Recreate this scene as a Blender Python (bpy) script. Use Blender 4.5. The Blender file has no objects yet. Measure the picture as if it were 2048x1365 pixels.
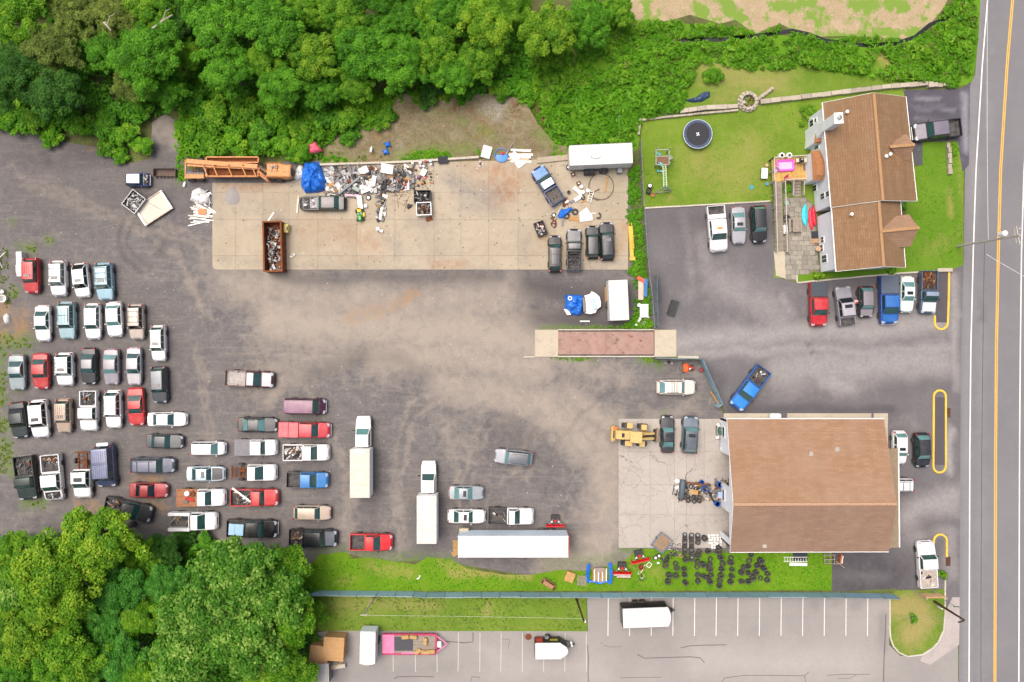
import bpy,bmesh,math,random
import numpy as np
from mathutils import Vector,Matrix
R = math.radians
random.seed(7); np.random.seed(7)
SC = bpy.context.scene
COL = SC.collection
# ---------------------------------------------------------------- camera, sky, sun, exposure
H = 92.0            # drone altitude in metres
S = 0.065           # metres on the ground per photo pixel (2048 px wide)
cam = bpy.data.cameras.new('camera'); cam_o = bpy.data.objects.new('camera',cam); COL.objects.link(cam_o)
cam_o.location = (0,0,H); cam_o.rotation_euler = (0,0,0)
cam.sensor_width = 36; cam.lens = 36 * H / (2048 * S); cam.clip_start = 1; cam.clip_end = 2000
SC.camera = cam_o
SUN_EL,SUN_AZ = 70,140      # azimuth measured counter-clockwise from +X
world = bpy.data.worlds.new('World'); SC.world = world; world.use_nodes = True
wn = world.node_tree.nodes; wl = world.node_tree.links
sky = wn.new('ShaderNodeTexSky'); sky.sky_type = 'NISHITA'; sky.sun_disc = False
sky.sun_elevation = R(SUN_EL); sky.sun_rotation = R(90 - SUN_AZ); sky.dust_density = 8; sky.air_density = 0.7; sky.ozone_density = 0.2
wn['Background'].inputs[1].default_value = 0.14
wl.new(sky.outputs[0],wn['Background'].inputs[0])
sun = bpy.data.lights.new('sun','SUN'); sun_o = bpy.data.objects.new('sun',sun); COL.objects.link(sun_o)
sun.energy = 1.3; sun.angle = R(50); sun.color = (1,.95,.88)
sun_o.rotation_euler = (R(90 - SUN_EL),0,R(SUN_AZ + 90)); sun_o.location = (-30,40,80)
vs = SC.view_settings; vs.view_transform = 'Standard'; vs.look = 'None'; vs.gamma = 1; vs.exposure = 0.54; vs.use_curve_mapping = False

# ---------------------------------------------------------------- helpers
def U(px,py,h=0.0):
    """photo pixel -> plan position of a point that stands h metres above the ground"""
    k = S * (1 - h / H)
    return ((px - 1024) * k,(682.5 - py) * k)
def V3(px,py,h=0.0):
    x,y = U(px,py,h); return (x,y,h)
def lin(c):
    c = c / 255.0
    return c / 12.92 if c <= .04045 else ((c + .055) / 1.055) ** 2.4
def rgb(r,g,b): return (lin(r),lin(g),lin(b),1)
def hx(s): s = s.lstrip('#'); return rgb(int(s[0:2],16),int(s[2:4],16),int(s[4:6],16))
_M = {}
def nodes_of(m):
    m.use_nodes = True; nt = m.node_tree; b = nt.nodes['Principled BSDF']; return nt,nt.nodes,nt.links,b
def mixc(nt,fac,a,b,mode='MIX'):
    n = nt.nodes.new('ShaderNodeMix'); n.data_type = 'RGBA'; n.blend_type = mode; n.clamp_factor = True
    for i,v in ((0,fac),(6,a),(7,b)):
        if hasattr(v,'is_linked') or hasattr(v,'links'): nt.links.new(v,n.inputs[i])
        else: n.inputs[i].default_value = v
    return n.outputs[2]
def noise(nt,scale,detail=4,rough=.55,vec=None,dist=0):
    n = nt.nodes.new('ShaderNodeTexNoise'); n.inputs['Scale'].default_value = scale; n.inputs['Detail'].default_value = detail
    n.inputs['Roughness'].default_value = rough; n.inputs['Distortion'].default_value = dist
    if vec is not None: nt.links.new(vec,n.inputs['Vector'])
    return n.outputs[0]
def ramp(nt,fac,lo,hi,a=0.0,b=1.0):
    n = nt.nodes.new('ShaderNodeMapRange'); n.inputs[1].default_value = lo; n.inputs[2].default_value = hi
    n.inputs[3].default_value = a; n.inputs[4].default_value = b; nt.links.new(fac,n.inputs[0]); return n.outputs[0]
def math_(nt,op,a,b=0.0):
    n = nt.nodes.new('ShaderNodeMath'); n.operation = op
    for i,v in ((0,a),(1,b)):
        if isinstance(v,(int,float)): n.inputs[i].default_value = v
        else: nt.links.new(v,n.inputs[i])
    return n.outputs[0]
def wpos(nt):
    return nt.nodes.new('ShaderNodeNewGeometry').outputs['Position']
def opos(nt):
    return nt.nodes.new('ShaderNodeTexCoord').outputs['Object']
def attr(nt,name):
    n = nt.nodes.new('ShaderNodeAttribute'); n.attribute_name = name; return n.outputs['Fac']
def bump(nt,b,h,strength=.3,dist=.02):
    n = nt.nodes.new('ShaderNodeBump'); n.inputs['Strength'].default_value = strength; n.inputs['Distance'].default_value = dist
    nt.links.new(h,n.inputs['Height']); nt.links.new(n.outputs[0],b.inputs['Normal'])
def mat(key,col=None,rough=.7,metal=0.0,var=.18,scale=2.5,coat=0.0,spec=.4,rust=0.0,bumps=0.0,objvar=0.0,dust=0.0):
    """everyday material: colour with cloudy variation, optional rust and dust"""
    if key in _M: return _M[key]
    m = bpy.data.materials.new(key); nt,N,L,b = nodes_of(m)
    vec = opos(nt)
    n1 = noise(nt,scale,5,.6,vec)
    c = mixc(nt,ramp(nt,n1,.3,.75),tuple(x * (1 - var) for x in col[:3]) + (1,),tuple(min(1,x * (1 + var)) for x in col[:3]) + (1,))
    if rust:
        n2 = noise(nt,scale * 1.7,6,.65,vec)
        c = mixc(nt,ramp(nt,n2,.62 - rust * .35,.72 - rust * .3),c,(0.13,0.048,0.018,1))
    if dust:
        n3 = noise(nt,1.3,4,.6,vec)
        c = mixc(nt,ramp(nt,n3,.35,.8,0,dust),c,(.32,.29,.25,1))
    if objvar:
        oi = N.new('ShaderNodeObjectInfo'); c = mixc(nt,1.0,c,mixc(nt,oi.outputs['Random'],(1 - objvar,) * 3 + (1,),(1 + objvar * .4,) * 3 + (1,)),'MULTIPLY')
    L.new(c,b.inputs['Base Color']); b.inputs['Roughness'].default_value = rough; b.inputs['Metallic'].default_value = metal
    b.inputs['Specular IOR Level'].default_value = spec; b.inputs['Coat Weight'].default_value = coat; b.inputs['Coat Roughness'].default_value = .12
    if bumps: bump(nt,b,noise(nt,scale * 6,4,.6,vec),bumps,.02)
    _M[key] = m; return m
def paint(hexs,rough=.32,metal=.15,dust=.10):
    c = hx(hexs)[:3]; k = .96 if min(c) > .5 else .5 if max(c) < .12 else .8; d = dust + .07 * (int(hexs,16) % 4)     # every colour its own amount of road dust
    return mat('paint_' + hexs,tuple(min(x * k,.70) for x in c) + (1,),rough=rough,metal=metal,var=.09,scale=1.4,coat=.35,spec=.5,dust=d * (.35 if max(c) < .12 else 1))
def simple(hexs,rough=.7,**k):
    return mat('m_%s_%s_%s' % (hexs,rough,'_'.join('%s%s' % i for i in sorted(k.items()))),hx(hexs),rough=rough,**k)

class MB:
    """collects boxes, tubes and plates and links them as ONE mesh object"""
    def __init__(s): s.v = []; s.f = []; s.mi = []; s.m = 0; s.T = None
    def add(s,vs,fs):
        o = len(s.v)
        if s.T is not None: vs = [tuple(s.T @ Vector(p)) for p in vs]
        s.v += [tuple(p) for p in vs]; s.f += [tuple(i + o for i in f) for f in fs]; s.mi += [s.m] * len(fs); return s
    def at(s,loc=(0,0,0),rz=0,ry=0,rx=0):
        s.T = Matrix.Translation(loc) @ Matrix.Rotation(rz,4,'Z') @ Matrix.Rotation(ry,4,'Y') @ Matrix.Rotation(rx,4,'X'); return s
    def off(s): s.T = None; return s
    def box(s,c,d,rz=0,ry=0,rx=0,taper=1.0):
        M = Matrix.Translation(c) @ Matrix.Rotation(rz,4,'Z') @ Matrix.Rotation(ry,4,'Y') @ Matrix.Rotation(rx,4,'X')
        x,y,z = d[0] / 2,d[1] / 2,d[2] / 2; t = taper
        P = [(-x,-y,-z),(x,-y,-z),(x,y,-z),(-x,y,-z),(-x * t,-y * t,z),(x * t,-y * t,z),(x * t,y * t,z),(-x * t,y * t,z)]
        return s.add([M @ Vector(p) for p in P],[(3,2,1,0),(4,5,6,7),(0,1,5,4),(1,2,6,5),(2,3,7,6),(3,0,4,7)])
    def bbox(s,c,d,b=.03,rz=0,ry=0,rx=0):
        """box with chamfered top edges and corners"""
        M = Matrix.Translation(c) @ Matrix.Rotation(rz,4,'Z') @ Matrix.Rotation(ry,4,'Y') @ Matrix.Rotation(rx,4,'X')
        x,y,z = d[0] / 2,d[1] / 2,d[2] / 2
        ring = lambda a,q,zz: [(-a + b,-q,zz),(a - b,-q,zz),(a,-q + b,zz),(a,q - b,zz),(a - b,q,zz),(-a + b,q,zz),(-a,q - b,zz),(-a,-q + b,zz)]
        P = ring(x,y,-z) + ring(x,y,z - b) + ring(x - b,y - b,z)
        F = [tuple(range(7,-1,-1)),tuple(range(16,24))]
        for k in (0,8):
            for i in range(8): F.append((k + i,k + (i + 1) % 8,k + 8 + (i + 1) % 8,k + 8 + i))
        return s.add([M @ Vector(p) for p in P],F)
    def prism(s,pts,z0,z1):
        n = len(pts)
        a = sum(pts[i][0] * pts[(i + 1) % n][1] - pts[(i + 1) % n][0] * pts[i][1] for i in range(n))
        if a < 0: pts = pts[::-1]
        P = [(p[0],p[1],z0) for p in pts] + [(p[0],p[1],z1) for p in pts]
        return s.add(P,[tuple(range(n - 1,-1,-1)),tuple(range(n,2 * n))] + [(i,(i + 1) % n,n + (i + 1) % n,n + i) for i in range(n)])
    def cyl(s,a,b,r,n=10,r2=None,cap=True):
        a = Vector(a); b = Vector(b); d = (b - a).normalized(); r2 = r if r2 is None else r2
        u = d.orthogonal().normalized(); w = d.cross(u)
        P = []; 
        for c,q in ((a,r),(b,r2)):
            for i in range(n):
                t = 2 * math.pi * i / n; P.append(c + u * (q * math.cos(t)) + w * (q * math.sin(t)))
        F = [(i,(i + 1) % n,n + (i + 1) % n,n + i) for i in range(n)]
        if cap: F += [tuple(range(n - 1,-1,-1)),tuple(range(n,2 * n))]
        return s.add(P,F)
    def tube(s,pts,r,n=6,closed=False):
        pts = [Vector(p) for p in pts]; m = len(pts); P = []; 
        rr = r if isinstance(r,(list,tuple)) else [r] * m
        ref = None
        for i,p in enumerate(pts):
            d = (pts[(i + 1) % m] - pts[i - 1]) if closed else (pts[min(i + 1,m - 1)] - pts[max(i - 1,0)])
            d.normalize()
            if ref is None: ref = d.orthogonal().normalized()
            u = (ref - d * ref.dot(d)); u = u.normalized() if u.length > 1e-5 else d.orthogonal().normalized(); ref = u; w = d.cross(u)
            for k in range(n):
                t = 2 * math.pi * k / n; P.append(p + u * (rr[i] * math.cos(t)) + w * (rr[i] * math.sin(t)))
        F = []
        for i in range(m if closed else m - 1):
            j = (i + 1) % m
            for k in range(n): F.append((i * n + k,i * n + (k + 1) % n,j * n + (k + 1) % n,j * n + k))
        if not closed: F += [tuple(range(n - 1,-1,-1)),tuple(range((m - 1) * n,m * n))]
        return s.add(P,F)
    def lathe(s,prof,n=16,c=(0,0,0),closed=False):
        P = []; m = len(prof)
        for r,z in prof:
            for k in range(n):
                t = 2 * math.pi * k / n; P.append((c[0] + r * math.cos(t),c[1] + r * math.sin(t),c[2] + z))
        F = []
        for i in range(m if closed else m - 1):
            j = (i + 1) % m
            for k in range(n): F.append((i * n + k,i * n + (k + 1) % n,j * n + (k + 1) % n,j * n + k))
        if not closed:
            if prof[0][0] > 1e-4: F.append(tuple(range(n - 1,-1,-1)))
            if prof[-1][0] > 1e-4: F.append(tuple(range((m - 1) * n,m * n)))
        return s.add(P,F)
    def patch(s,P,thick=0.0):
        """grid of points P[i][j]"""
        a,b = len(P),len(P[0])
        vs = [p for row in P for p in row]
        F = [(i * b + j,i * b + j + 1,(i + 1) * b + j + 1,(i + 1) * b + j) for i in range(a - 1) for j in range(b - 1)]
        s.add(vs,F)
        if thick:
            s.add([(p[0],p[1],p[2] - thick) for p in vs],[f[::-1] for f in F])
            ring = [j for j in range(b)] + [i * b + b - 1 for i in range(1,a)] + [(a - 1) * b + j for j in range(b - 2,-1,-1)] + [i * b for i in range(a - 2,0,-1)]
            n = len(ring)
            s.add([vs[i] for i in ring] + [(vs[i][0],vs[i][1],vs[i][2] - thick) for i in ring],[((i + 1) % n,i,n + i,n + (i + 1) % n) for i in range(n)])
        return s
    def mesh(s,name,smooth=None):
        me = bpy.data.meshes.new(name); me.from_pydata(s.v,[],s.f)
        if any(s.mi): me.polygons.foreach_set('material_index',s.mi)
        bm = bmesh.new(); bm.from_mesh(me); bmesh.ops.recalc_face_normals(bm,faces=bm.faces) if len(bm.faces) < 60000 else None; bm.to_mesh(me); bm.free()
        if smooth is not None:
            me.polygons.foreach_set('use_smooth',[True] * len(me.polygons)); me.set_sharp_from_angle(angle=R(smooth))
        return me
    def build(s,name,mats,parent=None,smooth=None,loc=(0,0,0),rz=0):
        return link(name,s.mesh(name,smooth),mats,parent,loc,rz)
def link(name,me,mats,parent=None,loc=(0,0,0),rz=0):
    o = bpy.data.objects.new(name,me); COL.objects.link(o)
    if not isinstance(mats,(list,tuple)): mats = [mats]
    if len(me.materials) == 0:
        for m in mats: me.materials.append(m)
    elif len(me.materials) == len(mats):
        for i,m in enumerate(mats):
            if me.materials[i] != m: o.material_slots[i].link = 'OBJECT'; o.material_slots[i].material = m
    o.parent = parent; o.location = loc; o.rotation_euler = (0,0,rz); return o
def tag(o,label,cat,group=None,kind=None):
    o['label'] = label; o['category'] = cat
    if group: o['group'] = group
    if kind: o['kind'] = kind
    return o
def thing(name,label,cat,px=None,py=None,rz=0,group=None,z=0.0,loc=None):
    o = bpy.data.objects.new(name,None); COL.objects.link(o); o.empty_display_size = .2
    if loc is None: x,y = U(px,py,z); loc = (x,y,z)
    o.location = loc; o.rotation_euler = (0,0,rz); return tag(o,label,cat,group)
def setting(o,label,cat): return tag(o,label,cat,kind='structure')

# numpy value noise in pixel space
_rng = np.random.RandomState(11); _NT = _rng.rand(256,256)
def vnoise(x,y):
    xi = np.floor(x).astype(int); yi = np.floor(y).astype(int); fx = x - xi; fy = y - yi
    fx = fx * fx * (3 - 2 * fx); fy = fy * fy * (3 - 2 * fy)
    g = lambda a,b: _NT[a % 256,b % 256]
    return (g(xi,yi) * (1 - fx) + g(xi + 1,yi) * fx) * (1 - fy) + (g(xi,yi + 1) * (1 - fx) + g(xi + 1,yi + 1) * fx) * fy
def fbm(x,y,s,o=4):
    a = 0; w = .5
    for k in range(o): a = a + w * vnoise(x / s + 17 * k,y / s + 31 * k); s /= 2; w /= 2
    return a / (1 - .5 ** o)
def dseg(X,Y,pts):
    d = np.full(X.shape,1e9)
    if len(pts) == 1: return np.hypot(X - pts[0][0],Y - pts[0][1])
    for (ax,ay),(bx,by) in zip(pts[:-1],pts[1:]):
        vx,vy = bx - ax,by - ay; L2 = vx * vx + vy * vy + 1e-9
        t = np.clip(((X - ax) * vx + (Y - ay) * vy) / L2,0,1)
        d = np.minimum(d,np.hypot(X - ax - t * vx,Y - ay - t * vy))
    return d
def strokes(X,Y,lst,warp=14):
    wx = X + (fbm(X,Y,60) - .5) * warp * 2; wy = Y + (fbm(X + 99,Y + 45,60) - .5) * warp * 2
    m = np.zeros(X.shape)
    for pts,w,a in lst: m = np.maximum(m,a * np.exp(-(dseg(wx,wy,pts) / w) ** 2))
    return m
def inpoly(X,Y,poly):
    r = np.zeros(X.shape,bool); n = len(poly)
    for i in range(n):
        (x0,y0),(x1,y1) = poly[i],poly[(i + 1) % n]
        if y0 == y1: continue
        c = ((y0 > Y) != (y1 > Y)) & (X < (x1 - x0) * (Y - y0) / (y1 - y0) + x0); r ^= c
    return r
def sheet(name,poly,z,m,res=None,attrs=None,thick=0.0,parent=None,zfun=None):
    """flat piece of ground, outline given in photo pixels, cut into a grid so that wear masks can be stored on it"""
    bm = bmesh.new()
    vs = [bm.verts.new(U(p[0],p[1]) + (0,)) for p in poly]
    f = bm.faces.new(vs); bmesh.ops.recalc_face_normals(bm,faces=[f])
    if f.normal.z < 0: f.normal_flip()
    bmesh.ops.triangulate(bm,faces=bm.faces[:])
    if res:
        xs = [v.co.x for v in bm.verts]; ys = [v.co.y for v in bm.verts]
        for ax,lo,hi in ((0,min(xs),max(xs)),(1,min(ys),max(ys))):
            c = math.ceil(lo / res) * res + .013
            while c < hi:
                no = (1,0,0) if ax == 0 else (0,1,0); co = (c,0,0) if ax == 0 else (0,c,0)
                bmesh.ops.bisect_plane(bm,geom=bm.verts[:] + bm.edges[:] + bm.faces[:],plane_co=co,plane_no=no); c += res
    if thick:
        r = bmesh.ops.extrude_face_region(bm,geom=bm.faces[:])
        bmesh.ops.translate(bm,verts=[g for g in r['geom'] if isinstance(g,bmesh.types.BMVert)],vec=(0,0,thick))
        bmesh.ops.recalc_face_normals(bm,faces=bm.faces)
    me = bpy.data.meshes.new(name); bm.to_mesh(me); bm.free()
    n = len(me.vertices); co = np.empty(n * 3); me.vertices.foreach_get('co',co); co = co.reshape(-1,3)
    PX = co[:,0] / S + 1024; PY = 682.5 - co[:,1] / S
    if attrs:
        for k,fn in attrs.items():
            a = me.attributes.new(k,'FLOAT','POINT'); a.data.foreach_set('value',np.clip(fn(PX,PY),0,1).astype(np.float32))
    if zfun is not None:
        co[:,2] += zfun(PX,PY); me.vertices.foreach_set('co',co.reshape(-1)); me.update()
    o = link(name,me,m,parent,(0,0,z)); return o
def along(a,b,t): return tuple(x + (y - x) * t for x,y in zip(a,b))
# ================================================================ SETTING: ground, yard, lots, road
def m_earth():
    m = bpy.data.materials.new('earth'); nt,N,L,b = nodes_of(m); w = wpos(nt)
    c = mixc(nt,ramp(nt,noise(nt,.5,6,.6,w),.35,.65),hx('4a4030'),hx('5c6b2c'))
    c = mixc(nt,ramp(nt,noise(nt,3.0,4,.6,w),.45,.7,0,.7),c,hx('3c4a1c'))
    L.new(c,b.inputs['Base Color']); b.inputs['Roughness'].default_value = .95; bump(nt,b,noise(nt,5,4,.6,w),.6,.05); return m
def m_yard():
    m = bpy.data.materials.new('yard_gravel'); nt,N,L,b = nodes_of(m); w = wpos(nt)
    big = noise(nt,.09,5,.6,w); mid = noise(nt,.8,5,.65,w,.6); fine = noise(nt,9,3,.7,w)
    c = mixc(nt,ramp(nt,big,.3,.7),hx('625f62'),hx('73706f'))
    c = mixc(nt,ramp(nt,mid,.35,.7,0,.55),c,hx('8a847f'))
    gr2 = noise(nt,2.6,5,.8,w,.3)
    c = mixc(nt,ramp(nt,gr2,.38,.62,.34,0),c,hx('4a4846'))
    ms = N.new('ShaderNodeMapping'); ms.inputs['Rotation'].default_value = (0,0,.35); ms.inputs['Scale'].default_value = (.12,1.1,1); L.new(w,ms.inputs['Vector'])
    c = mixc(nt,ramp(nt,noise(nt,1.0,5,.7,ms.outputs[0],1.5),.52,.72,0,.45),c,hx('948b82'))
    da = math_(nt,'ADD',attr(nt,'dirt'),ramp(nt,mid,.2,.8,-.3,.3))
    c = mixc(nt,ramp(nt,da,.05,1.0),c,hx('a0968a'))
    c = mixc(nt,math_(nt,'MULTIPLY',attr(nt,'warm'),ramp(nt,mid,.35,.6)),c,hx('a07e58'))
    dk = math_(nt,'MULTIPLY',attr(nt,'dark'),ramp(nt,mid,.2,.65,.35,1))
    c = mixc(nt,dk,c,hx('403d3e'))
    gr = math_(nt,'MULTIPLY',attr(nt,'moss'),ramp(nt,noise(nt,2.2,4,.7,w),.38,.58))
    c = mixc(nt,gr,c,hx('5d7a2a'))
    # individual pale stones and dark grit
    vo = N.new('ShaderNodeTexVoronoi'); vo.inputs['Scale'].default_value = 2.6; vo.inputs['Randomness'].default_value = 1; L.new(w,vo.inputs['Vector'])
    st = math_(nt,'LESS_THAN',vo.outputs['Distance'],.075)
    st = math_(nt,'MULTIPLY',st,ramp(nt,noise(nt,.25,3,.6,w),.42,.6))
    c = mixc(nt,math_(nt,'MULTIPLY',st,.8),c,hx('c8c2bc'))
    c = mixc(nt,ramp(nt,fine,.3,.72,0,1),mixc(nt,.38,c,(0.03,.03,.03,1)),c)
    L.new(c,b.inputs['Base Color']); b.inputs['Roughness'].default_value = .95; b.inputs['Specular IOR Level'].default_value = .2
    bump(nt,b,fine,.35,.03); return m
def m_asphalt(key,c0,c1,pale,speck=.25,mott=.22):
    m = bpy.data.materials.new(key); nt,N,L,b = nodes_of(m); w = wpos(nt)
    big = noise(nt,.12,5,.6,w); mid = noise(nt,.7,6,.65,w,.4); fine = noise(nt,12,3,.7,w)
    c = mixc(nt,ramp(nt,big,.3,.7),hx(c0),hx(c1))
    pl = math_(nt,'ADD',attr(nt,'pale'),ramp(nt,mid,.3,.75,-.12,.2))
    c = mixc(nt,ramp(nt,pl,.05,.9),c,hx(pale))
    c = mixc(nt,math_(nt,'MULTIPLY',attr(nt,'dark'),ramp(nt,mid,.25,.65,.45,1)),c,hx('3d3a3e'))
    vo = N.new('ShaderNodeTexVoronoi'); vo.inputs['Scale'].default_value = 1.1; L.new(w,vo.inputs['Vector'])
    c = mixc(nt,math_(nt,'MULTIPLY',math_(nt,'LESS_THAN',vo.outputs['Distance'],.07),ramp(nt,big,.5,.6,0,.45)),c,hx('3b393c'))
    c = mixc(nt,ramp(nt,noise(nt,2.4,5,.8,w),.4,.62,mott,0),c,hx('4a484a'))
    c = mixc(nt,ramp(nt,fine,.3,.7,speck,0),c,(.03,.03,.035,1))
    L.new(c,b.inputs['Base Color']); b.inputs['Roughness'].default_value = .9; b.inputs['Specular IOR Level'].default_value = .25
    bump(nt,b,fine,.2,.01); return m
def m_concrete(key,c0,c1,stain,crack=0.0,objvar=.1):
    m = bpy.data.materials.new(key); nt,N,L,b = nodes_of(m); w = wpos(nt)
    big = noise(nt,.18,5,.6,w); mid = noise(nt,1.1,6,.65,w,.8); fine = noise(nt,7,4,.7,w)
    c = mixc(nt,ramp(nt,big,.3,.72),hx(c0),hx(c1))
    c = mixc(nt,ramp(nt,mid,.5,.8,0,.55),c,hx(stain))
    gs = noise(nt,.55,6,.6,w,1.2)
    c = mixc(nt,ramp(nt,gs,.58,.72,0,.4),c,hx('8d8884'))
    c = mixc(nt,math_(nt,'MULTIPLY',attr(nt,'grey'),ramp(nt,mid,.3,.6,.3,1)),c,hx('7f7a76'))
    c = mixc(nt,math_(nt,'MULTIPLY',attr(nt,'rusty'),ramp(nt,mid,.35,.65,.2,1)),c,hx('9a6c46'))
    sp = noise(nt,3.2,3,.5,w,.5)
    c = mixc(nt,ramp(nt,sp,.70,.76,0,.6),c,hx('5d5146'))
    if crack:
        wv = N.new('ShaderNodeVectorMath'); wv.operation = 'MULTIPLY_ADD'; n3 = N.new('ShaderNodeTexNoise'); n3.inputs['Scale'].default_value = .9; L.new(w,n3.inputs['Vector'])
        L.new(n3.outputs['Color'],wv.inputs[0]); wv.inputs[1].default_value = (1.6,1.6,0); L.new(w,wv.inputs[2])
        for sc,wd in ((.26,.004),(.62,.006)):
            vo = N.new('ShaderNodeTexVoronoi'); vo.feature = 'DISTANCE_TO_EDGE'; vo.inputs['Scale'].default_value = sc; L.new(wv.outputs[0],vo.inputs['Vector'])
            k = math_(nt,'LESS_THAN',vo.outputs['Distance'],wd)
            if sc > .5: k = math_(nt,'MULTIPLY',k,attr(nt,'cracked'))
            c = mixc(nt,math_(nt,'MULTIPLY',k,crack),c,hx('6a635a'))
    c = mixc(nt,ramp(nt,fine,.3,.7,.22,0),c,hx('6f675d'))
    oi = N.new('ShaderNodeObjectInfo')
    c = mixc(nt,1.0,c,mixc(nt,oi.outputs['Random'],(1 - objvar,) * 3 + (1,),(1,1,1,1)),'MULTIPLY')
    L.new(c,b.inputs['Base Color']); b.inputs['Roughness'].default_value = .9; b.inputs['Specular IOR Level'].default_value = .25
    bump(nt,b,fine,.2,.01); return m
def m_lawn(key,c0,c1,dry,dryamt=.35):
    m = bpy.data.materials.new(key); nt,N,L,b = nodes_of(m); w = wpos(nt)
    big = noise(nt,.16,6,.65,w,.5); mid = noise(nt,1.0,6,.7,w); fine = noise(nt,8,4,.75,w)
    c = mixc(nt,ramp(nt,big,.32,.68),hx(c0),hx(c1))
    dr = math_(nt,'ADD',attr(nt,'dry'),ramp(nt,mid,.3,.8,-.15,dryamt))
    c = mixc(nt,ramp(nt,dr,.1,.9),c,hx(dry))
    c = mixc(nt,ramp(nt,fine,.35,.65,.5,0),c,mixc(nt,.6,c,(.01,.02,.003,1)))
    c = mixc(nt,ramp(nt,noise(nt,3.5,3,.6,w),.62,.72,0,.45),c,hx('3f5c14'))
    L.new(c,b.inputs['Base Color']); b.inputs['Roughness'].default_value = .9; b.inputs['Specular IOR Level'].default_value = .15
    bump(nt,b,fine,.8,.05); return m
def m_sand():
    m = bpy.data.materials.new('sandy_soil'); nt,N,L,b = nodes_of(m); w = wpos(nt)
    mid = noise(nt,.5,6,.7,w,1.0); fine = noise(nt,4,4,.7,w)
    c = mixc(nt,ramp(nt,mid,.3,.7),hx('9a8a6e'),hx('b4a68c'))
    c = mixc(nt,ramp(nt,noise(nt,1.6,6,.8,w,2.5),.42,.62,.6,0),c,hx('8f7a58'))
    g = math_(nt,'ADD',attr(nt,'green'),ramp(nt,noise(nt,.7,6,.7,w),.4,.66,-.2,.72))
    c = mixc(nt,ramp(nt,g,.3,.65),c,hx('6a8a30'))
    c = mixc(nt,ramp(nt,fine,.3,.7,.25,0),c,hx('6b5a3c'))
    L.new(c,b.inputs['Base Color']); b.inputs['Roughness'].default_value = .95; bump(nt,b,fine,.5,.05); return m
def m_dirtbank():
    m = bpy.data.materials.new('bare_bank_soil'); nt,N,L,b = nodes_of(m); w = wpos(nt)
    mid = noise(nt,.6,6,.7,w,1.2); fine = noise(nt,5,5,.75,w,.6)
    c = mixc(nt,ramp(nt,mid,.35,.68),hx('77664c'),hx('978a72'))
    c = mixc(nt,ramp(nt,noise(nt,.35,5,.7,w,.8),.55,.68,0,.8),c,hx('8a5c38'))
    c = mixc(nt,math_(nt,'MULTIPLY',attr(nt,'green'),ramp(nt,fine,.35,.6)),c,hx('6c8434'))
    c = mixc(nt,attr(nt,'ash'),c,hx('a6a09a'))
    c = mixc(nt,ramp(nt,noise(nt,1.8,6,.8,w,1.5),.5,.62,0,.75),c,hx('5e7a2c'))
    c = mixc(nt,ramp(nt,fine,.3,.65,.7,0),c,hx('43372a'))
    L.new(c,b.inputs['Base Color']); b.inputs['Roughness'].default_value = .95; bump(nt,b,fine,.8,.06); return m

EARTH = m_earth(); YARD = m_yard()
zero = lambda X,Y: X * 0
ground = sheet('ground',[(-2600,-2600),(4600,-2600),(4600,4000),(-2600,4000)],0,EARTH)
setting(ground,'dark soil under the trees all around the yard','ground')

dirt_s = [([(470,570),(640,600),(860,610),(1010,590)],52,.75),([(560,640),(760,655),(960,665),(1060,680)],60,.95),([(760,720),(920,700),(1070,735)],45,.85),
          ([(900,760),(1020,790),(1120,830),(1200,900),(1215,1000),(1195,1090)],48,.8),([(1150,790),(1225,850),(1228,900)],26,.8),([(520,770),(600,730),(690,700)],40,.5),
          ([(1110,720),(1180,745),(1250,760)],28,.5),([(1160,1090),(1215,1075),(1190,1120),(1100,1120)],30,.8),([(560,770),(540,800)],18,.6),
          ([(880,840),(930,900)],22,.35),([(905,1000),(905,840)],7,.28),([(945,1000),(945,850)],7,.28),([(700,1000),(690,1060),(700,1090)],22,.4),
          ([(790,940),(800,1090)],16,.3),([(455,455),(410,520),(440,560)],22,.4),([(1000,560),(1010,640)],20,.35),([(300,260),(330,245),(345,280)],24,.6),([(1380,810),(1330,830),(1300,820)],16,.4)]
for tr_ in ([(1250,690),(1130,720),(1020,790),(930,900),(900,1010)],[(1240,760),(1120,800),(1060,870),(1040,960)],[(430,560),(560,620),(760,650),(1000,660),(1060,690)],[(560,740),(680,720),(860,700),(1060,690)],[(1210,1080),(1200,950),(1170,850),(1060,740),(900,650)],[(700,1060),(690,960),(660,850),(600,760),(480,680)],[(400,700),(420,860),(430,1000)],[(120,400),(260,440),(360,520),(420,640)],[(30,360),(200,420),(380,470),(420,560)],[(800,1100),(790,960),(830,820),(960,720)]):
    for o_ in (-10,10): dirt_s.append(([(x + o_ * .7,y + o_) for x,y in tr_],5.5,.36))
dark_s = [[([(x + 3,y + 2) for x,y in ([(1230,780),(1150,830),(1100,900),(1080,1000)])],4,.35)][0],([(1000,1080),(1130,1070),(1150,1110)],12,.3),([(980,830),(1060,850),(1130,930)],5,.3),([(960,850),(1040,870),(1110,950)],5,.3),([(1060,570),(1180,590),(1250,600),(1240,650),(1080,640)],30,.75),([(20,300),(120,330),(200,300),(330,330)],36,.4),([(85,310),(95,320)],20,.7),([(250,440),(235,480),(250,520),(285,545)],5,.55),
          ([(270,440),(252,480),(268,512),(305,535)],5,.5),([(330,490),(322,500)],9,.6),([(620,745),(720,715),(800,720),(845,740)],18,.3),([(1000,860),(1060,880)],30,.25),([(60,700),(300,720),(300,900)],110,.2),([(40,380),(220,400),(330,380)],70,.25),
          ([(570,560),(800,552),(1000,555)],14,.45),([(640,850),(650,1050)],22,.25),([(720,880),(745,1030)],20,.3),([(850,1000),(850,1100)],34,.3),([(100,590),(300,600)],26,.25)]
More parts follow.
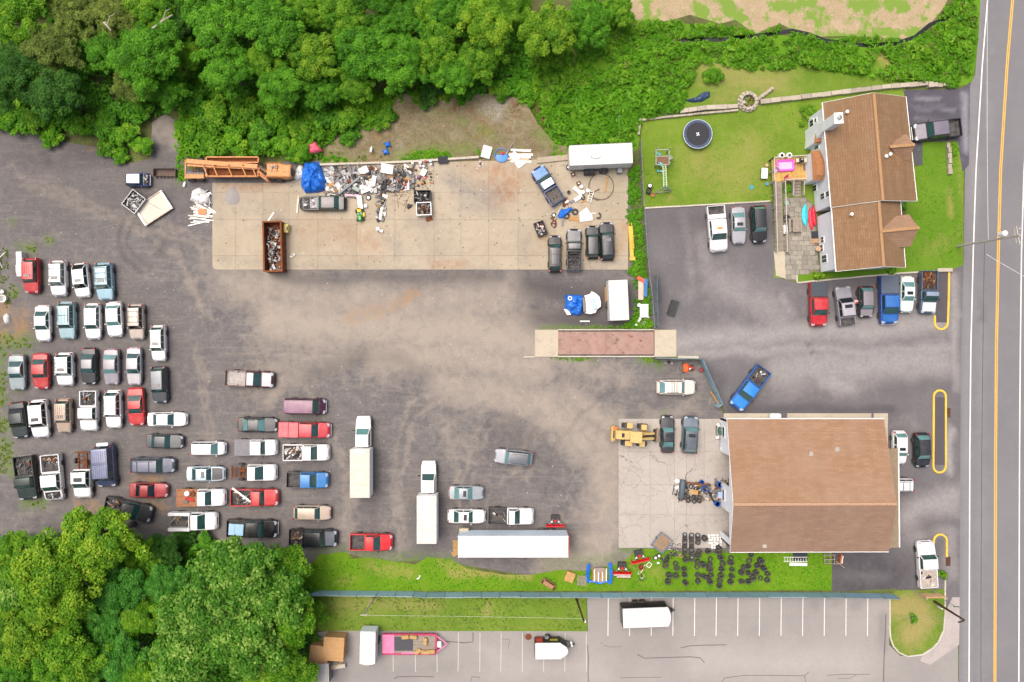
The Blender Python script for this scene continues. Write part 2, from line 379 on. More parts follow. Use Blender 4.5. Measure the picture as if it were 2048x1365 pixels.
warm_s = [([(790,612),(830,585)],11,.9),([(700,636),(760,625)],14,.5),([(270,958),(320,962)],10,.8),([(40,640),(45,660),(40,670)],18,.9),([(300,1010),(320,1020)],14,.7),([(160,1010),(190,1015)],16,.6),([(10,610),(8,680)],12,.9),([(215,290),(240,300)],8,.6),([(180,300),(185,297)],6,.8)]
moss_s = [([(96,478),(100,480)],9,1),([(60,494),(64,497)],11,1),([(40,490),(42,496)],9,.6),([(26,440),(28,441)],8,.6),([(10,680),(30,690),(55,680)],16,1),([(20,590),(30,585)],10,.9),([(5,845),(12,850)],14,1),([(10,885),(18,920),(20,940)],14,1),([(60,1000),(48,1010),(88,1005)],12,.9),([(5,700),(2,760),(5,800)],12,.9),([(30,780),(36,782)],7,.7),([(48,712),(46,716)],7,1),
          ([(1110,718),(1190,720)],5,.9),([(1280,718),(1300,722),(1320,728)],9,1),([(1330,820),(1328,835)],4,.7),([(1080,657),(1280,655)],5,.9),([(520,325),(560,300)],20,.8),([(640,1110),(760,1118),(900,1122)],16,.8),([(1240,1100),(1300,1098)],9,.9),([(1100,1130),(1230,1120)],14,.5),([(360,350),(364,360)],10,1)]
yard = sheet('gravel_yard',[(-160,262),(60,262),(110,282),(190,294),(245,330),(300,318),(305,245),(330,228),(356,245),(360,310),(372,340),(600,322),(800,322),(1000,322),(1140,312),(1256,330),(1272,560),(1290,655),(1315,715),(1398,722),(1450,835),(1452,1100),(1300,1112),(1200,1140),(1050,1150),(960,1136),(880,1120),(760,1124),(700,1108),(660,1118),(600,1140),(400,1120),(200,1110),(60,1080),(-160,1085)],
    .004,YARD,.36,dict(dirt=lambda X,Y: strokes(X,Y,dirt_s,22),dark=lambda X,Y: strokes(X,Y,dark_s,9),warm=lambda X,Y: strokes(X,Y,warm_s,7),moss=lambda X,Y: strokes(X,Y,moss_s,6)))
setting(yard,'grey gravel and dirt scrapyard floor with beige wheel tracks','yard')

# ---- asphalt lots
ASPH = m_asphalt('lot_asphalt','625f61','706d6f','989492')
pale_s = [([(1350,680),(1500,670),(1700,660),(1880,650)],26,.75),([(1360,705),(1560,700),(1900,700)],12,.7),([(1560,740),(1700,730),(1880,720)],40,.7),([(1440,560),(1520,600),(1560,640)],34,.5),([(1640,760),(1700,770)],22,.75),([(1400,480),(1420,560)],20,.35),([(1560,590),(1575,620)],9,.6),
          ([(1905,1000),(1860,1010),(1820,1030),(1830,1070)],24,.75),([(1908,560),(1906,600),(1910,700),(1912,780)],10,.7),([(1900,950),(1905,860)],9,.8),([(1520,590),(1530,600)],12,.6),([(1860,1055),(1900,1060),(1905,1150)],15,.5),([(1800,850),(1810,840),(1830,860)],10,.25),([(1370,430),(1380,600)],12,.25),([(1720,600),(1600,580)],6,.3)]
darkl_s = [([(1460,822),(1560,818),(1780,820)],12,.7),([(1670,1125),(1760,1130),(1800,1140),(1790,1180),(1680,1170)],34,.85),([(1310,560),(1318,640)],14,.6),([(1420,800),(1440,760),(1400,730)],14,.5),([(1780,780),(1860,770),(1900,775)],20,.35),([(1830,1060),(1860,1050)],18,.5),([(1612,692),(1622,705),(1626,712)],2.2,1),([(1320,440),(1500,440),(1540,450)],30,.35),([(1640,575),(1870,560)],9,.3)]
lot = sheet('asphalt_lot',[(1289,419),(1536,405),(1548,410),(1552,555),(1594,566),(1905,538),(1928,530),(1928,1232),(1890,1210),(1790,1178),(1664,1184),(1664,1106),(1453,1106),(1453,828),(1400,724),(1398,716),(1353,712),(1353,660),(1306,658)],
    .008,ASPH,.5,dict(pale=lambda X,Y: strokes(X,Y,pale_s,14),dark=lambda X,Y: strokes(X,Y,darkl_s,7)))
setting(lot,'purplish grey asphalt lot between the house and the workshop','lot')
drv = sheet('house_driveway',[(1806,181),(1925,178),(1940,165),(1938,330),(1925,345),(1915,282),(1845,284),(1845,330),(1831,332),(1815,215)],.0135,m_asphalt('driveway_asphalt','4c4a54','57545e','8b8890'),.5,
    dict(pale=lambda X,Y: strokes(X,Y,[([(1830,195),(1860,198),(1880,196)],5,.6),([(1830,217),(1880,215),(1910,222)],4,.5),([(1835,237),(1900,240)],4,.5),([(1930,190),(1930,300)],7,.9)],4),dark=zero))
setting(drv,'dark asphalt driveway in front of the white house','driveway')
ROADM = m_asphalt('road_asphalt','706f72','79787a','888686',.14,.06)
road_left = [(1966,-700),(1964,-60),(1958,60),(1950,150),(1934,185),(1930,320),(1927,520),(1922,700),(1920,1000),(1919,1230),(1917,1365),(1915,2100)]
road = sheet('road',road_left + [(2110,2100),(2112,1000),(2120,300),(2150,-100),(2180,-700)],.012,ROADM,1.0,
    dict(pale=lambda X,Y: strokes(X,Y,[([(1962,-60),(1948,300),(1936,600),(1934,1000),(1932,1400)],7,.5),([(1990,0),(1968,400),(1962,800),(1960,1400)],3,.3)],2),dark=lambda X,Y: strokes(X,Y,[([(1966,500),(1964,640)],1.5,.6)],3)))
setting(road,'grey two lane road along the side of the property','road')
def stripe(name,pts,w,z,m,parent):
    P = []
    for i,p in enumerate(pts):
        a = Vector(U(*pts[max(i - 1,0)])); b = Vector(U(*pts[min(i + 1,len(pts) - 1)])); d = (b - a).normalized(); n = Vector((-d.y,d.x)) * w / 2; c = Vector(U(*p))
        P.append([(c.x + n.x,c.y + n.y,z),(c.x - n.x,c.y - n.y,z)])
    return MB().patch(P).build(name,m,parent)
WHITE_LINE = simple('d4d3ce',.7,var=.12,scale=4); YELLOW_LINE = simple('d9a83c',.7,var=.12,scale=4); FADED = simple('b2afaa',.8,var=.2,scale=5)
ROADX = [(-700,2050),(-100,2031),(0,2025),(130,2014),(340,2001),(500,1996.5),(700,1992.5),(900,1991),(1365,1989.5),(2100,1987)]
for off,name in ((-1.6,'centre_line'),(1.9,'centre_line')): stripe(name,[(x + off,y) for y,x in ROADX],.13,.004,YELLOW_LINE,road)
stripe('edge_line',[(x + d,y) for (y,x),d in zip(ROADX,(-50,-50,-50,-49.5,-49,-50,-51,-51.5,-51.5,-51))],.16,.004,WHITE_LINE,road)
stripe('edge_line',[(x + d,y) for (y,x),d in zip(ROADX,(50,50,49,48,47,46.5,48,48,48,48))],.16,.004,WHITE_LINE,road)

LOT2 = m_asphalt('lower_lot_asphalt','8a8683','95918d','a19d98',.12,.08)
lower = sheet('lower_parking_lot',[(560,1275),(660,1262),(1176,1263),(1174,1192),(1790,1195),(1778,1230),(1778,1290),(1800,1312),(1840,1312),(1885,1230),(1916,1236),(1916,1700),(300,1700),(480,1365)],.009,LOT2,.6,
    dict(pale=lambda X,Y: strokes(X,Y,[([(1400,1320),(1700,1330)],40,.6),([(1000,1330),(1200,1345)],30,.4),([(960,1300),(985,1305)],10,.4)],10),dark=lambda X,Y: strokes(X,Y,[([(660,1280),(690,1320),(680,1365)],22,.3),([(1050,1275),(1056,1277)],6,.6),([(1630,1212),(1632,1215)],9,.3),([(1705,1212),(1715,1210)],9,.3),([(1670,1208),(1675,1212)],8,.25),([(1765,1230),(1770,1300)],8,.3),([(700,1350),(900,1340)],20,.2)],6)))
setting(lower,'pale grey parking lot with white stall lines along the bottom','parking lot')
for x0,x1 in ((786,786.5),(830,831),(873,874.5),(917,916),(960,959.5),(1002.5,1001.5),(1045,1044.5),(1088,1087),(1130.5,1129.5),(1172.5,1172.5)):
    stripe('stall_line',[(x0,1266),(x1,1344)],.09,.004,FADED,lower)
for k in range(14):
    x = 1216.6 + 43.25 * k
    if x > 1740: break
    stripe('stall_line',[(x,1195),(x - .8,1272)],.09,.004,WHITE_LINE,lower)
CRACK = simple('5a5550',.95,var=.2)
for pts,w in (([(1207,1290),(1220,1294.5),(1243,1294)],.05),([(1274,1309),(1290,1317),(1310,1316),(1345,1315),(1380,1314),(1400,1316),(1409,1326)],.1),([(1362,1296),(1380,1292),(1400,1291),(1453,1290)],.1),([(1240,1356),(1290,1355),(1322,1355)],.06),
               ([(1175,1290),(1177,1320),(1176,1345),(1178,1400)],.1),([(788,1358),(796,1354),(830,1353),(868,1354)],.1),([(942,1363),(943,1354),(960,1355)],.08),([(1440,1368),(1450,1356),(1490,1351),(1540,1351),(1609,1352),(1618,1344)],.08),([(1609,1352),(1612,1370)],.08),([(1654,1351),(1690,1349),(1740,1349)],.07),([(1674,1357),(1700,1357),(1712,1350)],.05),
               ([(1772,1228),(1770,1280),(1768,1320),(1766,1400)],.12),([(946,1265),(946,1284),(930,1286),(890,1283)],.12),([(1003,1278),(1020,1280),(1016,1298)],.06),([(1206,1286),(1200,1287)],.05)):
    stripe('crack_seal',pts,w,.003,CRACK,lower)
# verge of the road next to the lots, behind the kerb island
verge = sheet('kerb_apron',[(1905,1195),(1920,1195),(1918,1290),(1860,1330),(1840,1322),(1888,1230)],.011,m_concrete('apron','b3aaa6','a39c9a','8f8784'),1.0,None)
setting(verge,'pale paved apron between the grass island and the road','pavement')

# ---- concrete pads, slab by slab
PADM = m_concrete('pad_concrete','a09580','afa491','887a64',0,.1)
PADM2 = m_concrete('cracked_pad_concrete','a09a93','ada7a0','8e877e',.75,.06)
def pad(name,xs,ys,inside,mt,z,label,hgt=.06,extra=None):
    o = bpy.data.objects.new(name,None); COL.objects.link(o); setting(o,label,'concrete pad')
    for i in range(len(xs) - 1):
        for j in range(len(ys) - 1):
            a,b,c,d = xs[i],xs[i + 1],ys[j],ys[j + 1]
            poly = inside(a,b,c,d)
            if poly is None: continue
            cx = sum(p[0] for p in poly) / len(poly); cy = sum(p[1] for p in poly) / len(poly)
            poly = [(p[0] - .17 * np.sign(p[0] - cx),p[1] - .17 * np.sign(p[1] - cy)) for p in poly]
            sheet('slab',poly,z + random.uniform(-.006,.006),mt,.9 if extra else None,extra,hgt,o)
    return o
def top_of(x):   # upper edge of the big pad
    return float(np.interp(x,[425,580,590,700,800,1000,1130,1256],[366,366,335,330,326,322,318,322]))
def big_pad(a,b,c,d):
    ta,tb = top_of(a),top_of(b)
    if d <= min(ta,tb): return None
    ca,cb = max(c,ta),max(c,tb)
    if a == 425 and d == 540: return [(a,ca),(b,cb),(b,d),(a + 8,d),(a + 2,d - 3),(a,d - 9)]
    return [(a,ca),(b,cb),(b,d),(a,d)]
gs_ = [([(900,360),(960,390),(1000,380)],22,.8),([(925,410),(990,420)],12,.6),([(870,470),(880,520)],40,.25),([(500,400),(560,440)],30,.3),([(780,480),(800,500)],16,.5),([(600,330),(800,345)],14,.5),([(820,440),(870,445)],12,.5),([(430,520),(700,535),(1000,536)],5,.45),([(1110,545),(1230,530)],14,.5),([(430,380),(440,450)],10,.4),([(1040,470),(1050,520)],14,.35)]
rs_ = [([(990,345),(1030,360),(1010,385)],24,.7),([(640,450),(720,470),(740,490)],26,.4),([(870,530),(920,528)],9,.6),([(740,480),(745,490)],8,.8),([(1080,470),(1090,480)],10,.6),([(1230,500),(1250,470),(1240,440)],10,.5),([(1150,430),(1170,445)],16,.4),([(450,372),(560,370)],9,.6),([(600,440),(610,470)],12,.4),([(960,340),(940,330)],20,.4)]
pad('concrete_pad',[425,472,526,578.5,636,714,790,868,922,977.5,1036,1110,1180,1256],[316,385,440,512,540],big_pad,PADM,.004,'big tan concrete slab pad strewn with scrap and cars',.06,dict(grey=lambda X,Y: strokes(X,Y,gs_,10),rusty=lambda X,Y: strokes(X,Y,rs_,10)))
pad('cracked_pad',[1237,1300,1349,1373,1408,1452],[838,904,970,1030,1096],lambda a,b,c,d: [(a,c),(b,c),(b,d),(a,d)],PADM2,.004,'pale cracked concrete pad in front of the workshop doors',.06,dict(cracked=lambda X,Y: np.clip((1300 - X) / 50,0,1)))
SIDEW = m_concrete('walk_concrete','b0a692','bdb3a0','9c917e')
walk = bpy.data.objects.new('workshop_walkway',None); COL.objects.link(walk); setting(walk,'concrete walkway along the upper side of the workshop','walkway')
for a,b in ((1447,1541),(1543,1552),(1574,1742),(1746.5,1775)): sheet('slab',[(a,827),(b,827),(b,850),(a,850)],.006,SIDEW,None,None,.1,walk)
sheet('slab',[(1755,838),(1775,838),(1775,1085),(1755,1085)],.004,SIDEW,None,None,.095,walk)

# ---- lawns
LAWN = m_lawn('yard_grass','5f7c22','758e32','928d50',.45); LAWN2 = m_lawn('strip_grass','537c12','6a8f1d','8f8c4a',.42); LAWN3 = m_lawn('verge_grass','5c7a24','6e8830','948c56',.45)
lawn = sheet('house_lawn',[(1281,240),(1490,215),(1620,196),(1800,176),(1815,181),(1815,215),(1640,240),(1625,560),(1549,556),(1546,403),(1287,417)],.010,LAWN,.6,
    dict(dry=lambda X,Y: strokes(X,Y,[([(1400,330),(1480,360),(1500,300)],45,.45),([(1340,390),(1345,395)],8,.6),([(1560,260),(1580,230)],20,.1)],14)))
setting(lawn,'mown back lawn of the white house','lawn')
front = sheet('front_lawn',[(1833,285),(1916,284),(1928,335),(1926,530),(1905,540),(1594,565),(1592,548),(1640,545),(1800,520),(1815,400),(1830,335),(1847,330)],.0105,m_lawn('front_grass','4f7618','668826','8b894a',.36),.6,
    dict(dry=lambda X,Y: strokes(X,Y,[([(1898,380),(1900,430)],5,.8),([(1918,300),(1925,500)],5,.4),([(1860,500),(1890,480)],18,.35)],5)))
setting(front,'green front lawn between the white house and the road','lawn')
bl = sheet('upper_lawn',[(1380,150),(1400,122),(1440,128),(1520,142),(1600,132),(1700,150),(1800,165),(1880,165),(1870,172),(1780,178),(1640,190),(1500,207),(1370,225)],.0095,LAWN3,.7,dict(dry=lambda X,Y: strokes(X,Y,[([(1420,150),(1560,165)],30,.55),([(1430,200),(1480,190)],15,.4)],10)))
setting(bl,'mown grass strip above the long low stone wall','lawn')
strip = sheet('fence_grass_strip',[(600,1150),(640,1110),(692,1104),(705,1118),(735,1115),(780,1122),(830,1130),(855,1115),(900,1118),(935,1138),(1010,1150),(1060,1150),(1120,1140),(1170,1142),(1240,1128),(1275,1100),(1300,1098),(1350,1100),(1380,1108),(1450,1106),(1664,1106),(1663,1181),(1200,1182),(600,1182)],.012,LAWN2,.5,
    dict(dry=lambda X,Y: strokes(X,Y,[([(740,1130),(820,1140)],14,.5),([(900,1150),(1000,1148),(1060,1152)],9,.9),([(880,1125),(940,1145)],10,.6),([(1250,1120),(1290,1130),(1320,1150)],14,.35),([(700,1160),(680,1165)],10,.4)],8)))
setting(strip,'bright grass strip along the inner side of the blue fence','grass strip')
mid_l = sheet('outer_grass_strip',[(600,1187),(1173,1190),(1174,1263),(640,1262),(560,1250)],.0115,LAWN3,.6,dict(dry=lambda X,Y: strokes(X,Y,[([(680,1210),(760,1200),(860,1210)],22,.4),([(980,1205),(975,1225)],8,.6),([(840,1255),(1100,1255)],5,.1)],8)))
setting(mid_l,'olive grass strip between the blue fence and the lower parking lot','grass strip')
island = sheet('grass_island',[(1781,1192),(1790,1181),(1890,1178),(1889,1225),(1886,1260),(1872,1288),(1846,1307),(1815,1312),(1796,1304),(1783,1285),(1779,1250)],.06,LAWN3,.5,dict(dry=lambda X,Y: strokes(X,Y,[([(1795,1215),(1830,1210),(1845,1240),(1820,1270)],26,1),([(1800,1290),(1830,1300)],14,.3)],6)))
setting(island,'kerbed grass island with a straw patch in the bottom corner','grass island')
sand = sheet('sandy_field',[(1225,-400),(1950,-400),(1905,-20),(1885,20),(1850,60),(1815,78),(1760,85),(1690,72),(1620,75),(1560,48),(1510,68),(1470,40),(1440,48),(1380,30),(1345,40),(1290,50),(1262,40),(1245,10)],.008,m_sand(),.8,
    dict(green=lambda X,Y: strokes(X,Y,[([(1440,0),(1475,30),(1470,60)],14,1),([(1400,25),(1420,60)],16,.9),([(1295,5),(1300,20)],9,.9),([(1560,10),(1620,5),(1640,45)],14,.7),([(1720,25),(1740,30)],20,.6),([(1700,0),(1800,5)],14,.6),([(1800,25),(1812,25)],8,.9),([(1260,45),(1400,55)],9,.8),([(1640,75),(1860,65)],8,.8)],8)))
setting(sand,'bare sandy field with weeds beyond the overgrown ditch','field')
meadow = sheet('overgrown_verge',[(1020,60),(1250,-10),(1260,45),(1350,45),(1480,60),(1620,78),(1700,76),(1800,84),(1860,62),(1910,0),(1950,-300),(1968,-300),(1966,0),(1958,90),(1945,165),(1905,178),(1850,168),(1700,154),(1600,136),(1520,146),(1400,126),(1370,230),(1285,245),(1275,300),(1140,300),(1060,300)],.0068,m_lawn('rough_grass','4f7c16','648e22','8c884a',.4),.9,
    dict(dry=lambda X,Y: strokes(X,Y,[([(1755,110),(1780,125),(1790,138)],14,1),([(1150,100),(1160,150)],10,.6)],10)))
setting(meadow,'rough green growth on the banks of the ditch','meadow')
bank = sheet('bare_bank',[(645,300),(700,262),(760,245),(790,200),(810,190),(830,200),(900,195),(1000,190),(1050,205),(1075,250),(1110,290),(1140,296),(1140,318),(1000,322),(800,328),(640,332)],.006,m_dirtbank(),.6,
    dict(green=lambda X,Y: strokes(X,Y,[([(800,312),(860,302),(940,295)],12,1),([(960,262),(985,270)],10,.9),([(920,245),(930,250)],9,.8),([(1080,270),(1110,285)],14,.9),([(640,310),(700,325)],12,.8),([(870,230),(880,235)],9,.5)],6),ash=lambda X,Y: strokes(X,Y,[([(975,222),(1000,215),(995,235)],12,.75),([(800,285),(800,300)],5,.6)],8)),
    zfun=lambda X,Y: np.clip((318 - Y) / 60,0,1) * .6 * np.clip((X - 640) / 60,0,1) * (0.8 + .5 * fbm(X,Y,40)))
setting(bank,'bare brown soil bank above the concrete pad','bank')
# stream in the ditch
WATER = mat('ditch_water',(.012,.016,.012,1),rough=.12,var=.1,spec=.5)
dit = stripe('ditch_stream',[(1330,85),(1360,82),(1400,80),(1440,80),(1500,74),(1560,66),(1585,62),(1620,70),(1650,82),(1700,88),(1740,92),(1790,88),(1830,75),(1860,50),(1910,32)],.55,.02,WATER,None)
setting(dit,'narrow dark stream in the overgrown ditch','water')
# ================================================================ VEHICLES
GLASS = mat('tinted_glass',hx('264744'),rough=.08,var=.25,scale=.8,spec=.8,coat=.5)
GLASS_B = mat('dark_glass',hx('10181a'),rough=.08,var=.25,scale=.8,spec=.7,coat=.4)
GALV_ = mat('dull_seam',hx('a8a69e'),rough=.6,var=.2)
GLASS_SKY = mat('sky_sheen_glass',hx('58807f'),rough=.1,var=.2,scale=.8,spec=.8,coat=.5)  # pale sky reflection on the glass, put into its base colour
TYRE = mat('tyre_rubber',hx('2a2a2d'),rough=.85,var=.2,scale=6,dust=.3); RIM = mat('rim_alloy',hx('a9acb0'),rough=.4,metal=.6,var=.15,dust=.2)
LAMP = mat('head_lamp',hx('aab2b8'),rough=.12,var=.06,spec=.7,coat=.6); TAIL = mat('tail_lamp',hx('a81218'),rough=.15,var=.1,coat=.6)
BLACKP = mat('black_plastic',hx('1e1f22'),rough=.6,var=.2,dust=.12); RAIL = mat('rack_metal',hx('3a3b40'),rough=.45,metal=.5,var=.15)
RUSTM = mat('rusty_steel',hx('6b3a20'),rough=.85,var=.35,scale=4,rust=.4); STEEL = mat('bare_steel',hx('8b8d90'),rough=.5,metal=.6,var=.25,scale=3,rust=.12); PLATE = mat('plate_white',hx('e2e2dd'),rough=.5,var=.1)
ENGINE = mat('engine_bay',hx('2c2a29'),rough=.6,metal=.3,var=.4,scale=9); LINER = mat('bed_liner',hx('2b2c30'),rough=.8,var=.3,scale=4,dust=.35)
K = dict(
    sedan=dict(wb=.31,wt=.43,rt=.70,rb=.855,H=1.45,belt=.92,deck=.98,hood=.86,box=0),
    coupe=dict(wb=.33,wt=.46,rt=.66,rb=.84,H=1.35,belt=.88,deck=.95,hood=.82,box=0),
    hatch=dict(wb=.26,wt=.38,rt=.83,rb=.95,H=1.5,belt=.94,deck=.95,hood=.88,box=0),
    wagon=dict(wb=.28,wt=.40,rt=.85,rb=.955,H=1.5,belt=.92,deck=.94,hood=.87,box=0),
    suv=dict(wb=.28,wt=.38,rt=.875,rb=.955,H=1.76,belt=1.05,deck=1.05,hood=1.0,box=.5),
    minivan=dict(wb=.20,wt=.34,rt=.895,rb=.965,H=1.76,belt=1.0,deck=1.0,hood=.92,box=.4),
    van=dict(wb=.15,wt=.25,rt=.955,rb=.985,H=2.0,belt=1.15,deck=1.15,hood=1.0,box=.8),
    single=dict(wb=.27,wt=.355,rt=.515,rb=.54,H=1.8,belt=1.12,deck=1.12,hood=1.05,box=.8,bed=.555),
    ext=dict(wb=.25,wt=.335,rt=.575,rb=.60,H=1.82,belt=1.12,deck=1.12,hood=1.06,box=.8,bed=.615),
    crew=dict(wb=.24,wt=.32,rt=.655,rb=.68,H=1.86,belt=1.14,deck=1.14,hood=1.08,box=.8,bed=.695))
_wheel = {}
def wheel_mesh(r,w):
    k = (round(r,2),round(w,2))
    if k not in _wheel:
        a = MB(); a.T = Matrix.Rotation(R(90),4,'X')
        a.lathe([(r * .62,-w / 2),(r * .93,-w / 2),(r,-w * .36),(r,w * .36),(r * .93,w / 2),(r * .62,w / 2)],14,closed=False)
        b = MB(); b.T = Matrix.Rotation(R(90),4,'X'); b.lathe([(.001,-w * .42),(r * .3,-w * .47),(r * .55,-w * .40),(r * .63,-w * .515),(r * .63,w * .515),(r * .55,w * .40),(r * .3,w * .47),(.001,w * .42)],14)
        _wheel[k] = (a.mesh('wheel',40),b.mesh('rim',40))
    return _wheel[k]
def put_wheel(root,x,y,r=.34,w=.22,rim=True,rimmat=None,name='wheel'):
    a,b = wheel_mesh(r,w); o = link(name,a,TYRE,root,(x,y,r))
    if rim: link('rim',b,rimmat or RIM,o)
    return o
def interp(t,pts):
    return float(np.interp(t,[p[0] for p in pts],[p[1] for p in pts]))
def vehicle(name,label,cat,kind,px,py,Lp,Wp,hd,col,group=None,roof=None,hood=None,glass=None,sunroof=False,rails=False,cross=False,ribs=0,nohood=False,nofront=False,bed='open',bedcol=None,bedmat=None,toolbox=None,lightbar=False,wheels=True,tails=True,mirrors=True,wide_mirror=False,bumper=None,rimc=None,**ov):
    p = dict(K[kind]); jj = random.Random(int(px * 7 + py)); p['wb'] += jj.uniform(-.015,.015); p['wt'] += jj.uniform(-.01,.012); p['rt'] += jj.uniform(-.012,.012) if kind in ('sedan','coupe','suv','wagon') else 0; p['H'] += jj.uniform(-.05,.06); p.update(ov)
    if 'bed' in p: p['bed'] = p['rb'] + .015
    wb,wt,rt,rb,Hh,belt,deck,hz,bx = (p[k] for k in ('wb','wt','rt','rb','H','belt','deck','hood','box'))
    k = S * (1 - .8 / H); L = Lp * k; W = Wp * k
    x0,y0 = U(px,py,.75)
    root = thing(name,label,cat,rz=R(hd),group=group,loc=(x0,y0,0))
    pm = paint(col) if isinstance(col,str) else col; G = {None: GLASS,'b': GLASS_B,'l': GLASS_SKY}[glass]
    hw = W / 2 * .965
    X = lambda t: L / 2 - t * L
    # plan outline and top line of the body
    if bx >= .7: fw = [(0,.80),(.012,.90),(.05,.975),(.12,1),(.9,1),(.985,.97),(1,.93)]
    else: fw = [(0,.62 + .1 * bx),(.012,.75 + .08 * bx),(.04,.87 + .04 * bx),(.1,.965),(.2,1),(.8,1),(.93,.965),(.975,.90 + .04 * bx),(1,.74 + .1 * bx)]
    zt = [(0,.58 + .14 * bx),(.015,hz * .80),(.05,hz * .90),(wb,belt + .02),(rb,deck + .01),(.97,deck - .02),(1,deck - .16)]
    end = p.get('bed',1.0)
    st = sorted(set([0,.012,.04,.08,.14,.2,wb - .03,wb,(wb + rb) / 2,rb] + ([end] if end < 1 else [.8,.9,.94,.97,.988,1.0])))
    st = [t for t in st if t <= end + 1e-6]
    def ring(t):
        w = hw * interp(t,fw); z = interp(t,zt); s = []
        for u,zz in ((-.93,.24),(-1,.42),(-1,z * .72),(-.975,z - .09),(-.90,z - .025),(-.6,z),(0,z + .018)): s.append((X(t),u * w,zz))
        return s + [(a,-b,c) for a,b,c in s[:-1][::-1]]
    b = MB(); rings = [ring(t) for t in st]; n = len(rings[0]); vs = [q for r_ in rings for q in r_]
    F = [(i * n + j,i * n + j + 1,(i + 1) * n + j + 1,(i + 1) * n + j) for i in range(len(st) - 1) for j in range(n - 1)]
    F += [tuple(range(n)),tuple(range((len(st) - 1) * n,len(st) * n))] + [(i * n,(i + 1) * n,(i + 1) * n + n - 1,i * n + n - 1) for i in range(len(st) - 1)]
    b.add(vs,F)
    # cabin frame
    wB,wR = hw * .905,hw * (.74 if bx < .7 else .82)
    cs = [(wb,0),(wb + (wt - wb) * .5,.56),(wt,.97),(wt + .04,1),((wt + rt) / 2,1.012),(rt - .03,1),(rt,.97),(rt + (rb - rt) * .5,.55),(rb,0)]
    def cab(t,a,u,lift=0):          # u across the roof
        wtop = wB + (wR - wB) * min(a,1); z = belt - .02 + (Hh - belt) * a + .045 * a * (1 - u * u)
        return (X(t),u * wtop,z + lift)
    rr = []
    for t,a in cs:
        pts = [(X(t),-wB,belt - .03)] + [cab(t,a,u) for u in (-1,-.9,-.5,0,.5,.9,1)] + [(X(t),wB,belt - .03)]
        rr.append(pts)
    n = 9; b.add([q for r_ in rr for q in r_],[(i * n + j,i * n + j + 1,(i + 1) * n + j + 1,(i + 1) * n + j) for i in range(len(cs) - 1) for j in range(n - 1)])
    b.build('body',pm,root,32)
    # glass
    def pane(nm,t0,t1,rev=False):
        fa = (lambda s: interp(s,[(0,0),(.5,.56),(1,.97)])) if not rev else (lambda s: interp(s,[(0,.97),(.5,.55),(1,0)]))
        P = [[cab(t0 + (t1 - t0) * s,fa(s),u,.018) for u in (-.9,-.5,0,.5,.9)] for s in ((.05,.5,.97) if not rev else (.03,.5,.93))]
        MB().patch(P).build(nm,G,root,60)
    pane('windshield',wb,wt); pane('rear_window',rt,rb,True)
    for sg in (-1,1):
        cuts = [(.03,.47),(.53,.96)] if kind not in ('single','coupe','van') else [(.04,.94)]
        if kind in ('suv','minivan','wagon'): cuts = [(.03,.33),(.36,.66),(.69,.96)]
        if kind == 'van': cuts = [(.03,.26)]
        for c0,c1 in cuts:
            P = []
            for v in (.14,.86):
                xa,xb = wb + (wt - wb) * v,rb + (rt - rb) * v; y = wB + (wR - wB) * v + .012; z = belt + (Hh - belt) * v * .97
                P.append([(X(xa + (xb - xa) * c),sg * y,z) for c in (c0,c1)])
            MB().patch(P).build('side_window',G if G is not GLASS_SKY else GLASS,root)
    # roof skin, hood, boot
    P = [[cab(t,1.0 if wt + .03 < t < rt - .025 else .975,u,.012) for u in (-.88,-.5,0,.5,.88)] for t in (wt + .005,wt + .045,(wt + rt) / 2,rt - .035,rt - .005)]
    MB().patch(P).build('roof',paint(roof) if isinstance(roof,str) else (roof or pm),root,50)
    def deckpatch(t0,t1,uw,lift,tt=5):
        return [[(X(t),u * hw * interp(t,fw),interp(t,zt) + lift + .018 * (1 - abs(u))) for u in (-uw,-uw / 2,0,uw / 2,uw)] for t in np.linspace(t0,t1,tt)]
    hs = .05
    if nohood or nofront:
        e = MB(); P = deckpatch(.03,wb - .02,.8,.004); e.patch(P)
        for i in range(26):
            t = random.uniform(.05,wb - .05); u = random.uniform(-.65,.65); e.m = random.choice([0,0,1,1,2])
            e.box((X(t),u * hw,interp(t,zt) + random.uniform(-.02,.05)),(random.uniform(.08,.32),random.uniform(.06,.3),random.uniform(.05,.16)),rz=random.uniform(0,3))
        e.m = 1; e.tube([(X(.07),-.5 * hw,hz),(X(.12),0,hz + .06),(X(wb - .06),.5 * hw,hz + .03)],.035); e.build('engine',[ENGINE,STEEL,BLACKP],root)
    else:
        MB().patch(deckpatch(hs,wb - .015,.80,.012)).build('hood',paint(hood) if isinstance(hood,str) else (hood or pm),root,50)
        for sg in (-1,1): MB().box((X(hs + .1),sg * .35 * hw,interp(hs + .1,zt) + .022),(L * .13,.03,.012),rz=sg * .12,ry=.05).build('hood_crease',pm if not hood else (paint(hood) if isinstance(hood,str) else hood),root)
    if kind in ('sedan','coupe'): MB().patch(deckpatch(rb + .015,.965,.8,.012,3)).build('boot_lid',pm,root,50)
    if not nofront:
        for sg in (-1,1):
            MB().patch([[(X(t),sg * u * hw * interp(t,fw),interp(t,zt) - (.02 if u > .8 else 0) + .012) for u in (.52,.72,.93)] for t in (.008,.035,.065)]).build('headlight',LAMP,root)
        MB().bbox((L / 2 - .02,0,.48),(.16,hw * 1.5,.2),.05).build('front_bumper',bumper or pm,root)
        MB().box((L / 2 - .015,0,.70 + .12 * bx),(.06,hw * .85,.12)).build('grille',BLACKP,root)
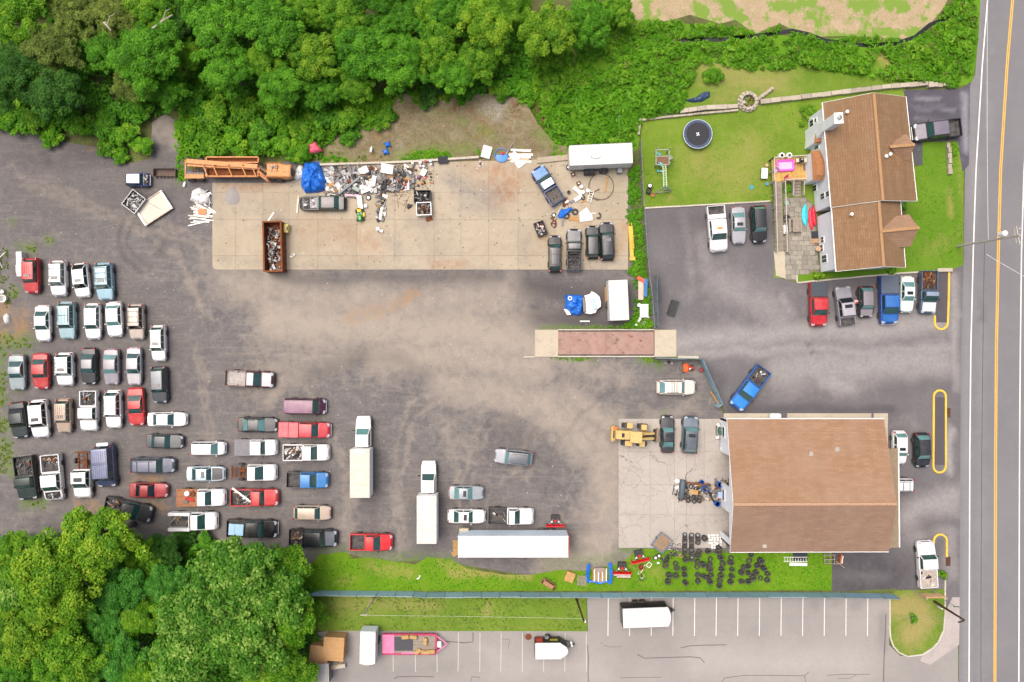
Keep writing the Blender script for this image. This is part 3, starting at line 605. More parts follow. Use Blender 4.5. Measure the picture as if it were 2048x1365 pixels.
    if end >= 1:
        MB().bbox((-L / 2 + .02,0,.5),(.16,hw * 1.6,.22),.05).build('rear_bumper',bumper or pm,root)
        if tails:
            for sg in (-1,1):
                if kind in ('suv','minivan','wagon','hatch','van'): MB().box((-L / 2 + .10,sg * hw * .84,deck + .05),(.16,.12,.34)).build('taillight',TAIL,root)
                else: MB().patch([[(X(t),sg * u * hw * interp(t,fw),interp(t,zt) + .013 - (.03 if u > .85 else 0)) for u in (.6,.8,.96)] for t in (.965,.98,.995)]).build('taillight',TAIL,root)
    # wheels and mirrors
    r = .33 if bx < .4 else .38; 
    if wheels:
        for t in (.175,.80 if end < 1 else .79):
            for sg in (-1,1): put_wheel(root,X(t),sg * (W / 2 - .085),r,.22,rimmat=rimc)
    if mirrors:
        for sg in (-1,1): MB().bbox((X(wb + .05),sg * (hw + (.13 if bx >= .7 else .08)),belt + .06),(.12,.22 if bx >= .7 else .17,.14),.03).build('mirror',BLACKP if bx >= .7 else pm,root)
    if sunroof: MB().bbox((X(wt + .10 * (rt - wt) + .06),0,Hh + .045),(L * .09,wR * 1.15,.03),.012).build('sunroof',GLASS_B,root)
    if rails or cross:
        for sg in (-1,1): MB().tube([(X(wt + .08),sg * wR * .86,Hh + .03),(X(wt + .11),sg * wR * .86,Hh + .10),(X(rt - .07),sg * wR * .86,Hh + .10),(X(rt - .04),sg * wR * .86,Hh + .03)],.022,5).build('roof_rail',RAIL,root)
    if cross:
        for f in ((.3,.75) if cross is True else cross): MB().box((X(wt + (rt - wt) * f),0,Hh + .11),(.05,wR * 1.75,.03)).build('roof_crossbar',RAIL,root)
    if ribs:
        for i in range(ribs):
            y = -wR * .8 + 1.6 * wR * i / (ribs - 1); MB().box(((X(wt + .03) + X(rt - .03)) / 2,y,Hh + .05 * (1 - (y / wR) ** 2) + .012),((rt - wt - .08) * L,.05,.03)).build('roof_rib',paint(roof) if isinstance(roof,str) else pm,root)
    if lightbar:
        MB().bbox((X((wt + rt) / 2 - .03),0,Hh + .10),(.25,wR * .7,.1),.03).build('light_bar',simple('d88a1c',.3),root)
    # load bed
    if end < 1:
        bl = (1 - end) * L - .04; cx = X(end) - .04 - bl / 2; rz_ = p.get('rail',1.18); bm_ = paint(bedcol) if isinstance(bedcol,str) else (bedcol or pm); fm = bedmat or LINER
        if bed in ('open','tonneau','cap'):
            a = MB()
            for sg in (-1,1):
                a.bbox((cx,sg * (hw - .06),.40 + (rz_ - .40) / 2),(bl,.12,rz_ - .40),.02)
            a.box((cx + bl / 2 - .04,0,(.5 + rz_) / 2),(.07,hw * 2 - .26,rz_ - .5)); a.build('bed',bm_,root)
            a = MB(); a.box((cx,0,.70),(bl - .03,hw * 2 - .25,.06))
            for sg in (-1,1): a.bbox((X(.80),sg * (hw - .22),.82),(.75,.2,.2),.05)
            for i in range(7): a.box((cx,-hw * .7 + 1.4 * hw * i / 6,.74),(bl - .1,.05,.025))
            a.build('bed_floor',fm,root)
            if not p.get('notailgate'): MB().bbox((cx - bl / 2 + .04,0,(.55 + rz_) / 2),(.08,hw * 2 - .02,rz_ - .55),.02).build('tailgate',bm_,root)
            MB().bbox((-L / 2 - .02,0,.5),(.14,hw * 1.8,.16),.04).build('rear_bumper',bumper or STEEL,root)
            for sg in (-1,1): MB().box((-L / 2 + .05,sg * (hw - .05),.95),(.06,.13,.3)).build('taillight',TAIL,root)
            if bed == 'tonneau':
                q = MB(); nn = p.get('panels',1)
                for i in range(nn): q.bbox((cx + bl / 2 - bl * (i + .5) / nn,0,rz_ + .025),(bl / nn - .02,hw * 2 - .06,.07),.03)
                q.build('bed_cover',p.get('cover') or pm,root)
        elif bed == 'flat':
            a = MB(); a.box((cx,0,1.0),(bl,W * 1.0,.1))
            for sg in (-1,1): a.box((cx,sg * W * .49,1.04),(bl,.06,.12))
            a.build('flatbed',fm,root); MB().box((cx,0,.75),(bl,hw * .9,.3)).build('frame_rails',BLACKP,root)
        elif bed == 'chassis':
            a = MB()
            for sg in (-1,1): a.box((cx,sg * hw * .48,.72),(bl,.12,.2))
            for i in range(5): a.box((cx + bl * (.42 - .21 * i),0,.70),(.10,hw * .95,.12))
            a.box((cx - bl / 2 + .05,0,.75),(.14,W * .8,.18)); a.cyl((X(.8),-W * .42,.45),(X(.8),W * .42,.45),.07); a.bbox((X(.8),0,.45),(.32,.36,.3),.08)
            a.cyl((cx + bl / 2,0,.5),(X(.8),0,.46),.06); a.bbox((cx + bl * .15,hw * .2,.62),(.8,.4,.25),.06); a.build('frame_rails',fm,root)
        elif bed == 'utility':
            for sg in (-1,1): MB().bbox((cx,sg * (hw - .17),1.0),(bl,.42,1.0),.03).build('tool_cabinet',bm_,root)
            MB().box((cx,0,.75),(bl - .02,hw * 2 - .75,.07)).build('bed_floor',fm,root); MB().box((cx + bl / 2 - .05,0,1.15),(.08,hw * 2 - .76,.9)).build('bulkhead',bm_,root)
            MB().bbox((-L / 2 - .02,0,.55),(.2,hw * 1.9,.16),.03).build('rear_bumper',STEEL,root)
        if toolbox: MB().bbox((cx + bl / 2 - .35,0,rz_ + .03),(.5,hw * 1.94,.28),.04).build('toolbox',toolbox,root)
        root['bed'] = [cx,bl,hw]
    return root

JUNK = [STEEL,RUSTM,BLACKP,simple('b9b9b6',.6,var=.2),simple('e0deda',.6,var=.15),simple('6d6a66',.7,var=.3),simple('8e6f4a',.8,var=.3),simple('9c2a22',.6,var=.2)]
def scrap(mb,sx,sy,z0,hgt,n,w=(3,3,3,2,2,3,1,0.4),lo=.1,hi=.7,mound=True):
    for i in range(n):
        x,y = random.uniform(-sx / 2,sx / 2),random.uniform(-sy / 2,sy / 2)
        q = (1 - (2 * x / sx) ** 2 * .7) * (1 - (2 * y / sy) ** 2 * .7) if mound else 1
        z = z0 + hgt * q * random.uniform(.3,1); mb.m = random.choices(range(8),w)[0]; t = random.random(); s = random.uniform(lo,hi)
        s = min(s,sx * .8,sy * .8)
        x *= max(0,1 - .5 * s / sx) ; y *= max(0,1 - .5 * s / sy)
        if t < .35: mb.box((x,y,z),(s,s * random.uniform(.1,.6),random.uniform(.02,.2)),rz=random.uniform(0,6.3),ry=random.uniform(-.4,.4),rx=random.uniform(-.4,.4))
        elif t < .7:
            a = random.uniform(0,6.3); d = Vector((math.cos(a),math.sin(a),random.uniform(-.3,.3))) * s * .6; mb.cyl(Vector((x,y,z)) - d,Vector((x,y,z)) + d,random.uniform(.02,.06),6)
        elif t < .85: mb.box((x,y,z),(s * .5,s * .4,s * .3),rz=random.uniform(0,6.3),rx=random.uniform(-.6,.6),taper=random.uniform(.6,1))
        else:
            a = random.uniform(0,6.3); mb.tube([(x + s * .4 * math.cos(a + j * .7),y + s * .4 * math.sin(a + j * .7),z + .04 * math.sin(j * 2)) for j in range(6)],.025,5)
    return mb
def bed_load(v,label,n=45,sub=(1,1),dx=0.0,z=.75,hgt=.35,w=(3,3,3,2,2,3,1,.4),name='scrap_load',hi=.8):
    cx,bl,hw = v['bed']; o = scrap(MB(),(bl - .2) * sub[0],(hw * 2 - .35) * sub[1],z,hgt,n,w,hi=hi).build(name,JUNK)
    M = v.matrix_basis @ Matrix.Translation((cx + dx,0,0)); o.matrix_world = M; return tag(o,label,'scrap load',kind='stuff')

ROW = 'cars parked in the left rows'
def car(label,kind,px,py,L,W,hd,col,**k):
    cat = {'sedan': 'car','coupe': 'car','hatch': 'car','wagon': 'car','suv': 'suv','minivan': 'van','van': 'van'}.get(kind,'pickup truck')
    nm = {'car': 'parked_car','suv': 'parked_suv','van': 'parked_van','pickup truck': 'pickup_truck'}[cat]
    return vehicle(nm,label,cat,kind,px,py,L,W,hd,col,**k)
WHT,SIL = 'e9eaea','b4b8ba'
# --- top row of the left lot (front towards the bottom)
car('red suv with a sunroof, leftmost of the short top row','suv',64,552,70,31,271,'b01320',sunroof=True,ribs=5,roof='c01a26')
car('white suv with two roof crossbars beside the red suv','suv',118,557,70,32,271,WHT,sunroof=True,cross=True)
car('white hatchback with a dark rear window in the short top row','hatch',163,561,68,31,276,WHT,sunroof=True,glass='b',rb=.97,rt=.80)
car('pale blue suv at the open end of the short top row','suv',210,563,74,34,273,'8fb4c4',sunroof=True,cross=(.35,.65,.95),rails=True)
# --- second row
car('silver white sedan at the left end of the second row','sedan',86,647,71,31,271,'dfe4ea')
car('pale blue suv with a ribbed roof in the second row','suv',135,641,74,33,271,'94b6be',ribs=4,cross=(.5,))
car('white wagon with red tail lamps in the second row','wagon',186,643,71,32,271,'e4e2e2')
car('plain white sedan with a plain roof in the second row','sedan',229,639,69,32,272,'f0f1f0',rt=.8,rb=.92,glass='l')
car('tan suv with black roof bars at the end of the second row','suv',274,644,70,30,271,'b8aca0',cross=(.2,.5,.8),glass='b')
car('white suv standing alone right of the second row','suv',318,687,71,29,271,WHT,sunroof=True,rails=True)
# --- third row
car('grey green coupe at the left end of the third row','coupe',34,745,70,33,271,'8f9ea0')
car('red sedan with a rear spoiler in the third row','sedan',82,743,71,33,271,'b5121e')
car('white suv with a lattice roof rack in the third row','suv',131,739,65,34,271,'eceeee',cross=(.15,.4,.62),sunroof=True)
car('charcoal sedan with a dull grey roof in the third row','sedan',178,733,73,31,270,'2f3238',roof='8a8b92')
car('lilac grey sedan between two other sedans in the third row','sedan',223,734,71,31,270,'8d8993',glass='l')
car('silver sedan with a bleached hood ending the third row','sedan',268.5,733,75,30,270,'a9a8b0',hood='b9b7b8')
car('black suv standing alone right of the third row','suv',320,770,73,31,272,'4b5058',sunroof=True,roof='6d747c')
# --- fourth row
car('dark green sedan at the left end of the fourth row','sedan',37.5,841,72,34,277,'2b3a3c',glass='b')
car('big white crossover beside the dark green sedan','suv',80,838,75,36,275,'f1f2f3',sunroof=True,glass='b')
car('small boxy tan suv in the fourth row','suv',129,832,67,30,271,'b09a86',sunroof=True,ribs=5)
v = car('white pickup with scrap pipes in its bed in the fourth row','ext',179,822,80,35,270,'eceded'); bed_load(v,'bent pipes and scrap in the bed of the fourth row white pickup',30,w=(3,1,3,1,1,1,.2,0))
car('white suv with a long roof rail beside the white pickup','suv',228,819,75,32,271,'f0f1f1',rails=True)
car('red coupe at the right end of the fourth row','coupe',272,814,75,34,272,'bb1019')
# --- sideways group
car('white sedan parked sideways next to the red coupe','sedan',334,839,78,29,0,'e6e9ec')
car('dark grey sedan parked sideways below the white sedan','sedan',329,883,73,29,-2,'4e545c')
car('navy suv van with roof rack and ribbed roof, parked sideways','suv',305.5,931,88,32,0,'3d4a63',cross=(.3,.8),ribs=4,roof='62687c',H=1.85,wb=.24,wt=.33)
v = car('tall navy blue van with a ribbed roof, rear doors open','van',212,933,82,40,274,'39466a',ribs=7,H=2.25,roof='6a7396')
for sg in (-1,): MB().bbox((-82 * S / 2 - .25,.2,1.2),(.45,1.5,.9),.05).build('rear_door',paint('c9cdd6'),v)
v = car('white pickup cab on a bare rusty frame beside the navy van','ext',166,950,92,36,271,'e8eaea',bed='chassis',bedmat=RUSTM,sunroof=True,wb=.22,wt=.34,rt=.58,rb=.61)
v = car('white crew cab pickup with no hood and scrap in its bed','crew',106,955,91,39,275,'eceeee',nohood=True,wb=.21,wt=.32,rt=.57,rb=.60); bed_load(v,'white and black scrap in the bed of the hoodless pickup',26,sub=(.5,1),dx=-.3)
v = car('dark green pickup with a black bed in the left corner','single',53,956,88,40,277,'17332e',bedcol='26292c',bedmat=LINER)
bed_load(v,'dark scrap and a tyre in the bed of the dark green pickup',22,w=(1,.5,4,0,0,2,0,0))
car('small pure white minivan parked sideways','minivan',417,897,68,28,0,'f4f5f5',glass='l')
car('silver blue sedan with a black hood and sunroof','sedan',411,948,76,31,0,'b9cbd8',hood='2f343a',sunroof=True)
car('dark red coupe with torn rear roof, parked sideways','coupe',297,981,76,31,-1,'98101e',glass='b',hood='a8283a')
v = car('white single cab pickup with a rusty flat deck','single',403,995,96,35,0,'efefec',bed='flat',bedmat=mat('rust_deck',hx('9a6a4c'),rough=.9,var=.25,scale=3,rust=.25),hood='d9d2c8')
v = car('red single cab pickup with a white plank across its bed','single',510,995,94,35,0,'c0101a'); bed_load(v,'grey scrap in the bed of the red pickup with the plank',30,w=(3,1,2,2,1,2,.5,1))
x,y = U(483,990,1.4); tag(MB().box((0,0,0),(2.9,.22,.06)).build('white_plank',simple('e6e4df',.6),None,loc=(x,y,1.45),rz=R(-37)),'long white plank lying across the red pickup bed','plank')
v = car('dark pickup half under the tree edge','ext',258,1019,94,35,-13,'4a4b50',bedcol='25272a'); bed_load(v,'brown scrap in the dark pickup half under the trees',24,w=(1,3,2,0,0,2,2,0))
v = car('white pickup with a plain grey flat deck','ext',512,895,84,33,0,'f0f1f2',bed='flat',bedmat=simple('77767a',.85,var=.12))
v = car('white pickup on a bare rusty frame in the sideways group','single',508,945,90,34,0,'eef0f1',bed='chassis',bedmat=RUSTM,wb=.26,wt=.42,rt=.58,rb=.60)
car('black sedan with a scraped grey roof, parked sideways','sedan',515,850,79,31,-1,'2c2f34',roof='54575e',hood='45484f',glass='l',rails=True)
v = car('maroon and silver pickup standing alone left of the centre','single',500,758,96,34,-3,'5e2430',roof='b5b2b6',hood='b9b6ba',bedmat=simple('a09a96',.7,var=.35,scale=5),wb=.24,wt=.37)
car('purple cargo van with a ribbed roof','van',610.5,813,82,33,-1,'5b2748',ribs=7,roof='714062',bumper=PLATE,wb=.14,wt=.26)
v = car('long red pickup with a red bed cover and white bumper','ext',610,860,102,32,-1,'b81a30',bed='tonneau',panels=2,bumper=PLATE,cover=paint('c02a3e'),wb=.22,wt=.33,rt=.56,rb=.59)
v = car('white pickup with a bed full of mixed junk','single',613,905,91,34,0,'e8e7e2',wb=.24,wt=.36,rt=.52,rb=.545); bed_load(v,'colourful mixed junk in the white pickup bed',60,w=(3,2,2,3,3,2,3,1))
car('small bright blue pickup with an empty black bed','ext',615.5,960,82,32,-1,'1676bd',bedcol='2e3034',wb=.26,wt=.4,rt=.63,rb=.655)
car('beige wagon with a red rear end','wagon',624,1026,75,30,-1,'b9a795',bumper=simple('8e1418',.5))
car('red single cab pickup with a dark bed near the grass','single',743,1084,84,34,-1,'d01420',wb=.27,wt=.42,rt=.6,rb=.62,bedmat=LINER)
v = car('black crew cab pickup with a dirt filled bed','crew',627,1076,95,35,-1,'1f242c',hood='5a616c'); bed_load(v,'brown dirt and debris in the black crew cab bed',30,w=(1,2,1,1,0,2,3,0))
v = car('dark navy pickup with a pale blue panel over its bed','ext',505,1057,100,36,-1,'14181f',bumper=PLATE)
x,y = U(472,1060,1.3); o = MB(); o.bbox((0,0,0),(1.9,1.45,.06),.02); o.box((-.2,0,.05),(.06,1.3,.05)); tag(o.build('bed_panel',simple('8fb4d0',.5,var=.12),None,loc=(x,y,1.3),rz=R(-4)),'pale blue panel lying over the dark navy pickup bed','panel')
v = car('white utility truck with side cabinets near the trees','single',388,1042,94,37,0,'f3f4f4',bed='utility',wb=.23,wt=.36,rt=.5,rb=.52)
cx,bl,hw = v['bed']
bed_load(v,'wood and grey boxes in the white utility truck',14,sub=(1,.6),w=(1,0,1,1,0,2,4,0))
car('silver grey sedan with a small sunroof near the box truck','sedan',932,986,69,29,-1,'9aa4aa',sunroof=True,glass='l')
car('grey suv standing alone in the middle of the yard','suv',1027,915,76,31,174,'8b909a',roof='5b6068',rails=True,glass='l')
car('white sedan with a dark sunroof above the long trailer','sedan',933,1033,75,29,-1,'f1f3f5',sunroof=True)
v = car('white single cab pickup with a black bed above the long trailer','single',1022,1032,91,34,-1,'f2f4f6',bedcol='4b4f55',bedmat=LINER,wb=.3,wt=.42,rt=.54,rb=.57)
bed_load(v,'wooden tools in the black bed above the long trailer',8,w=(1,.2,1,1,0,0,3,0),hgt=.1)
car('beige wagon with a roof rack near the angled fence','wagon',1353,775,76,31,0,'d9d2c8',cross=(.3,.45,.6),rails=True,glass='l',rb=.97,rt=.83)
car('black sedan with sunroof in front of the yellow loader','sedan',1335,869,74,28,90,'2c323a',sunroof=True,glass='l')
car('dark slate suv beside the workshop doors','suv',1380,870,74,33,87,'4b5866',sunroof=True,rails=True,glass='l',hood='5e6e7e')
v = car('bright blue pickup parked at an angle on the asphalt','single',1499,776.5,96,35,233.5,'1260b0',roof='1f86d8',hood='1f86d8',bedmat=LINER,wb=.25,wt=.36,rt=.58,rb=.6); bed_load(v,'red machine and tools in the angled blue pickup bed',10,sub=(.8,.8),w=(1,0,2,1,0,0,0,3))
car('small white car by the workshop porch','hatch',1799,896,66,29,270,'f2f3f3',sunroof=True,glass='l')
car('black hatchback between the workshop and the yellow kerb','hatch',1844,901,68,32,272,'1c2026',rails=True,roof='3a3f47',hood='363b42',glass='l')
car('white suv half under the workshop porch roof','suv',1790,970,72,27,180,'e9edf0',cross=(.45,.8))
v = car('white pickup with hoses in its bed near the grass island','single',1853,1129,92,37,93.5,'f3f5f5',bedmat=simple('a39a90',.8,var=.25),rt=.56,rb=.58); bed_load(v,'coiled hoses and tools in the white pickup bed by the island',12,w=(1,0,2,2,1,0,1,.5),hgt=.15)
car('red pickup with a black bed cover in the front row','single',1636,609,88,35,271,'b3101c',bed='tonneau',cover=simple('3d444b',.7,var=.1),roof='c8182a',hood='c8182a',wb=.24,wt=.37,rt=.62,rb=.64)
car('silver pickup suv with its tailgate down in the front row','crew',1689,612,78,33,97,'8e8c96',roof='b4b0ba',sunroof=True,glass='b',wb=.3,wt=.43,rt=.76,rb=.78,notailgate=True)
car('small black hatchback with red tail lamps in the front row','hatch',1732,604,62,31,271,'3a373e',roof='8c868c',hood='8c888e',glass='l')
car('blue pickup with a grey bed cover in the front row','single',1777,600,97,37,271,'1a4fa0',bed='tonneau',cover=simple('4f5866',.7,var=.1),roof='2a70c0',hood='2a70c0',wb=.2,wt=.34,rt=.58,rb=.6,bumper=PLATE)
car('pale green sedan with a sunroof in the front row','sedan',1814,589,72,28,269,'cfe0d8',sunroof=True,glass='l')
v = car('slate blue pickup with a rusty load by the yellow kerb','single',1856,585,85,34,269,'4d617a',roof='8fa0b4',hood='dbe3ea',wb=.27,wt=.4,rt=.5,rb=.52)
bed_load(v,'rusty orange scrap in the slate blue pickup bed',50,w=(.2,6,.3,0,0,0,2.5,0),hgt=.45)
car('white crew cab pickup with an amber light bar','crew',1434,458,91,37,275,'f2f3f3',lightbar=True,bedmat=LINER,toolbox=simple('eceeee',.5),wb=.24,wt=.37,rt=.66,rb=.68)
car('silver sedan beside the white crew cab pickup','sedan',1477,451,73,29,272,'a9aab0',sunroof=True,glass='l')
car('black suv at the right end of the three by the deck ramp','suv',1517,449,74,31,273,'23262c',roof='2f343c',glass='l',rails=True)
v = car('blue pickup with a white cab roof among the scrap','single',1095,371,82,33,122,'123f7c',roof='f2f3f4',hood='1a6aa6',wb=.28,wt=.40,rt=.58,rb=.6,bedmat=simple('5e5a58',.85,var=.3)); bed_load(v,'leaves and grit in the blue and white pickup bed',14,w=(1,1,2,0,0,2,1,0),hgt=.08,hi=.4)
car('black suv with a ribbed roof at the concrete edge','suv',1109.5,508,73,27,90,'15171b',ribs=3,roof='4a4d54',cross=(.35,.9),wb=.24,wt=.36,rails=True)
v = car('weathered grey pickup with loose tyres in its bed','single',1148,500,83,31,90,'3a3c42',roof='5a5c63',hood='66686e',bedmat=LINER,wb=.31,wt=.37,rt=.5,rb=.51)
car('black suv with a dull black hood beside the weathered pickup','suv',1185,485,66,27,91,'1c1e22',roof='3c4046',hood='43444a')
car('dark navy suv, rightmost of the four on the concrete','suv',1214,483,76,30,92,'161d2e',rails=True,sunroof=True,roof='272e3e',hood='1b2333')
v = car('wrecked dark sedan with its engine exposed in the scrap area','sedan',645,407,92,31,180,'20282c',nofront=True,roof='45434e',wheels=False,tails=False,wb=.42,wt=.5,rt=.78,rb=.88,glass=None,mirrors=False)
MB().patch([[(92 * S / 2 - t * 92 * S,u * .9,.9 + (t - .2) * .5) for u in (-.75,0,.75)] for t in (.24,.32,.41)]).build('hood',paint('4e4a5c'),v)
car('dark grey pickup in the driveway of the white house','crew',1873,261,94,37,186.7,'3c3944',roof='7c7684',hood='8b8592',bumper=PLATE,bedmat=LINER)
# tiny two-seater
v = vehicle('microcar','tiny blue and white car without a hood near the trees','car','hatch',275,360,47,27,0,'2a3f86',roof='f2f4f6',wb=.22,wt=.3,rt=.84,rb=.98,H=1.5,nofront=True,tails=False)
for sx in (-1,1): MB().bbox((sx * 1.5,0,.5),(.14,1.35,.16),.04).build('bumper',PLATE,v)

# --- box trucks
def box_truck(label,px,y_top,y_cab_end,y_box_end,roofhex):
    k = S * (1 - 3.3 / H); root_y = (y_top + y_box_end) / 2
    W = 2.5; cabL = (y_cab_end - y_top) * S; bl = (y_box_end - y_cab_end - 1) * S * .975; L = cabL + bl
    x0,y0 = U(px,y_box_end,3.1); root = thing('box_truck',label,'box truck',loc=(x0,y0,0),rz=R(90),group='white box trucks')
    pm = paint('eef0f0',dust=.05); hw = .98
    b = MB(); cx = bl
    st = [(bl + cabL,.72,.75,.62),(bl + cabL - .08,.85,.95,.8),(bl + cabL - .5,.95,1.12,1),(bl + cabL * .62,1,1.28,1),(bl + cabL * .60,1,1.3,1),(bl + .12,1,1.3,1)]
    rings = []
    for x,w,z,q in st:
        s = [(-.95,.35),(-1,.55),(-1,z - .12),(-.93,z - .03),(-.5,z),(0,z + .02)]
        rr = [(x,u * hw * w,zz) for u,zz in s]; rings.append(rr + [(a,-bb,c) for a,bb,c in rr[:-1][::-1]])
    n = 11; b.add([q for r_ in rings for q in r_],[(i * n + j,i * n + j + 1,(i + 1) * n + j + 1,(i + 1) * n + j) for i in range(len(st) - 1) for j in range(n - 1)] + [tuple(range(n)),tuple(range((len(st) - 1) * n,len(st) * n))])
    cw = [(bl + cabL * .62,0,.9),(bl + cabL * .42,1,.82),(bl + cabL * .25,1.03,.82),(bl + .15,1,.82),(bl + .13,0,.9)]
    def cp(x,a,wr,u): return (x,u * hw * (.92 + (wr - .92) * min(a,1)),1.27 + .78 * a + .05 * a * (1 - u * u))
    b.add([cp(x,a,wr,u) for x,a,wr in cw for u in (-1,-.9,-.5,0,.5,.9,1)],[(i * 7 + j,i * 7 + j + 1,(i + 1) * 7 + j + 1,(i + 1) * 7 + j) for i in range(4) for j in range(6)])
    for sg in (-1,1): b.add([(bl + cabL * .62,sg * hw * .92,1.27),(bl + cabL * .42,sg * hw * .82,2.05),(bl + .15,sg * hw * .82,2.05),(bl + .13,sg * hw * .92,1.27)],[(0,1,2,3)])
    b.build('cab',pm,root,35)
    MB().patch([[(lambda q: (q[0] + .01,q[1],q[2] + .02))(cp(bl + cabL * (.62 - .2 * s),s * 1.04,.82,u)) for u in (-.88,-.4,0,.4,.88)] for s in (.1,.5,.95)]).build('windshield',GLASS_SKY if px < 800 else GLASS,root,60)
    for sg in (-1,1):
        MB().patch([[(bl + cabL * .55,sg * hw * .925,1.36),(bl + .3,sg * hw * .925,1.36)],[(bl + cabL * .41,sg * hw * .85,1.95),(bl + .3,sg * hw * .85,1.95)]]).build('side_window',GLASS_B,root)
        MB().bbox((bl + cabL * .55,sg * (hw + .2),1.5),(.1,.3,.3),.03).build('mirror',BLACKP,root)
        MB().bbox((bl + cabL - .12,sg * .72,.85),(.12,.3,.18),.03).build('headlight',LAMP,root)
        for xx in (bl + cabL - .95,bl * .3): put_wheel(root,xx,sg * .92,.42,.26)
    MB().patch([[(bl + cabL * t,u * .72,1.325 - (t - .62) ** 2 * 1.9) for u in (-1,0,1)] for t in (.64,.75,.86,.95)]).build('hood',pm,root,50)
    bx = MB(); bx.bbox((bl / 2,0,2.15),(bl,W,2.1),.04); bx.build('cargo_box',mat('box_side',hx('e6e6e2'),rough=.5,var=.06),root)
    MB().bbox((bl / 2,0,3.225),(bl - .06,W - .06,.05),.02).build('box_roof',mat('box_roof' + roofhex,hx(roofhex),rough=.6,var=.1,scale=.9,dust=.4),root)
    for i in range(9): MB().box((bl * (i + .5) / 9,0,3.256),(.035,W - .2,.014)).build('roof_bow',GALV_,root)
    for sg in (-1,1):
        for i in range(4): MB().box((bl * (i + .5) / 4,sg * (W / 2 - .04),3.26),(.1,.05,.03)).build('marker_lamp',simple('c9a48a',.4),root)
        MB().box((bl / 2,sg * W / 2,1.13),(bl,.04,.1)).build('rub_rail',STEEL,root)
    MB().box((bl / 2,0,.85),(bl,.9,.3)).build('frame_rails',BLACKP,root); MB().bbox((bl + .06,-.4,1.9),(.18,.5,.25),.04).build('exhaust_stack',BLACKP,root)
    MB().bbox((bl - .25,.0,3.3),(.3,1.6,.1),.03).build('roof_fairing',pm,root)
    return root
box_truck('white box truck facing up the yard, nearer the red pickups',720,838,899,996,'c4c0b2')
box_truck('white box truck beside the long white trailer',853.5,930,992,1088,'c6c5be')
# ================================================================ BUILDINGS, FENCES, POLES
def m_shingle(key,c0,c1,c2,ang,streak):
    m = bpy.data.materials.new(key); nt,N,L,b = nodes_of(m); w = wpos(nt)
    mp = N.new('ShaderNodeMapping'); mp.inputs['Rotation'].default_value = (0,0,ang); L.new(w,mp.inputs['Vector'])
    br = N.new('ShaderNodeTexBrick'); br.inputs['Scale'].default_value = 1; br.inputs['Brick Width'].default_value = .9; br.inputs['Row Height'].default_value = .26; br.inputs['Mortar Size'].default_value = .02
    br.inputs['Color1'].default_value = hx(c0); br.inputs['Color2'].default_value = hx(c1); br.inputs['Mortar'].default_value = hx(c2); br.inputs['Bias'].default_value = 0; L.new(mp.outputs[0],br.inputs['Vector'])
    ms = N.new('ShaderNodeMapping'); ms.inputs['Rotation'].default_value = (0,0,ang); ms.inputs['Scale'].default_value = (.6,2.2,1); L.new(w,ms.inputs['Vector'])
    s1 = noise(nt,1.0,6,.7,ms.outputs[0]); s2 = noise(nt,.22,5,.6,w)
    c = mixc(nt,ramp(nt,s1,.35,.7,0,.55),br.outputs['Color'],hx(c2))
    c = mixc(nt,ramp(nt,s2,.4,.7,0,.5),c,hx(streak))
    mv = N.new('ShaderNodeMapping'); mv.inputs['Rotation'].default_value = (0,0,ang); mv.inputs['Scale'].default_value = (1.1,.06,1); L.new(w,mv.inputs['Vector'])
    c = mixc(nt,ramp(nt,noise(nt,.8,3,.5,mv.outputs[0]),.45,.75,0,.35),c,hx(c2))
    L.new(c,b.inputs['Base Color']); b.inputs['Roughness'].default_value = .95; b.inputs['Specular IOR Level'].default_value = .15; bump(nt,b,br.outputs['Fac'],.25,.02); return m
HOUSE_ANG = R(4.4)
SH_A = m_shingle('house_shingles','8e7258','82664c','6c543e',R(90 - 4.4),'7a6650'); SH_B = m_shingle('workshop_shingles','9a7c64','8f7159','7c624e',0,'947c6a')
SIDING = mat('white_siding',hx('d9dee4'),rough=.6,var=.06,scale=1.0); TRIM = mat('white_trim',hx('e4e5e2'),rough=.6,var=.06); WIN = mat('window_pane',hx('27323a'),rough=.1,var=.2,spec=.7)
WOODG = mat('grey_wood',hx('8d8378'),rough=.85,var=.22,scale=4,objvar=.15); WOODY = mat('yellow_deck_wood',hx('c29c58'),rough=.8,var=.18,scale=3,objvar=.2)
STONE = m_concrete('wall_stone','aaa190','b8af9f','8f8573',0,.25); KERB = m_concrete('kerb_concrete','b9b3a4','c6c0b2','a49c8c')
BLUEF = mat('blue_slat',hx('84a6b6'),rough=.7,var=.12,scale=3,objvar=.12); GALV = mat('galvanised',hx('8a9194'),rough=.5,metal=.5,var=.15)
YKERB = mat('yellow_kerb',hx('d4b040'),rough=.7,var=.15,scale=3,dust=.15)
def W3(p,h): x,y = U(p[0],p[1],h); return Vector((x,y,h))
def roof_part(root,nm,pts,mt,th=.16): 
    """pts: eave a, eave b, ridge b, ridge a (world)"""
    P = []
    for i in range(3):
        t = i / 2; P.append([tuple(pts[0].lerp(pts[3],t)),tuple(pts[0].lerp(pts[3],t).lerp(pts[1].lerp(pts[2],t),.5)),tuple(pts[1].lerp(pts[2],t))])
    return MB().patch(P,th).build(nm,mt,root)
def wall_poly(root,nm,pts,mt,th=.15,inward=None):
    """vertical wall polygon given in world points, given thickness"""
    n = len(pts); nrm = (pts[1] - pts[0]).cross(pts[-1] - pts[0]).normalized(); o = nrm * th
    if inward is not None and (inward - pts[0]).dot(o) < 0: o = -o
    return MB().add([tuple(p) for p in pts] + [tuple(p + o) for p in pts],[tuple(range(n)),tuple(range(2 * n - 1,n - 1,-1))] + [(i,(i + 1) % n,n + (i + 1) % n,n + i) for i in range(n)]).build(nm,mt,root)
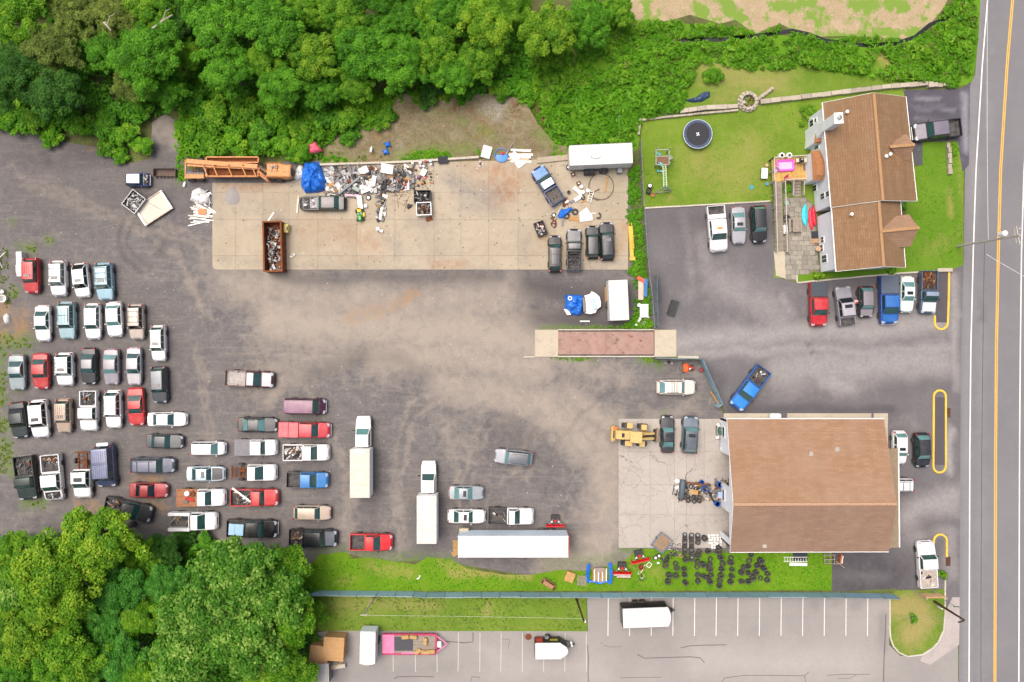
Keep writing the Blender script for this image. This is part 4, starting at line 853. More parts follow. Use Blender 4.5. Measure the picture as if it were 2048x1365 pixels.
def on_wall(px,py,a,b):
    """where the view ray through a pixel meets the vertical plane over plan points a,b"""
    d = Vector(((px - 1024) * S,(682.5 - py) * S,-H)); n = Vector((b.y - a.y,-(b.x - a.x),0)); c = Vector((0,0,H)); t = (Vector((a.x,a.y,0)) - c).dot(n) / d.dot(n); return c + d * t
def ridge_cap(root,a,b,mt):
    L = (b - a).length; n = int(L / .35); d = (b - a) / n; rz = math.atan2(d.y,d.x); q = MB()
    for i in range(n): q.box(tuple(a + d * (i + .5) + Vector((0,0,.05 + .012 * (i % 2)))),(L / n * 1.1,.34,.05),rz=rz)
    o = q.build('ridge_cap',mt,root); o['kind'] = 'stuff'; return o
RIDGE = mat('ridge_shingle',hx('9e7c58'),rough=.95,var=.2,scale=5)

# ---------------- white house
house = bpy.data.objects.new('white_house',None); COL.objects.link(house); hc = W3((1740,360),3); house.location = (0,0,0)
tag(house,'white two storey house with brown shingle roof beside the road','house')
A = dict(w=[W3((1645,206),5.2),W3((1662,415),5.2)],r=[W3((1747,186),7.3),W3((1765.5,401),7.3)],e=[W3((1812,194),5.2),W3((1834,402),5.2)])
B = dict(w=[W3((1663,414.5),5.0),W3((1672,543),5.0)],r=[W3((1757,400),6.9),W3((1767,533),6.9)],e=[W3((1801,402),5.0),W3((1811,535),5.0)])
for D in (A,B):
    roof_part(house,'roof',[D['w'][0],D['w'][1],D['r'][1],D['r'][0]],SH_A); roof_part(house,'roof',[D['e'][0],D['e'][1],D['r'][1],D['r'][0]],SH_A)
    ridge_cap(house,D['r'][0],D['r'][1],RIDGE)
    for s in ('w','e'):
        a,b = D[s]; MB().cyl(a + Vector((0,0,-.05)),b + Vector((0,0,-.05)),.08,6).build('gutter',TRIM,house)
    for k in (0,1):
        for s in ('w','e'): MB().tube([D[s][k] + Vector((0,0,-.12)),D['r'][k] + Vector((0,0,-.12))],.07,4).build('fascia',TRIM,house)
def inset(D,d):
    c = sum((D[k][i] for k in ('w','e') for i in (0,1)),Vector()) / 4; o = {}
    ax = (D['w'][1] - D['w'][0]).normalized(); cr = (D['e'][0] - D['w'][0]).normalized()
    return dict(nw=D['w'][0] + ax * d + cr * d,sw=D['w'][1] - ax * d + cr * d,ne=D['e'][0] + ax * d - cr * d,se=D['e'][1] - ax * d - cr * d,rn=D['r'][0] + ax * d,rs=D['r'][1] - ax * d,c=c)
for D in (A,B):
    I = inset(D,.35); g = lambda v: Vector((v.x,v.y,0)); up = lambda v: v + Vector((0,0,-.1))
    wall_poly(house,'wall',[g(I['nw']),g(I['sw']),up(I['sw']),up(I['nw'])],SIDING,inward=I['c']); wall_poly(house,'wall',[g(I['ne']),g(I['se']),up(I['se']),up(I['ne'])],SIDING,inward=I['c'])
    for a,b,r_ in (('nw','ne','rn'),('sw','se','rs')): wall_poly(house,'wall',[g(I[a]),g(I[b]),up(I[b]),I[r_] + Vector((0,0,-.18)),up(I[a])],SIDING,inward=I['c'])
    D['I'] = I
wA,wA2 = A['I']['nw'],A['I']['sw']; wB1,wB2 = B['I']['nw'],B['I']['sw']
for px,py,w,h,(a,b) in ((1646,393,.7,1.0,(wA,wA2)),(1657,388,.6,1.0,(wA,wA2)),(1630,377,.7,1.1,(wA,wA2)),(1645.5,480,.7,.7,(wB1,wB2)),(1649.5,518,.9,1.3,(wB1,wB2)),(1634,293,.7,1.1,(wA,wA2)),(1624,247,.8,1.0,(wA,wA2)),(1632,241,.4,.5,(wA,wA2)),(1643,497,.8,1.0,(wB1,wB2))):
    p = on_wall(px,py,a,b); rz = math.atan2((b - a).y,(b - a).x); n = Vector((b.y - a.y,-(b.x - a.x),0)).normalized()
    if n.x > 0: n = -n
    q = MB().box((0,0,0),(w + .2,.08,h + .2)).build('window',TRIM,house,loc=p + n * .03,rz=rz)
    for sx in (-1,1): MB().box((sx * w * .26,0,0),(w * .46,.1,h)).build('pane',WIN,q)
# chimney
cb = W3((1613.5,277),0); q = MB(); rzc = math.atan2((wA2 - wA).y,(wA2 - wA).x); q.at(cb + Vector((.3,0,0)),rz=rzc + R(90))
q.box((0,0,1.7),(.95,1.95,3.4)); q.add([(-.475,-.97,3.4),(.475,-.97,3.4),(.475,.97,3.4),(-.475,.97,3.4),(-.475,-.6,4.6),(.475,-.6,4.6),(.475,.6,4.6),(-.475,.6,4.6)],[(0,1,5,4),(1,2,6,5),(2,3,7,6),(3,0,4,7),(4,5,6,7)]); q.box((0,0,6.4),(.95,1.2,3.7))
ch = q.build('chimney',SIDING,house)
q = MB(); q.at(cb + Vector((.3,0,8.25)),rz=rzc + R(90)); q.box((0,0,.05),(1.05,1.3,.12)); q.build('chimney_cap',TRIM,ch); MB().lathe([(.2,0),(.2,.3),(.26,.3),(.26,.36),(.01,.42)],12,cb + Vector((.3,0,8.35))).build('flue',STEEL,ch)
# bay over the deck and small side roofs
def hip_bay(pts,h,top,htop,nm):
    ps = [W3(p,h) for p in pts]; ts = [W3(p,htop) for p in top]; q = MB(); n = len(ps)
    q.add([tuple(p) for p in ps] + [tuple(t) for t in ts],[tuple(range(n))] + [(i,(i + 1) % n,n + min((i + 1) % n,n - 1),n + i) for i in range(n)] + [tuple(range(n,2 * n))]); q.build('bay_roof',mat('bay_shingles',hx('9a6a46'),rough=.95,var=.25,scale=5),house)
    c = sum(ps,Vector()) / n; w = [c + (p - c) * .9 for p in ps]; MB().prism([(p.x,p.y) for p in w],0,h - .02).build('bay_wall',SIDING,house)
hip_bay([(1622,302),(1640,301),(1649,322),(1650,340),(1646,361),(1626,362)],3.2,[(1632,316),(1643,314),(1650,326),(1651,337),(1648,350),(1634,350)],3.7,'bay')
hip_bay([(1631,265),(1643,265),(1641,288),(1628,287)],3.0,[(1637,268),(1644,268),(1643,284),(1636,284)],3.4,'side roof')
# cross gables towards the road
def cross_gable(rl,rr,hr,tl,tr,bl,br,he,nm):
    a,b = W3(rl,hr),W3(rr,hr); P = [W3(tl,he),W3(tr,he)],[W3(bl,he),W3(br,he)]
    for e in P: roof_part(house,nm,[e[0],e[1],b,a],SH_B,.12)
    ridge_cap(house,a,b,RIDGE)
    wall_poly(house,'gable_wall',[P[0][1].lerp(P[1][1],.06),P[1][1].lerp(P[0][1],.06),b + (a - b) * .12 + Vector((0,0,-.15))],SIDING,.1)
    for e in P: MB().box(tuple(e[1].lerp(a,.12) * 1 + Vector((0,0,-he / 2 - .15))),(.16,.16,he)).build('porch_post',TRIM,house)
cross_gable((1763.5,463),(1838,456),7.0,(1779,434),(1818,429),(1785,496),(1822,493),5.5,'porch_roof')
cross_gable((1780,294),(1829,290),7.0,(1798,274),(1813,269),(1803,320),(1818,322),5.7,'porch_roof')
# roof vents
for px,py,h in ((1772,313,7.0),(1780,309,6.8),(1703,429,6.2),(1694,224,6.6)):
    p = W3((px,py),h); MB().lathe([(.09,-1.0),(.09,0),(.2,.02),(.2,.16),(.01,.22)],12,p).build('roof_vent',PLATE,house)
MB().tube([W3((1783,392),6.0),W3((1790,396),6.2),W3((1794,393),6.3)],.04,5).build('antenna',PLATE,house)

# ---------------- workshop
shop = bpy.data.objects.new('workshop',None); COL.objects.link(shop); tag(shop,'long workshop with brown shingle roof and white open gable end','workshop')
n0,n1 = W3((1454,838),4),W3((1768,838),4); r0,r1 = W3((1467,1009),7.5),W3((1793,1008),7.5); s0,s1 = W3((1460.5,1105),5),W3((1778,1104),5)
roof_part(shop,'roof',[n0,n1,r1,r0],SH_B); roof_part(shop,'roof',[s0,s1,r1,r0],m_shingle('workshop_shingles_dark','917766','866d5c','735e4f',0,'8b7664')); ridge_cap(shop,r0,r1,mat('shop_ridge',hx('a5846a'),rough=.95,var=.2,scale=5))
for a,b in ((n0,n1),(s0,s1)): MB().cyl(a + Vector((0,0,-.06)),b + Vector((0,0,-.06)),.08,6).build('gutter',TRIM,shop)
for a,b in ((n0,r0),(s0,r0),(n1,r1),(s1,r1)): MB().tube([a + Vector((0,0,-.1)),b + Vector((0,0,-.1))],.05,4).build('fascia',TRIM,shop)
xw = n0.x + .35; xe = n1.x - .35; yn = n0.y - .35; ys = s0.y + .35; ry = r0.y
def ztop(y): return (4 + (yn - y) / (yn - ry) * 3.4 if y > ry else 5 + (y - ys) / (ry - ys) * 2.4) - .12
gy = lambda py: (682.5 - py) * S
d1,d2 = (gy(903),gy(963)),(gy(1012),gy(1062)); DH = 3.7
def wpan(y0,y1,z0=0.0,x=xw,nm='gable_wall'):
    pts = [(y0,z0),(y1,z0),(y1,ztop(y1))] + ([(ry,ztop(ry))] if y1 < ry < y0 else []) + [(y0,ztop(y0))]
    return wall_poly(shop,nm,[Vector((x,a,b)) for a,b in pts],SIDING,.2,Vector((0,ry,0)) if x < 0 else Vector(((xw + xe) / 2,ry,0)))
wpan(yn,d1[0]); wpan(d1[0],d1[1],DH); wpan(d1[1],d2[0]); wpan(d2[0],d2[1],DH); wpan(d2[1],ys); wpan(yn,ys,0,xe)
for y,h in ((yn,3.9),(ys,4.9)): wall_poly(shop,'wall',[Vector((xw,y,0)),Vector((xe,y,0)),Vector((xe,y,h)),Vector((xw,y,h))],SIDING,.2,Vector(((xw + xe) / 2,ry,0)))
MB().box(((xw + xe) / 2 + .1,(yn + ys) / 2,.04),(xe - xw - .5,yn - ys - .5,.08)).build('floor_slab',PADM2,shop)
for y0,y1 in (d1,d2): MB().bbox((xw + 1.2,(y0 + y1) / 2,DH - .1),(2.2,y0 - y1 - .2,.08),.02).build('raised_door',PLATE,shop)
for py in (862,985):
    p = Vector((xw - .03,gy(py),1.6)); q = MB().box((0,0,0),(.08,1.5,.9)).build('window',TRIM,shop,loc=p); MB().box((-.02,0,0),(.08,1.3,.7)).build('pane',WIN,q)
por = W3((1776,898),3.2),W3((1797,897),3.0),W3((1799,1095),3.0),W3((1778,1097),3.2)
MB().patch([[tuple(por[0]),tuple(por[1])],[tuple(por[3]),tuple(por[2])]],.14).build('porch_roof',mat('porch_felt',hx('857660'),rough=.95,var=.15,scale=3),shop); MB().cyl(por[1],por[2],.08,6).build('gutter',TRIM,shop)
for t in (.03,.35,.65,.97): p = por[1].lerp(por[2],t); MB().box((p.x - .25,p.y,1.5),(.14,.14,2.95)).build('porch_post',TRIM,shop)
for px,py,h in ((1674,899,5.3),(1622,908,5.5),(1529,1092,5.3)):
    p = W3((px,py),h); MB().bbox((p.x,p.y,p.z + .02),(.55,.55,.18),.04).build('roof_vent',simple('9a9488',.7,var=.2),shop); 
p = W3((1552,833),1.0); q = thing('oil_tank','white cylindrical tank on the walkway against the workshop','tank',loc=(p.x,p.y,.1)); t = MB(); t.at((0,0,.6),ry=R(90)); t.lathe([(.01,-.75),(.3,-.68),(.36,-.5),(.36,.5),(.3,.68),(.01,.75)],16); t.build('shell',PLATE,q,40)
for sx in (-.4,.4): MB().box((sx,0,.15),(.08,.5,.3)).build('leg',STEEL,q)

# ---------------- fences
def fence(nm,label,pts,h,n,pm,group=None,rail=True,slats=5):
    root = thing(nm,label,'fence',loc=(0,0,0),group=group); W = [Vector(U(*p) + (0,)) for p in pts]
    for (a,b),k in zip(zip(W[:-1],W[1:]),n):
        d = (b - a) / k; rz = math.atan2(d.y,d.x); L = d.length
        for i in range(k):
            c = a + d * (i + .5); hh = h * random.uniform(.97,1.03)
            q = MB(); q.box((0,0,hh / 2 + .04),(L - .07,.035,hh - .05))
            o = q.build('panel',pm,root,loc=c,rz=rz); o.rotation_euler = (random.uniform(-.03,.03),0,rz)
            for j in range(1,slats): MB().box((-L / 2 + L * j / slats,0,hh / 2 + .04),(.02,.045,hh - .12)).build('slat_seam',BLUEF,o)
            MB().cyl(a + d * i,a + d * i + Vector((0,0,h + .12)),.045,8).build('post',GALV,root)
            if rail: MB().cyl(a + d * i + Vector((0,0,h + .04)),a + d * (i + 1) + Vector((0,0,h + .04)),.03,6).build('top_rail',GALV,root)
        MB().cyl(b,b + Vector((0,0,h + .12)),.045,8).build('post',GALV,root)
    return root
fence('slatted_fence','long blue grey slatted fence between the yard and the parking lot',[(610,1181.5),(720,1182),(830,1183),(855,1185),(1000,1184.5),(1200,1185.5),(1450,1185),(1640,1185),(1755,1187),(1785,1188)],1.9,[3,3,1,4,5,6,5,3,1],BLUEF)
fence('slatted_fence','blue grey slatted fence bending from the weighbridge to the workshop',[(1306,716),(1398,718),(1437,806),(1427,813)],1.9,[3,4,1],BLUEF)
def chain_fence(nm,label,pts,h,n):
    root = thing(nm,label,'fence',loc=(0,0,0)); W = [Vector(U(*p) + (0,)) for p in pts]
    for (a,b),k in zip(zip(W[:-1],W[1:]),n):
        d = (b - a) / k
        for i in range(k + 1): MB().cyl(a + d * i,a + d * i + Vector((0,0,h + .1)),.045,8).build('post',GALV,root)
        MB().cyl(a + Vector((0,0,h)),b + Vector((0,0,h)),.035,6).build('top_rail',GALV,root)
        q = MB(); L = (b - a).length; u = (b - a).normalized(); m = int(L / .22)
        for i in range(m):
            for sg in (-1,1):
                x0 = i * L / m; x1 = x0 + sg * h * .6
                if 0 <= x1 <= L: q.cyl(a + u * x0,a + u * x1 + Vector((0,0,h)),.008,3,cap=False)
        o = q.build('wire_mesh',GALV,root); o['kind'] = 'stuff'
    return root
chain_fence('chain_link_fence','chain link fence between the concrete pad and the lawn',[(1277.5,290),(1280,350),(1284,420),(1291,520),(1300,600),(1304,656)],1.8,[2,2,3,3,2])
g = thing('sliding_gate','open sliding metal gate standing beside the chain link fence','gate',loc=(0,0,0))
a,b = W3((1303.5,556),0),W3((1306,653),0)
for z in (.25,1.0,1.75): MB().cyl(a + Vector((.35,0,z)),b + Vector((.35,0,z)),.05,8).build('gate_rail',simple('5d6a70',.5,metal=.4),g)
for t in (0,.25,.5,.75,1): c = a.lerp(b,t); MB().cyl((c.x + .35,c.y,.2),(c.x + .35,c.y,1.8),.05,8).build('gate_upright',simple('5d6a70',.5,metal=.4),g)
MB().patch([[(a.x + .35,a.y,.28),(a.x + .35,a.y,1.7)],[(a.lerp(b,.5).x + .35,a.lerp(b,.5).y,.28),(a.lerp(b,.5).x + .35,a.lerp(b,.5).y,1.7)]]).build('gate_panel',simple('55656c',.6),g)

# ---------------- stone walls and kerbs
def stone_wall(nm,label,pts,w,h,piece,mt,cat='wall',part='cap_stone',rough=.15,group=None):
    root = thing(nm,label,cat,loc=(0,0,0),group=group); W = [Vector(U(*p) + (0,)) for p in pts]
    for a,b in zip(W[:-1],W[1:]):
        L = (b - a).length; k = max(1,round(L / piece)); d = (b - a) / k; rz = math.atan2(d.y,d.x)
        for i in range(k):
            c = a + d * (i + .5); hh = h * random.uniform(1 - rough,1 + rough * .5)
            MB().bbox((0,0,hh / 2),(d.length - .025,w * random.uniform(1 - rough,1),hh),.025).build(part,mt,root,loc=c,rz=rz + random.uniform(-.02,.02))
    return root
stone_wall('stone_wall','long pale stone wall between the stone pit and the driveway',[(1519,206),(1640,192),(1760,177),(1852,169)],.62,.55,1.3,STONE)
stone_wall('stone_wall','rough boulder end of the stone wall by the road',[(1853,172),(1903,170)],.75,.5,.7,STONE,rough=.35)
stone_wall('stone_wall','pale stone wall from the lawn corner to the stone pit',[(1358,225),(1410,218),(1474,215)],.6,.55,1.2,STONE)
stone_wall('stone_wall','narrow stone kerb along the upper lawn corner',[(1281,242),(1330,236),(1400,229),(1475,222)],.28,.4,1.0,STONE)
stone_wall('stone_wall','short crumbling stone wall at the upper left lawn corner',[(1279,240),(1276,272)],.3,.6,.7,STONE)
stone_wall('stone_wall','narrow stone wall beside the driveway and front lawn',[(1894,287),(1898,350)],.55,.5,.7,STONE,rough=.3)
stone_wall('garden_ladder','wooden ladder lying beside the stone wall',[(1322,229),(1352,225)],.45,.06,.35,WOODG,'ladder','rung')
stone_wall('lawn_kerb','pale kerb between the lawn and the asphalt lot',[(1288,417),(1400,411),(1540,403)],.2,.16,2.4,KERB,'kerb','kerb_stone',.03)
stone_wall('lawn_kerb','pale kerb along the front row of parked cars',[(1593,550),(1594,566),(1700,556),(1800,547),(1868,543)],.2,.18,2.4,KERB,'kerb','kerb_stone',.03)
stone_wall('stone_block','pale stone block at the head of the yellow kerb',[(1871,541.5),(1901,540.5)],.5,.5,2.2,STONE,'stone block','block',.05)
stone_wall('island_kerb','pale kerb around the grass island',[(1779,1195),(1779,1250),(1780,1275),(1786,1292),(1797,1305),(1815,1313),(1845,1309),(1863,1298),(1876,1284),(1886,1262),(1889.5,1230),(1889.5,1160)],.2,.15,1.5,KERB,'kerb','kerb_stone',.03)
stone_wall('pad_edge_wall','low concrete retaining edge along the top of the pad',[(640,331),(800,326),(958,316)],.3,.45,2.5,KERB,'wall','wall_block',.08)
stone_wall('concrete_beam','long flat concrete beam left of the white trailer',[(1074,322),(1138,316)],.75,.3,4.2,PADM,'beam','beam_block',.02)
# round stone pit
pit = thing('stone_pit','round stone fire pit in the middle of the stone wall','fire pit',1495,205)
for ring,r_,n in ((0,1.15,15),(1,1.0,13)):
    for i in range(n):
        t = 2 * math.pi * (i + ring * .5) / n; MB().bbox((0,0,.17),(.42,.44,.34 + .06 * random.random()),.06).build('stone',STONE,pit,loc=(r_ * math.cos(t),r_ * math.sin(t),.28 * ring),rz=t + random.uniform(-.2,.2))
o = scrap(MB(),1.5,1.5,.1,.2,30,(0,2,0,2,0,2,3,0),hi=.5).build('rubble',JUNK,pit); o['kind'] = 'stuff'
for i in range(7): MB().bbox((1.3 + .3 * i,.35 + .22 * i,.2),(.45,.4,.4),.08,rz=i).build('stone',STONE,pit)
# yellow kerbs
def loop_kerb(label,pts,nm='yellow_kerb'):
    root = thing(nm,label,'kerb',loc=(0,0,0)); W = [Vector(U(*p) + (0,)) for p in pts]
    for i,(a,b) in enumerate(zip(W[:-1],W[1:])):
        d = b - a; MB().bbox((0,0,.07),(d.length + .06,.26,.15 + .002 * (i % 2)),.04).build('kerb_stone',YKERB,root,loc=(a + b) / 2,rz=math.atan2(d.y,d.x))
    return root
arc = lambda cx,cy,r_,a0,a1,n: [(cx + r_ * math.cos(R(a0 + (a1 - a0) * i / n)),cy + r_ * math.sin(R(a0 + (a1 - a0) * i / n))) for i in range(n + 1)]
loop_kerb('long oval yellow kerb ring by the road',[(1866.5,870),(1867,792)] + arc(1879,793,12,180,360,8) + [(1891,850),(1891,932)] + arc(1878.5,933,12.5,0,180,8) + [(1866.5,870)])
loop_kerb('J shaped yellow kerb beside the slate blue pickup',[(1897.5,544),(1897,580),(1896,620),(1895,644)] + arc(1882,646,13,0,165,8) + [(1869,632)])
loop_kerb('arched yellow kerb beside the white pickup near the island',[(1866,1092),(1867,1082)] + arc(1880,1082,13,190,350,8) + [(1893,1090),(1893,1114)])
for nm,py in (('island_fill',862),('island_fill',600)):
    pts = ([(1869,795),(1889,795),(1889,930),(1869,930)] if py == 862 else [(1873,548),(1895,548),(1893,645),(1871,645)])
    o = sheet(nm,pts,.012,m_asphalt('fill%d' % py,'4f4b50','575257','6f6a6c'),None,None,.06); setting(o,'dark asphalt fill inside the %s yellow kerb' % ('oval' if py == 862 else 'J shaped'),'paving')
for py in (826,1123):
    o = thing('storm_drain','rusty storm drain grate beside the %s yellow kerb' % ('oval' if py == 826 else 'arched'),'drain grate',1896,py)
    MB().box((0,0,.03),(.6,1.2,.04)).build('frame',BLACKP,o)
    for i in range(7): MB().box((0,-.5 + i * .166,.06),(.56,.07,.04)).build('bar',RUSTM,o)

# ---------------- weighbridge
wbg = thing('weighbridge','vehicle weighbridge with rusty pink steel deck and concrete ramps','weighbridge',loc=(0,0,0))
DECKM = mat('weigh_deck',hx('94746a'),rough=.8,var=.18,scale=.8,rust=.16,dust=.4)
ax,ay = U(1116,661,.3); bx_,by_ = U(1212,712,.3); cx_,_ = U(1308,712,.3)
for x0,x1 in ((ax,bx_),(bx_,cx_)): MB().bbox(((x0 + x1) / 2,(ay + by_) / 2,.2),(x1 - x0 - .02,ay - by_ - .35,.2),.01).build('deck_plate',DECKM,wbg)
for x0,x1,s in ((1070,1116,1),(1308.5,1353,-1)):
    xa,ya = U(x0,660,.1); xb,yb = U(x1,714,.1); q = MB(); z0,z1 = (.04,.3) if s == 1 else (.3,.04)
    q.add([(xa,ya,0),(xb,ya,0),(xb,yb,0),(xa,yb,0),(xa,ya,z0),(xb,ya,z1),(xb,yb,z1),(xa,yb,z0)],[(0,1,2,3),(4,5,6,7),(0,1,5,4),(1,2,6,5),(2,3,7,6),(3,0,4,7)]); q.build('ramp',SIDEW,wbg)
for py in (660,713.5): xa,ya = U(1116,py); xb,_ = U(1308,py); MB().bbox(((xa + xb) / 2,ya,.16),(xb - xa,.16,.32),.02).build('side_beam',KERB,wbg)
stone_wall('low_kerb_wall','thin pale concrete edge below the weighbridge',[(1046,714.5),(1070,714.5)],.15,.2,2,KERB,'kerb','kerb_stone',.02)
stone_wall('low_kerb_wall','pale concrete edge behind the bending blue fence',[(1355,714),(1397,715.5)],.3,.25,3,KERB,'kerb','kerb_stone',.02)

# ---------------- deck, ramp, patio
deck = thing('wooden_deck','raised yellow wooden deck with grey railing behind the house','deck',loc=(0,0,0))
c0,c1,c2,c3 = (U(p[0],p[1],1.0) for p in ((1543,319),(1619,314),(1621,361),(1545,364)))
for i in range(19):
    t0,t1 = i / 19,(i + 1) / 19 - .006; f = lambda a,b,t: (a[0] + (b[0] - a[0]) * t,a[1] + (b[1] - a[1]) * t)
    MB().prism([f(c0,c1,t0),f(c0,c1,t1),f(c3,c2,t1),f(c3,c2,t0)],.95,1.0).build('plank',WOODY,deck)
def railing(root,pts,hs,rh,mt,nb=None):
    for (p,z),(q_,z2) in zip(list(zip(pts,hs))[:-1],list(zip(pts,hs))[1:]):
        a = Vector(U(p[0],p[1],z) + (z,)); b = Vector(U(q_[0],q_[1],z2) + (z2,)); up = Vector((0,0,rh)); d = b - a; L = d.length; rz = math.atan2(d.y,d.x)
        MB().tube([a + up,b + up],.07,4).build('handrail',mt,root)
        for i in range(int(L / 1.6) + 2): c = a + d * min(1,i * 1.6 / L); MB().box((c.x,c.y,c.z / 2 + rh / 2),(.1,.1,c.z + rh)).build('rail_post',mt,root)
        q = MB(); 
        for i in range(int(L / .22)): c = a + d * (i * .22 / L); q.box((c.x,c.y,c.z + rh / 2),(.04,.04,rh))
        o = q.build('balusters',mt,root); o['kind'] = 'stuff'
RAILW = mat('rail_wood',hx('b5ada3'),rough=.8,var=.15,scale=4)
railing(deck,[(1620,314),(1543,319),(1544,364)],[1,1,1],.95,RAILW)
railing(deck,[(1566,363),(1606,361)],[1,1],.95,RAILW)
rmp = thing('deck_ramp','long sloping wooden ramp running down from the deck','ramp',loc=(0,0,0))
for i in range(46):
    t0,t1 = i / 46,(i + 1) / 46 - .003; z0,z1 = 1.0 - .95 * t0,1.0 - .95 * t1
    P = lambda t,z,lx,rx: (Vector(U(lx + 3.5 * t,364 + 141 * t,z) + (z,)),Vector(U(rx + 3.5 * t,364 + 141 * t,z) + (z,)))
    a,b = P(t0,z0,1547,1564); c,d = P(t1,z1,1547,1564); MB().patch([[tuple(a),tuple(b)],[tuple(c),tuple(d)]],.05).build('plank',WOODG,rmp)
railing(rmp,[(1546,366),(1550,505)],[1,.05],.9,RAILW); railing(rmp,[(1565.5,366),(1569.5,505)],[1,.05],.9,RAILW)
st = thing('deck_steps','grey wooden steps from the deck down to the patio','steps',loc=(0,0,0))
for i in range(5):
    z = .82 - .19 * i; a = U(1584,366 + 6 * i,z); b = U(1602,366 + 6 * i,z); MB().box(((a[0] + b[0]) / 2,a[1],z - .03),(b[0] - a[0],.36,.06)).build('tread',WOODG,st)
for x in (1583,1604): railing(st,[(x,364),(x - 1,392)],[.9,.1],.8,RAILW)
cp = sheet('ramp_landing',[(1547,504),(1569,504),(1571,558),(1552,552)],.012,SIDEW,None,None,.06); setting(cp,'pale concrete path at the foot of the deck ramp','path')
pat = bpy.data.objects.new('stone_patio',None); COL.objects.link(pat); setting(pat,'grey flagstone patio behind the house','patio')
o = sheet('patio_bed',[(1568,396),(1610,394),(1630,412),(1638,545),(1595,548),(1592,562),(1571,560)],.012,mat('patio_joint',hx('6f6a5e'),rough=.95,var=.2),None,None,0,pat)
FLAG = m_concrete('flagstone','8e8a80','a09b8f','75715f',0,.3)
pp = [(1568,396),(1610,394),(1628,415),(1636,543),(1592,547),(1590,560),(1571,558)]
rows = 17
for j in range(rows):
    y = 396 + j * 9.6; x = 1566 + random.uniform(0,6)
    while x < 1640:
        w = random.uniform(8,13); c = (x + w / 2,y + 4.8)
        if inpoly(np.array([c[0]]),np.array([c[1]]),pp)[0]:
            jt = lambda: random.uniform(-.9,.9)
            sheet('flagstone',[(x + .4 + jt(),y + .4 + jt()),(x + w / 2,y + .3 + jt()),(x + w - .4 + jt(),y + .4 + jt()),(x + w - .4 + jt(),y + 9.2 + jt()),(x + w / 2,y + 9.3 + jt()),(x + .4 + jt(),y + 9.2 + jt())],.012 + random.uniform(0,.012),FLAG,None,None,.03,pat)
        x += w

# ---------------- poles and signs
POLEW = mat('pole_wood',hx('aaa49a'),rough=.9,var=.2,scale=2); POLED = mat('creosote_pole',hx('4a3424'),rough=.9,var=.25,scale=2)
def pole(label,base,top,h,m,r=.16):
    a = W3(base,0); b = W3(top,h); o = thing('utility_pole',label,'utility pole',loc=a); MB().cyl((0,0,0),b - a,r,10,r * .65).build('pole',m,o); return o,a,b
o,a,b = pole('grey utility pole with a white transformer beside the road',(1914,493),(2040,471),11.6,POLEW)
d = b - a; u = d.normalized()
for t,L in ((.93,1.6),(.97,2.2)): MB().box(tuple(d * t),(.1,L,.12),rz=R(10)).build('crossarm',POLEW,o)
tq = MB(); c = W3((2006,468),9.0) - a; tq.lathe([(.01,-.55),(.32,-.5),(.34,.4),(.25,.5),(.01,.55)],14,c); tq.build('transformer',PLATE,o,40)
for i in (-1,0,1): MB().lathe([(.04,0),(.07,.08),(.04,.16)],8,tuple(d * .97 + Vector((.1,i * .8,.06)))).build('insulator',PLATE,o)
def cable(label,p,q,sag,r=.012,hexs='8a8c8e',n=14):
    p,q = Vector(p),Vector(q); pts = [p.lerp(q,i / n) - Vector((0,0,sag * 4 * (i / n) * (1 - i / n))) for i in range(n + 1)]
    return tag(MB().tube([x - p for x in pts],r,4).build('overhead_cable',simple(hexs,.6),None,loc=p),label,'cable')
cable('pale overhead cable running up the road from the utility pole',a + d * .53,W3((1976,-60),6.2),.2,.028,'c9cbcd')
cable('black overhead cable running down the road from the utility pole',a + d * .47,W3((1962,1420),5.4),.2,.022,'2c2d30')
cable('pale service cable crossing the road from the utility pole',a + d * .5 + Vector((0,-1.6,0)),W3((2090,575),6.5),.2,.03,'c9cbcd')
o,a2,b2 = pole('brown wooden pole beside the grass island',(1868,1203),(1929,1241),6.2,POLED,.17)
MB().bbox(tuple((b2 - a2) * .25 + Vector((-.1,-.25,0))),(.25,.12,.9),.03).build('meter_box',PLATE,o); MB().cyl(tuple((b2 - a2) * .96 + Vector((0,-.2,0))),tuple((b2 - a2) * .96 + Vector((-.6,-.35,0))),.1,8).build('lamp_arm',BLACKP,o)
o,a3,b3 = pole('leaning grey pole on the olive grass near the trees',(751,1193),(727,1231),6.4,POLEW,.12); MB().box(tuple((b3 - a3) * .98),(.8,.1,.1),rz=.1).build('crossarm',POLEW,o)
o,a4,b4 = pole('dark leaning pole at the corner of the olive grass',(1152,1196),(1168,1243),7.6,POLED,.15); MB().lathe([(.12,-.3),(.12,.3),(.02,.34)],8,tuple((b4 - a4) * .95 + Vector((.15,-.1,0)))).build('pole_fitting',PLATE,o)
cable('thin cable strung over the olive grass between two poles',b3,b4 - Vector((0,0,.8)),.1,.016,'bdbfae')
cable('thin cable over the parking stalls from the dark pole',b4 - Vector((0,0,.8)),W3((1900,1236),6),.3,.012,'77777a')
sg = thing('wooden_sign','plain tan wooden sign board on two posts at the grass island','sign',loc=(0,0,0)); pa,pb = W3((1826,1181),0),W3((1864,1180),0)
for p in (pa,pb): MB().box((p.x,p.y,1.6),(.12,.12,3.2)).build('post',POLEW,sg)
mid = (pa + pb) / 2; MB().box((mid.x,mid.y + .08,2.3),((pb - pa).length + .3,.06,1.5)).build('board',mat('sign_board',hx('b58f66'),rough=.8,var=.12),sg); MB().box((mid.x,mid.y + .13,2.3),((pb - pa).length,.04,1.3)).build('sign_face',simple('c9a67c',.7),sg)
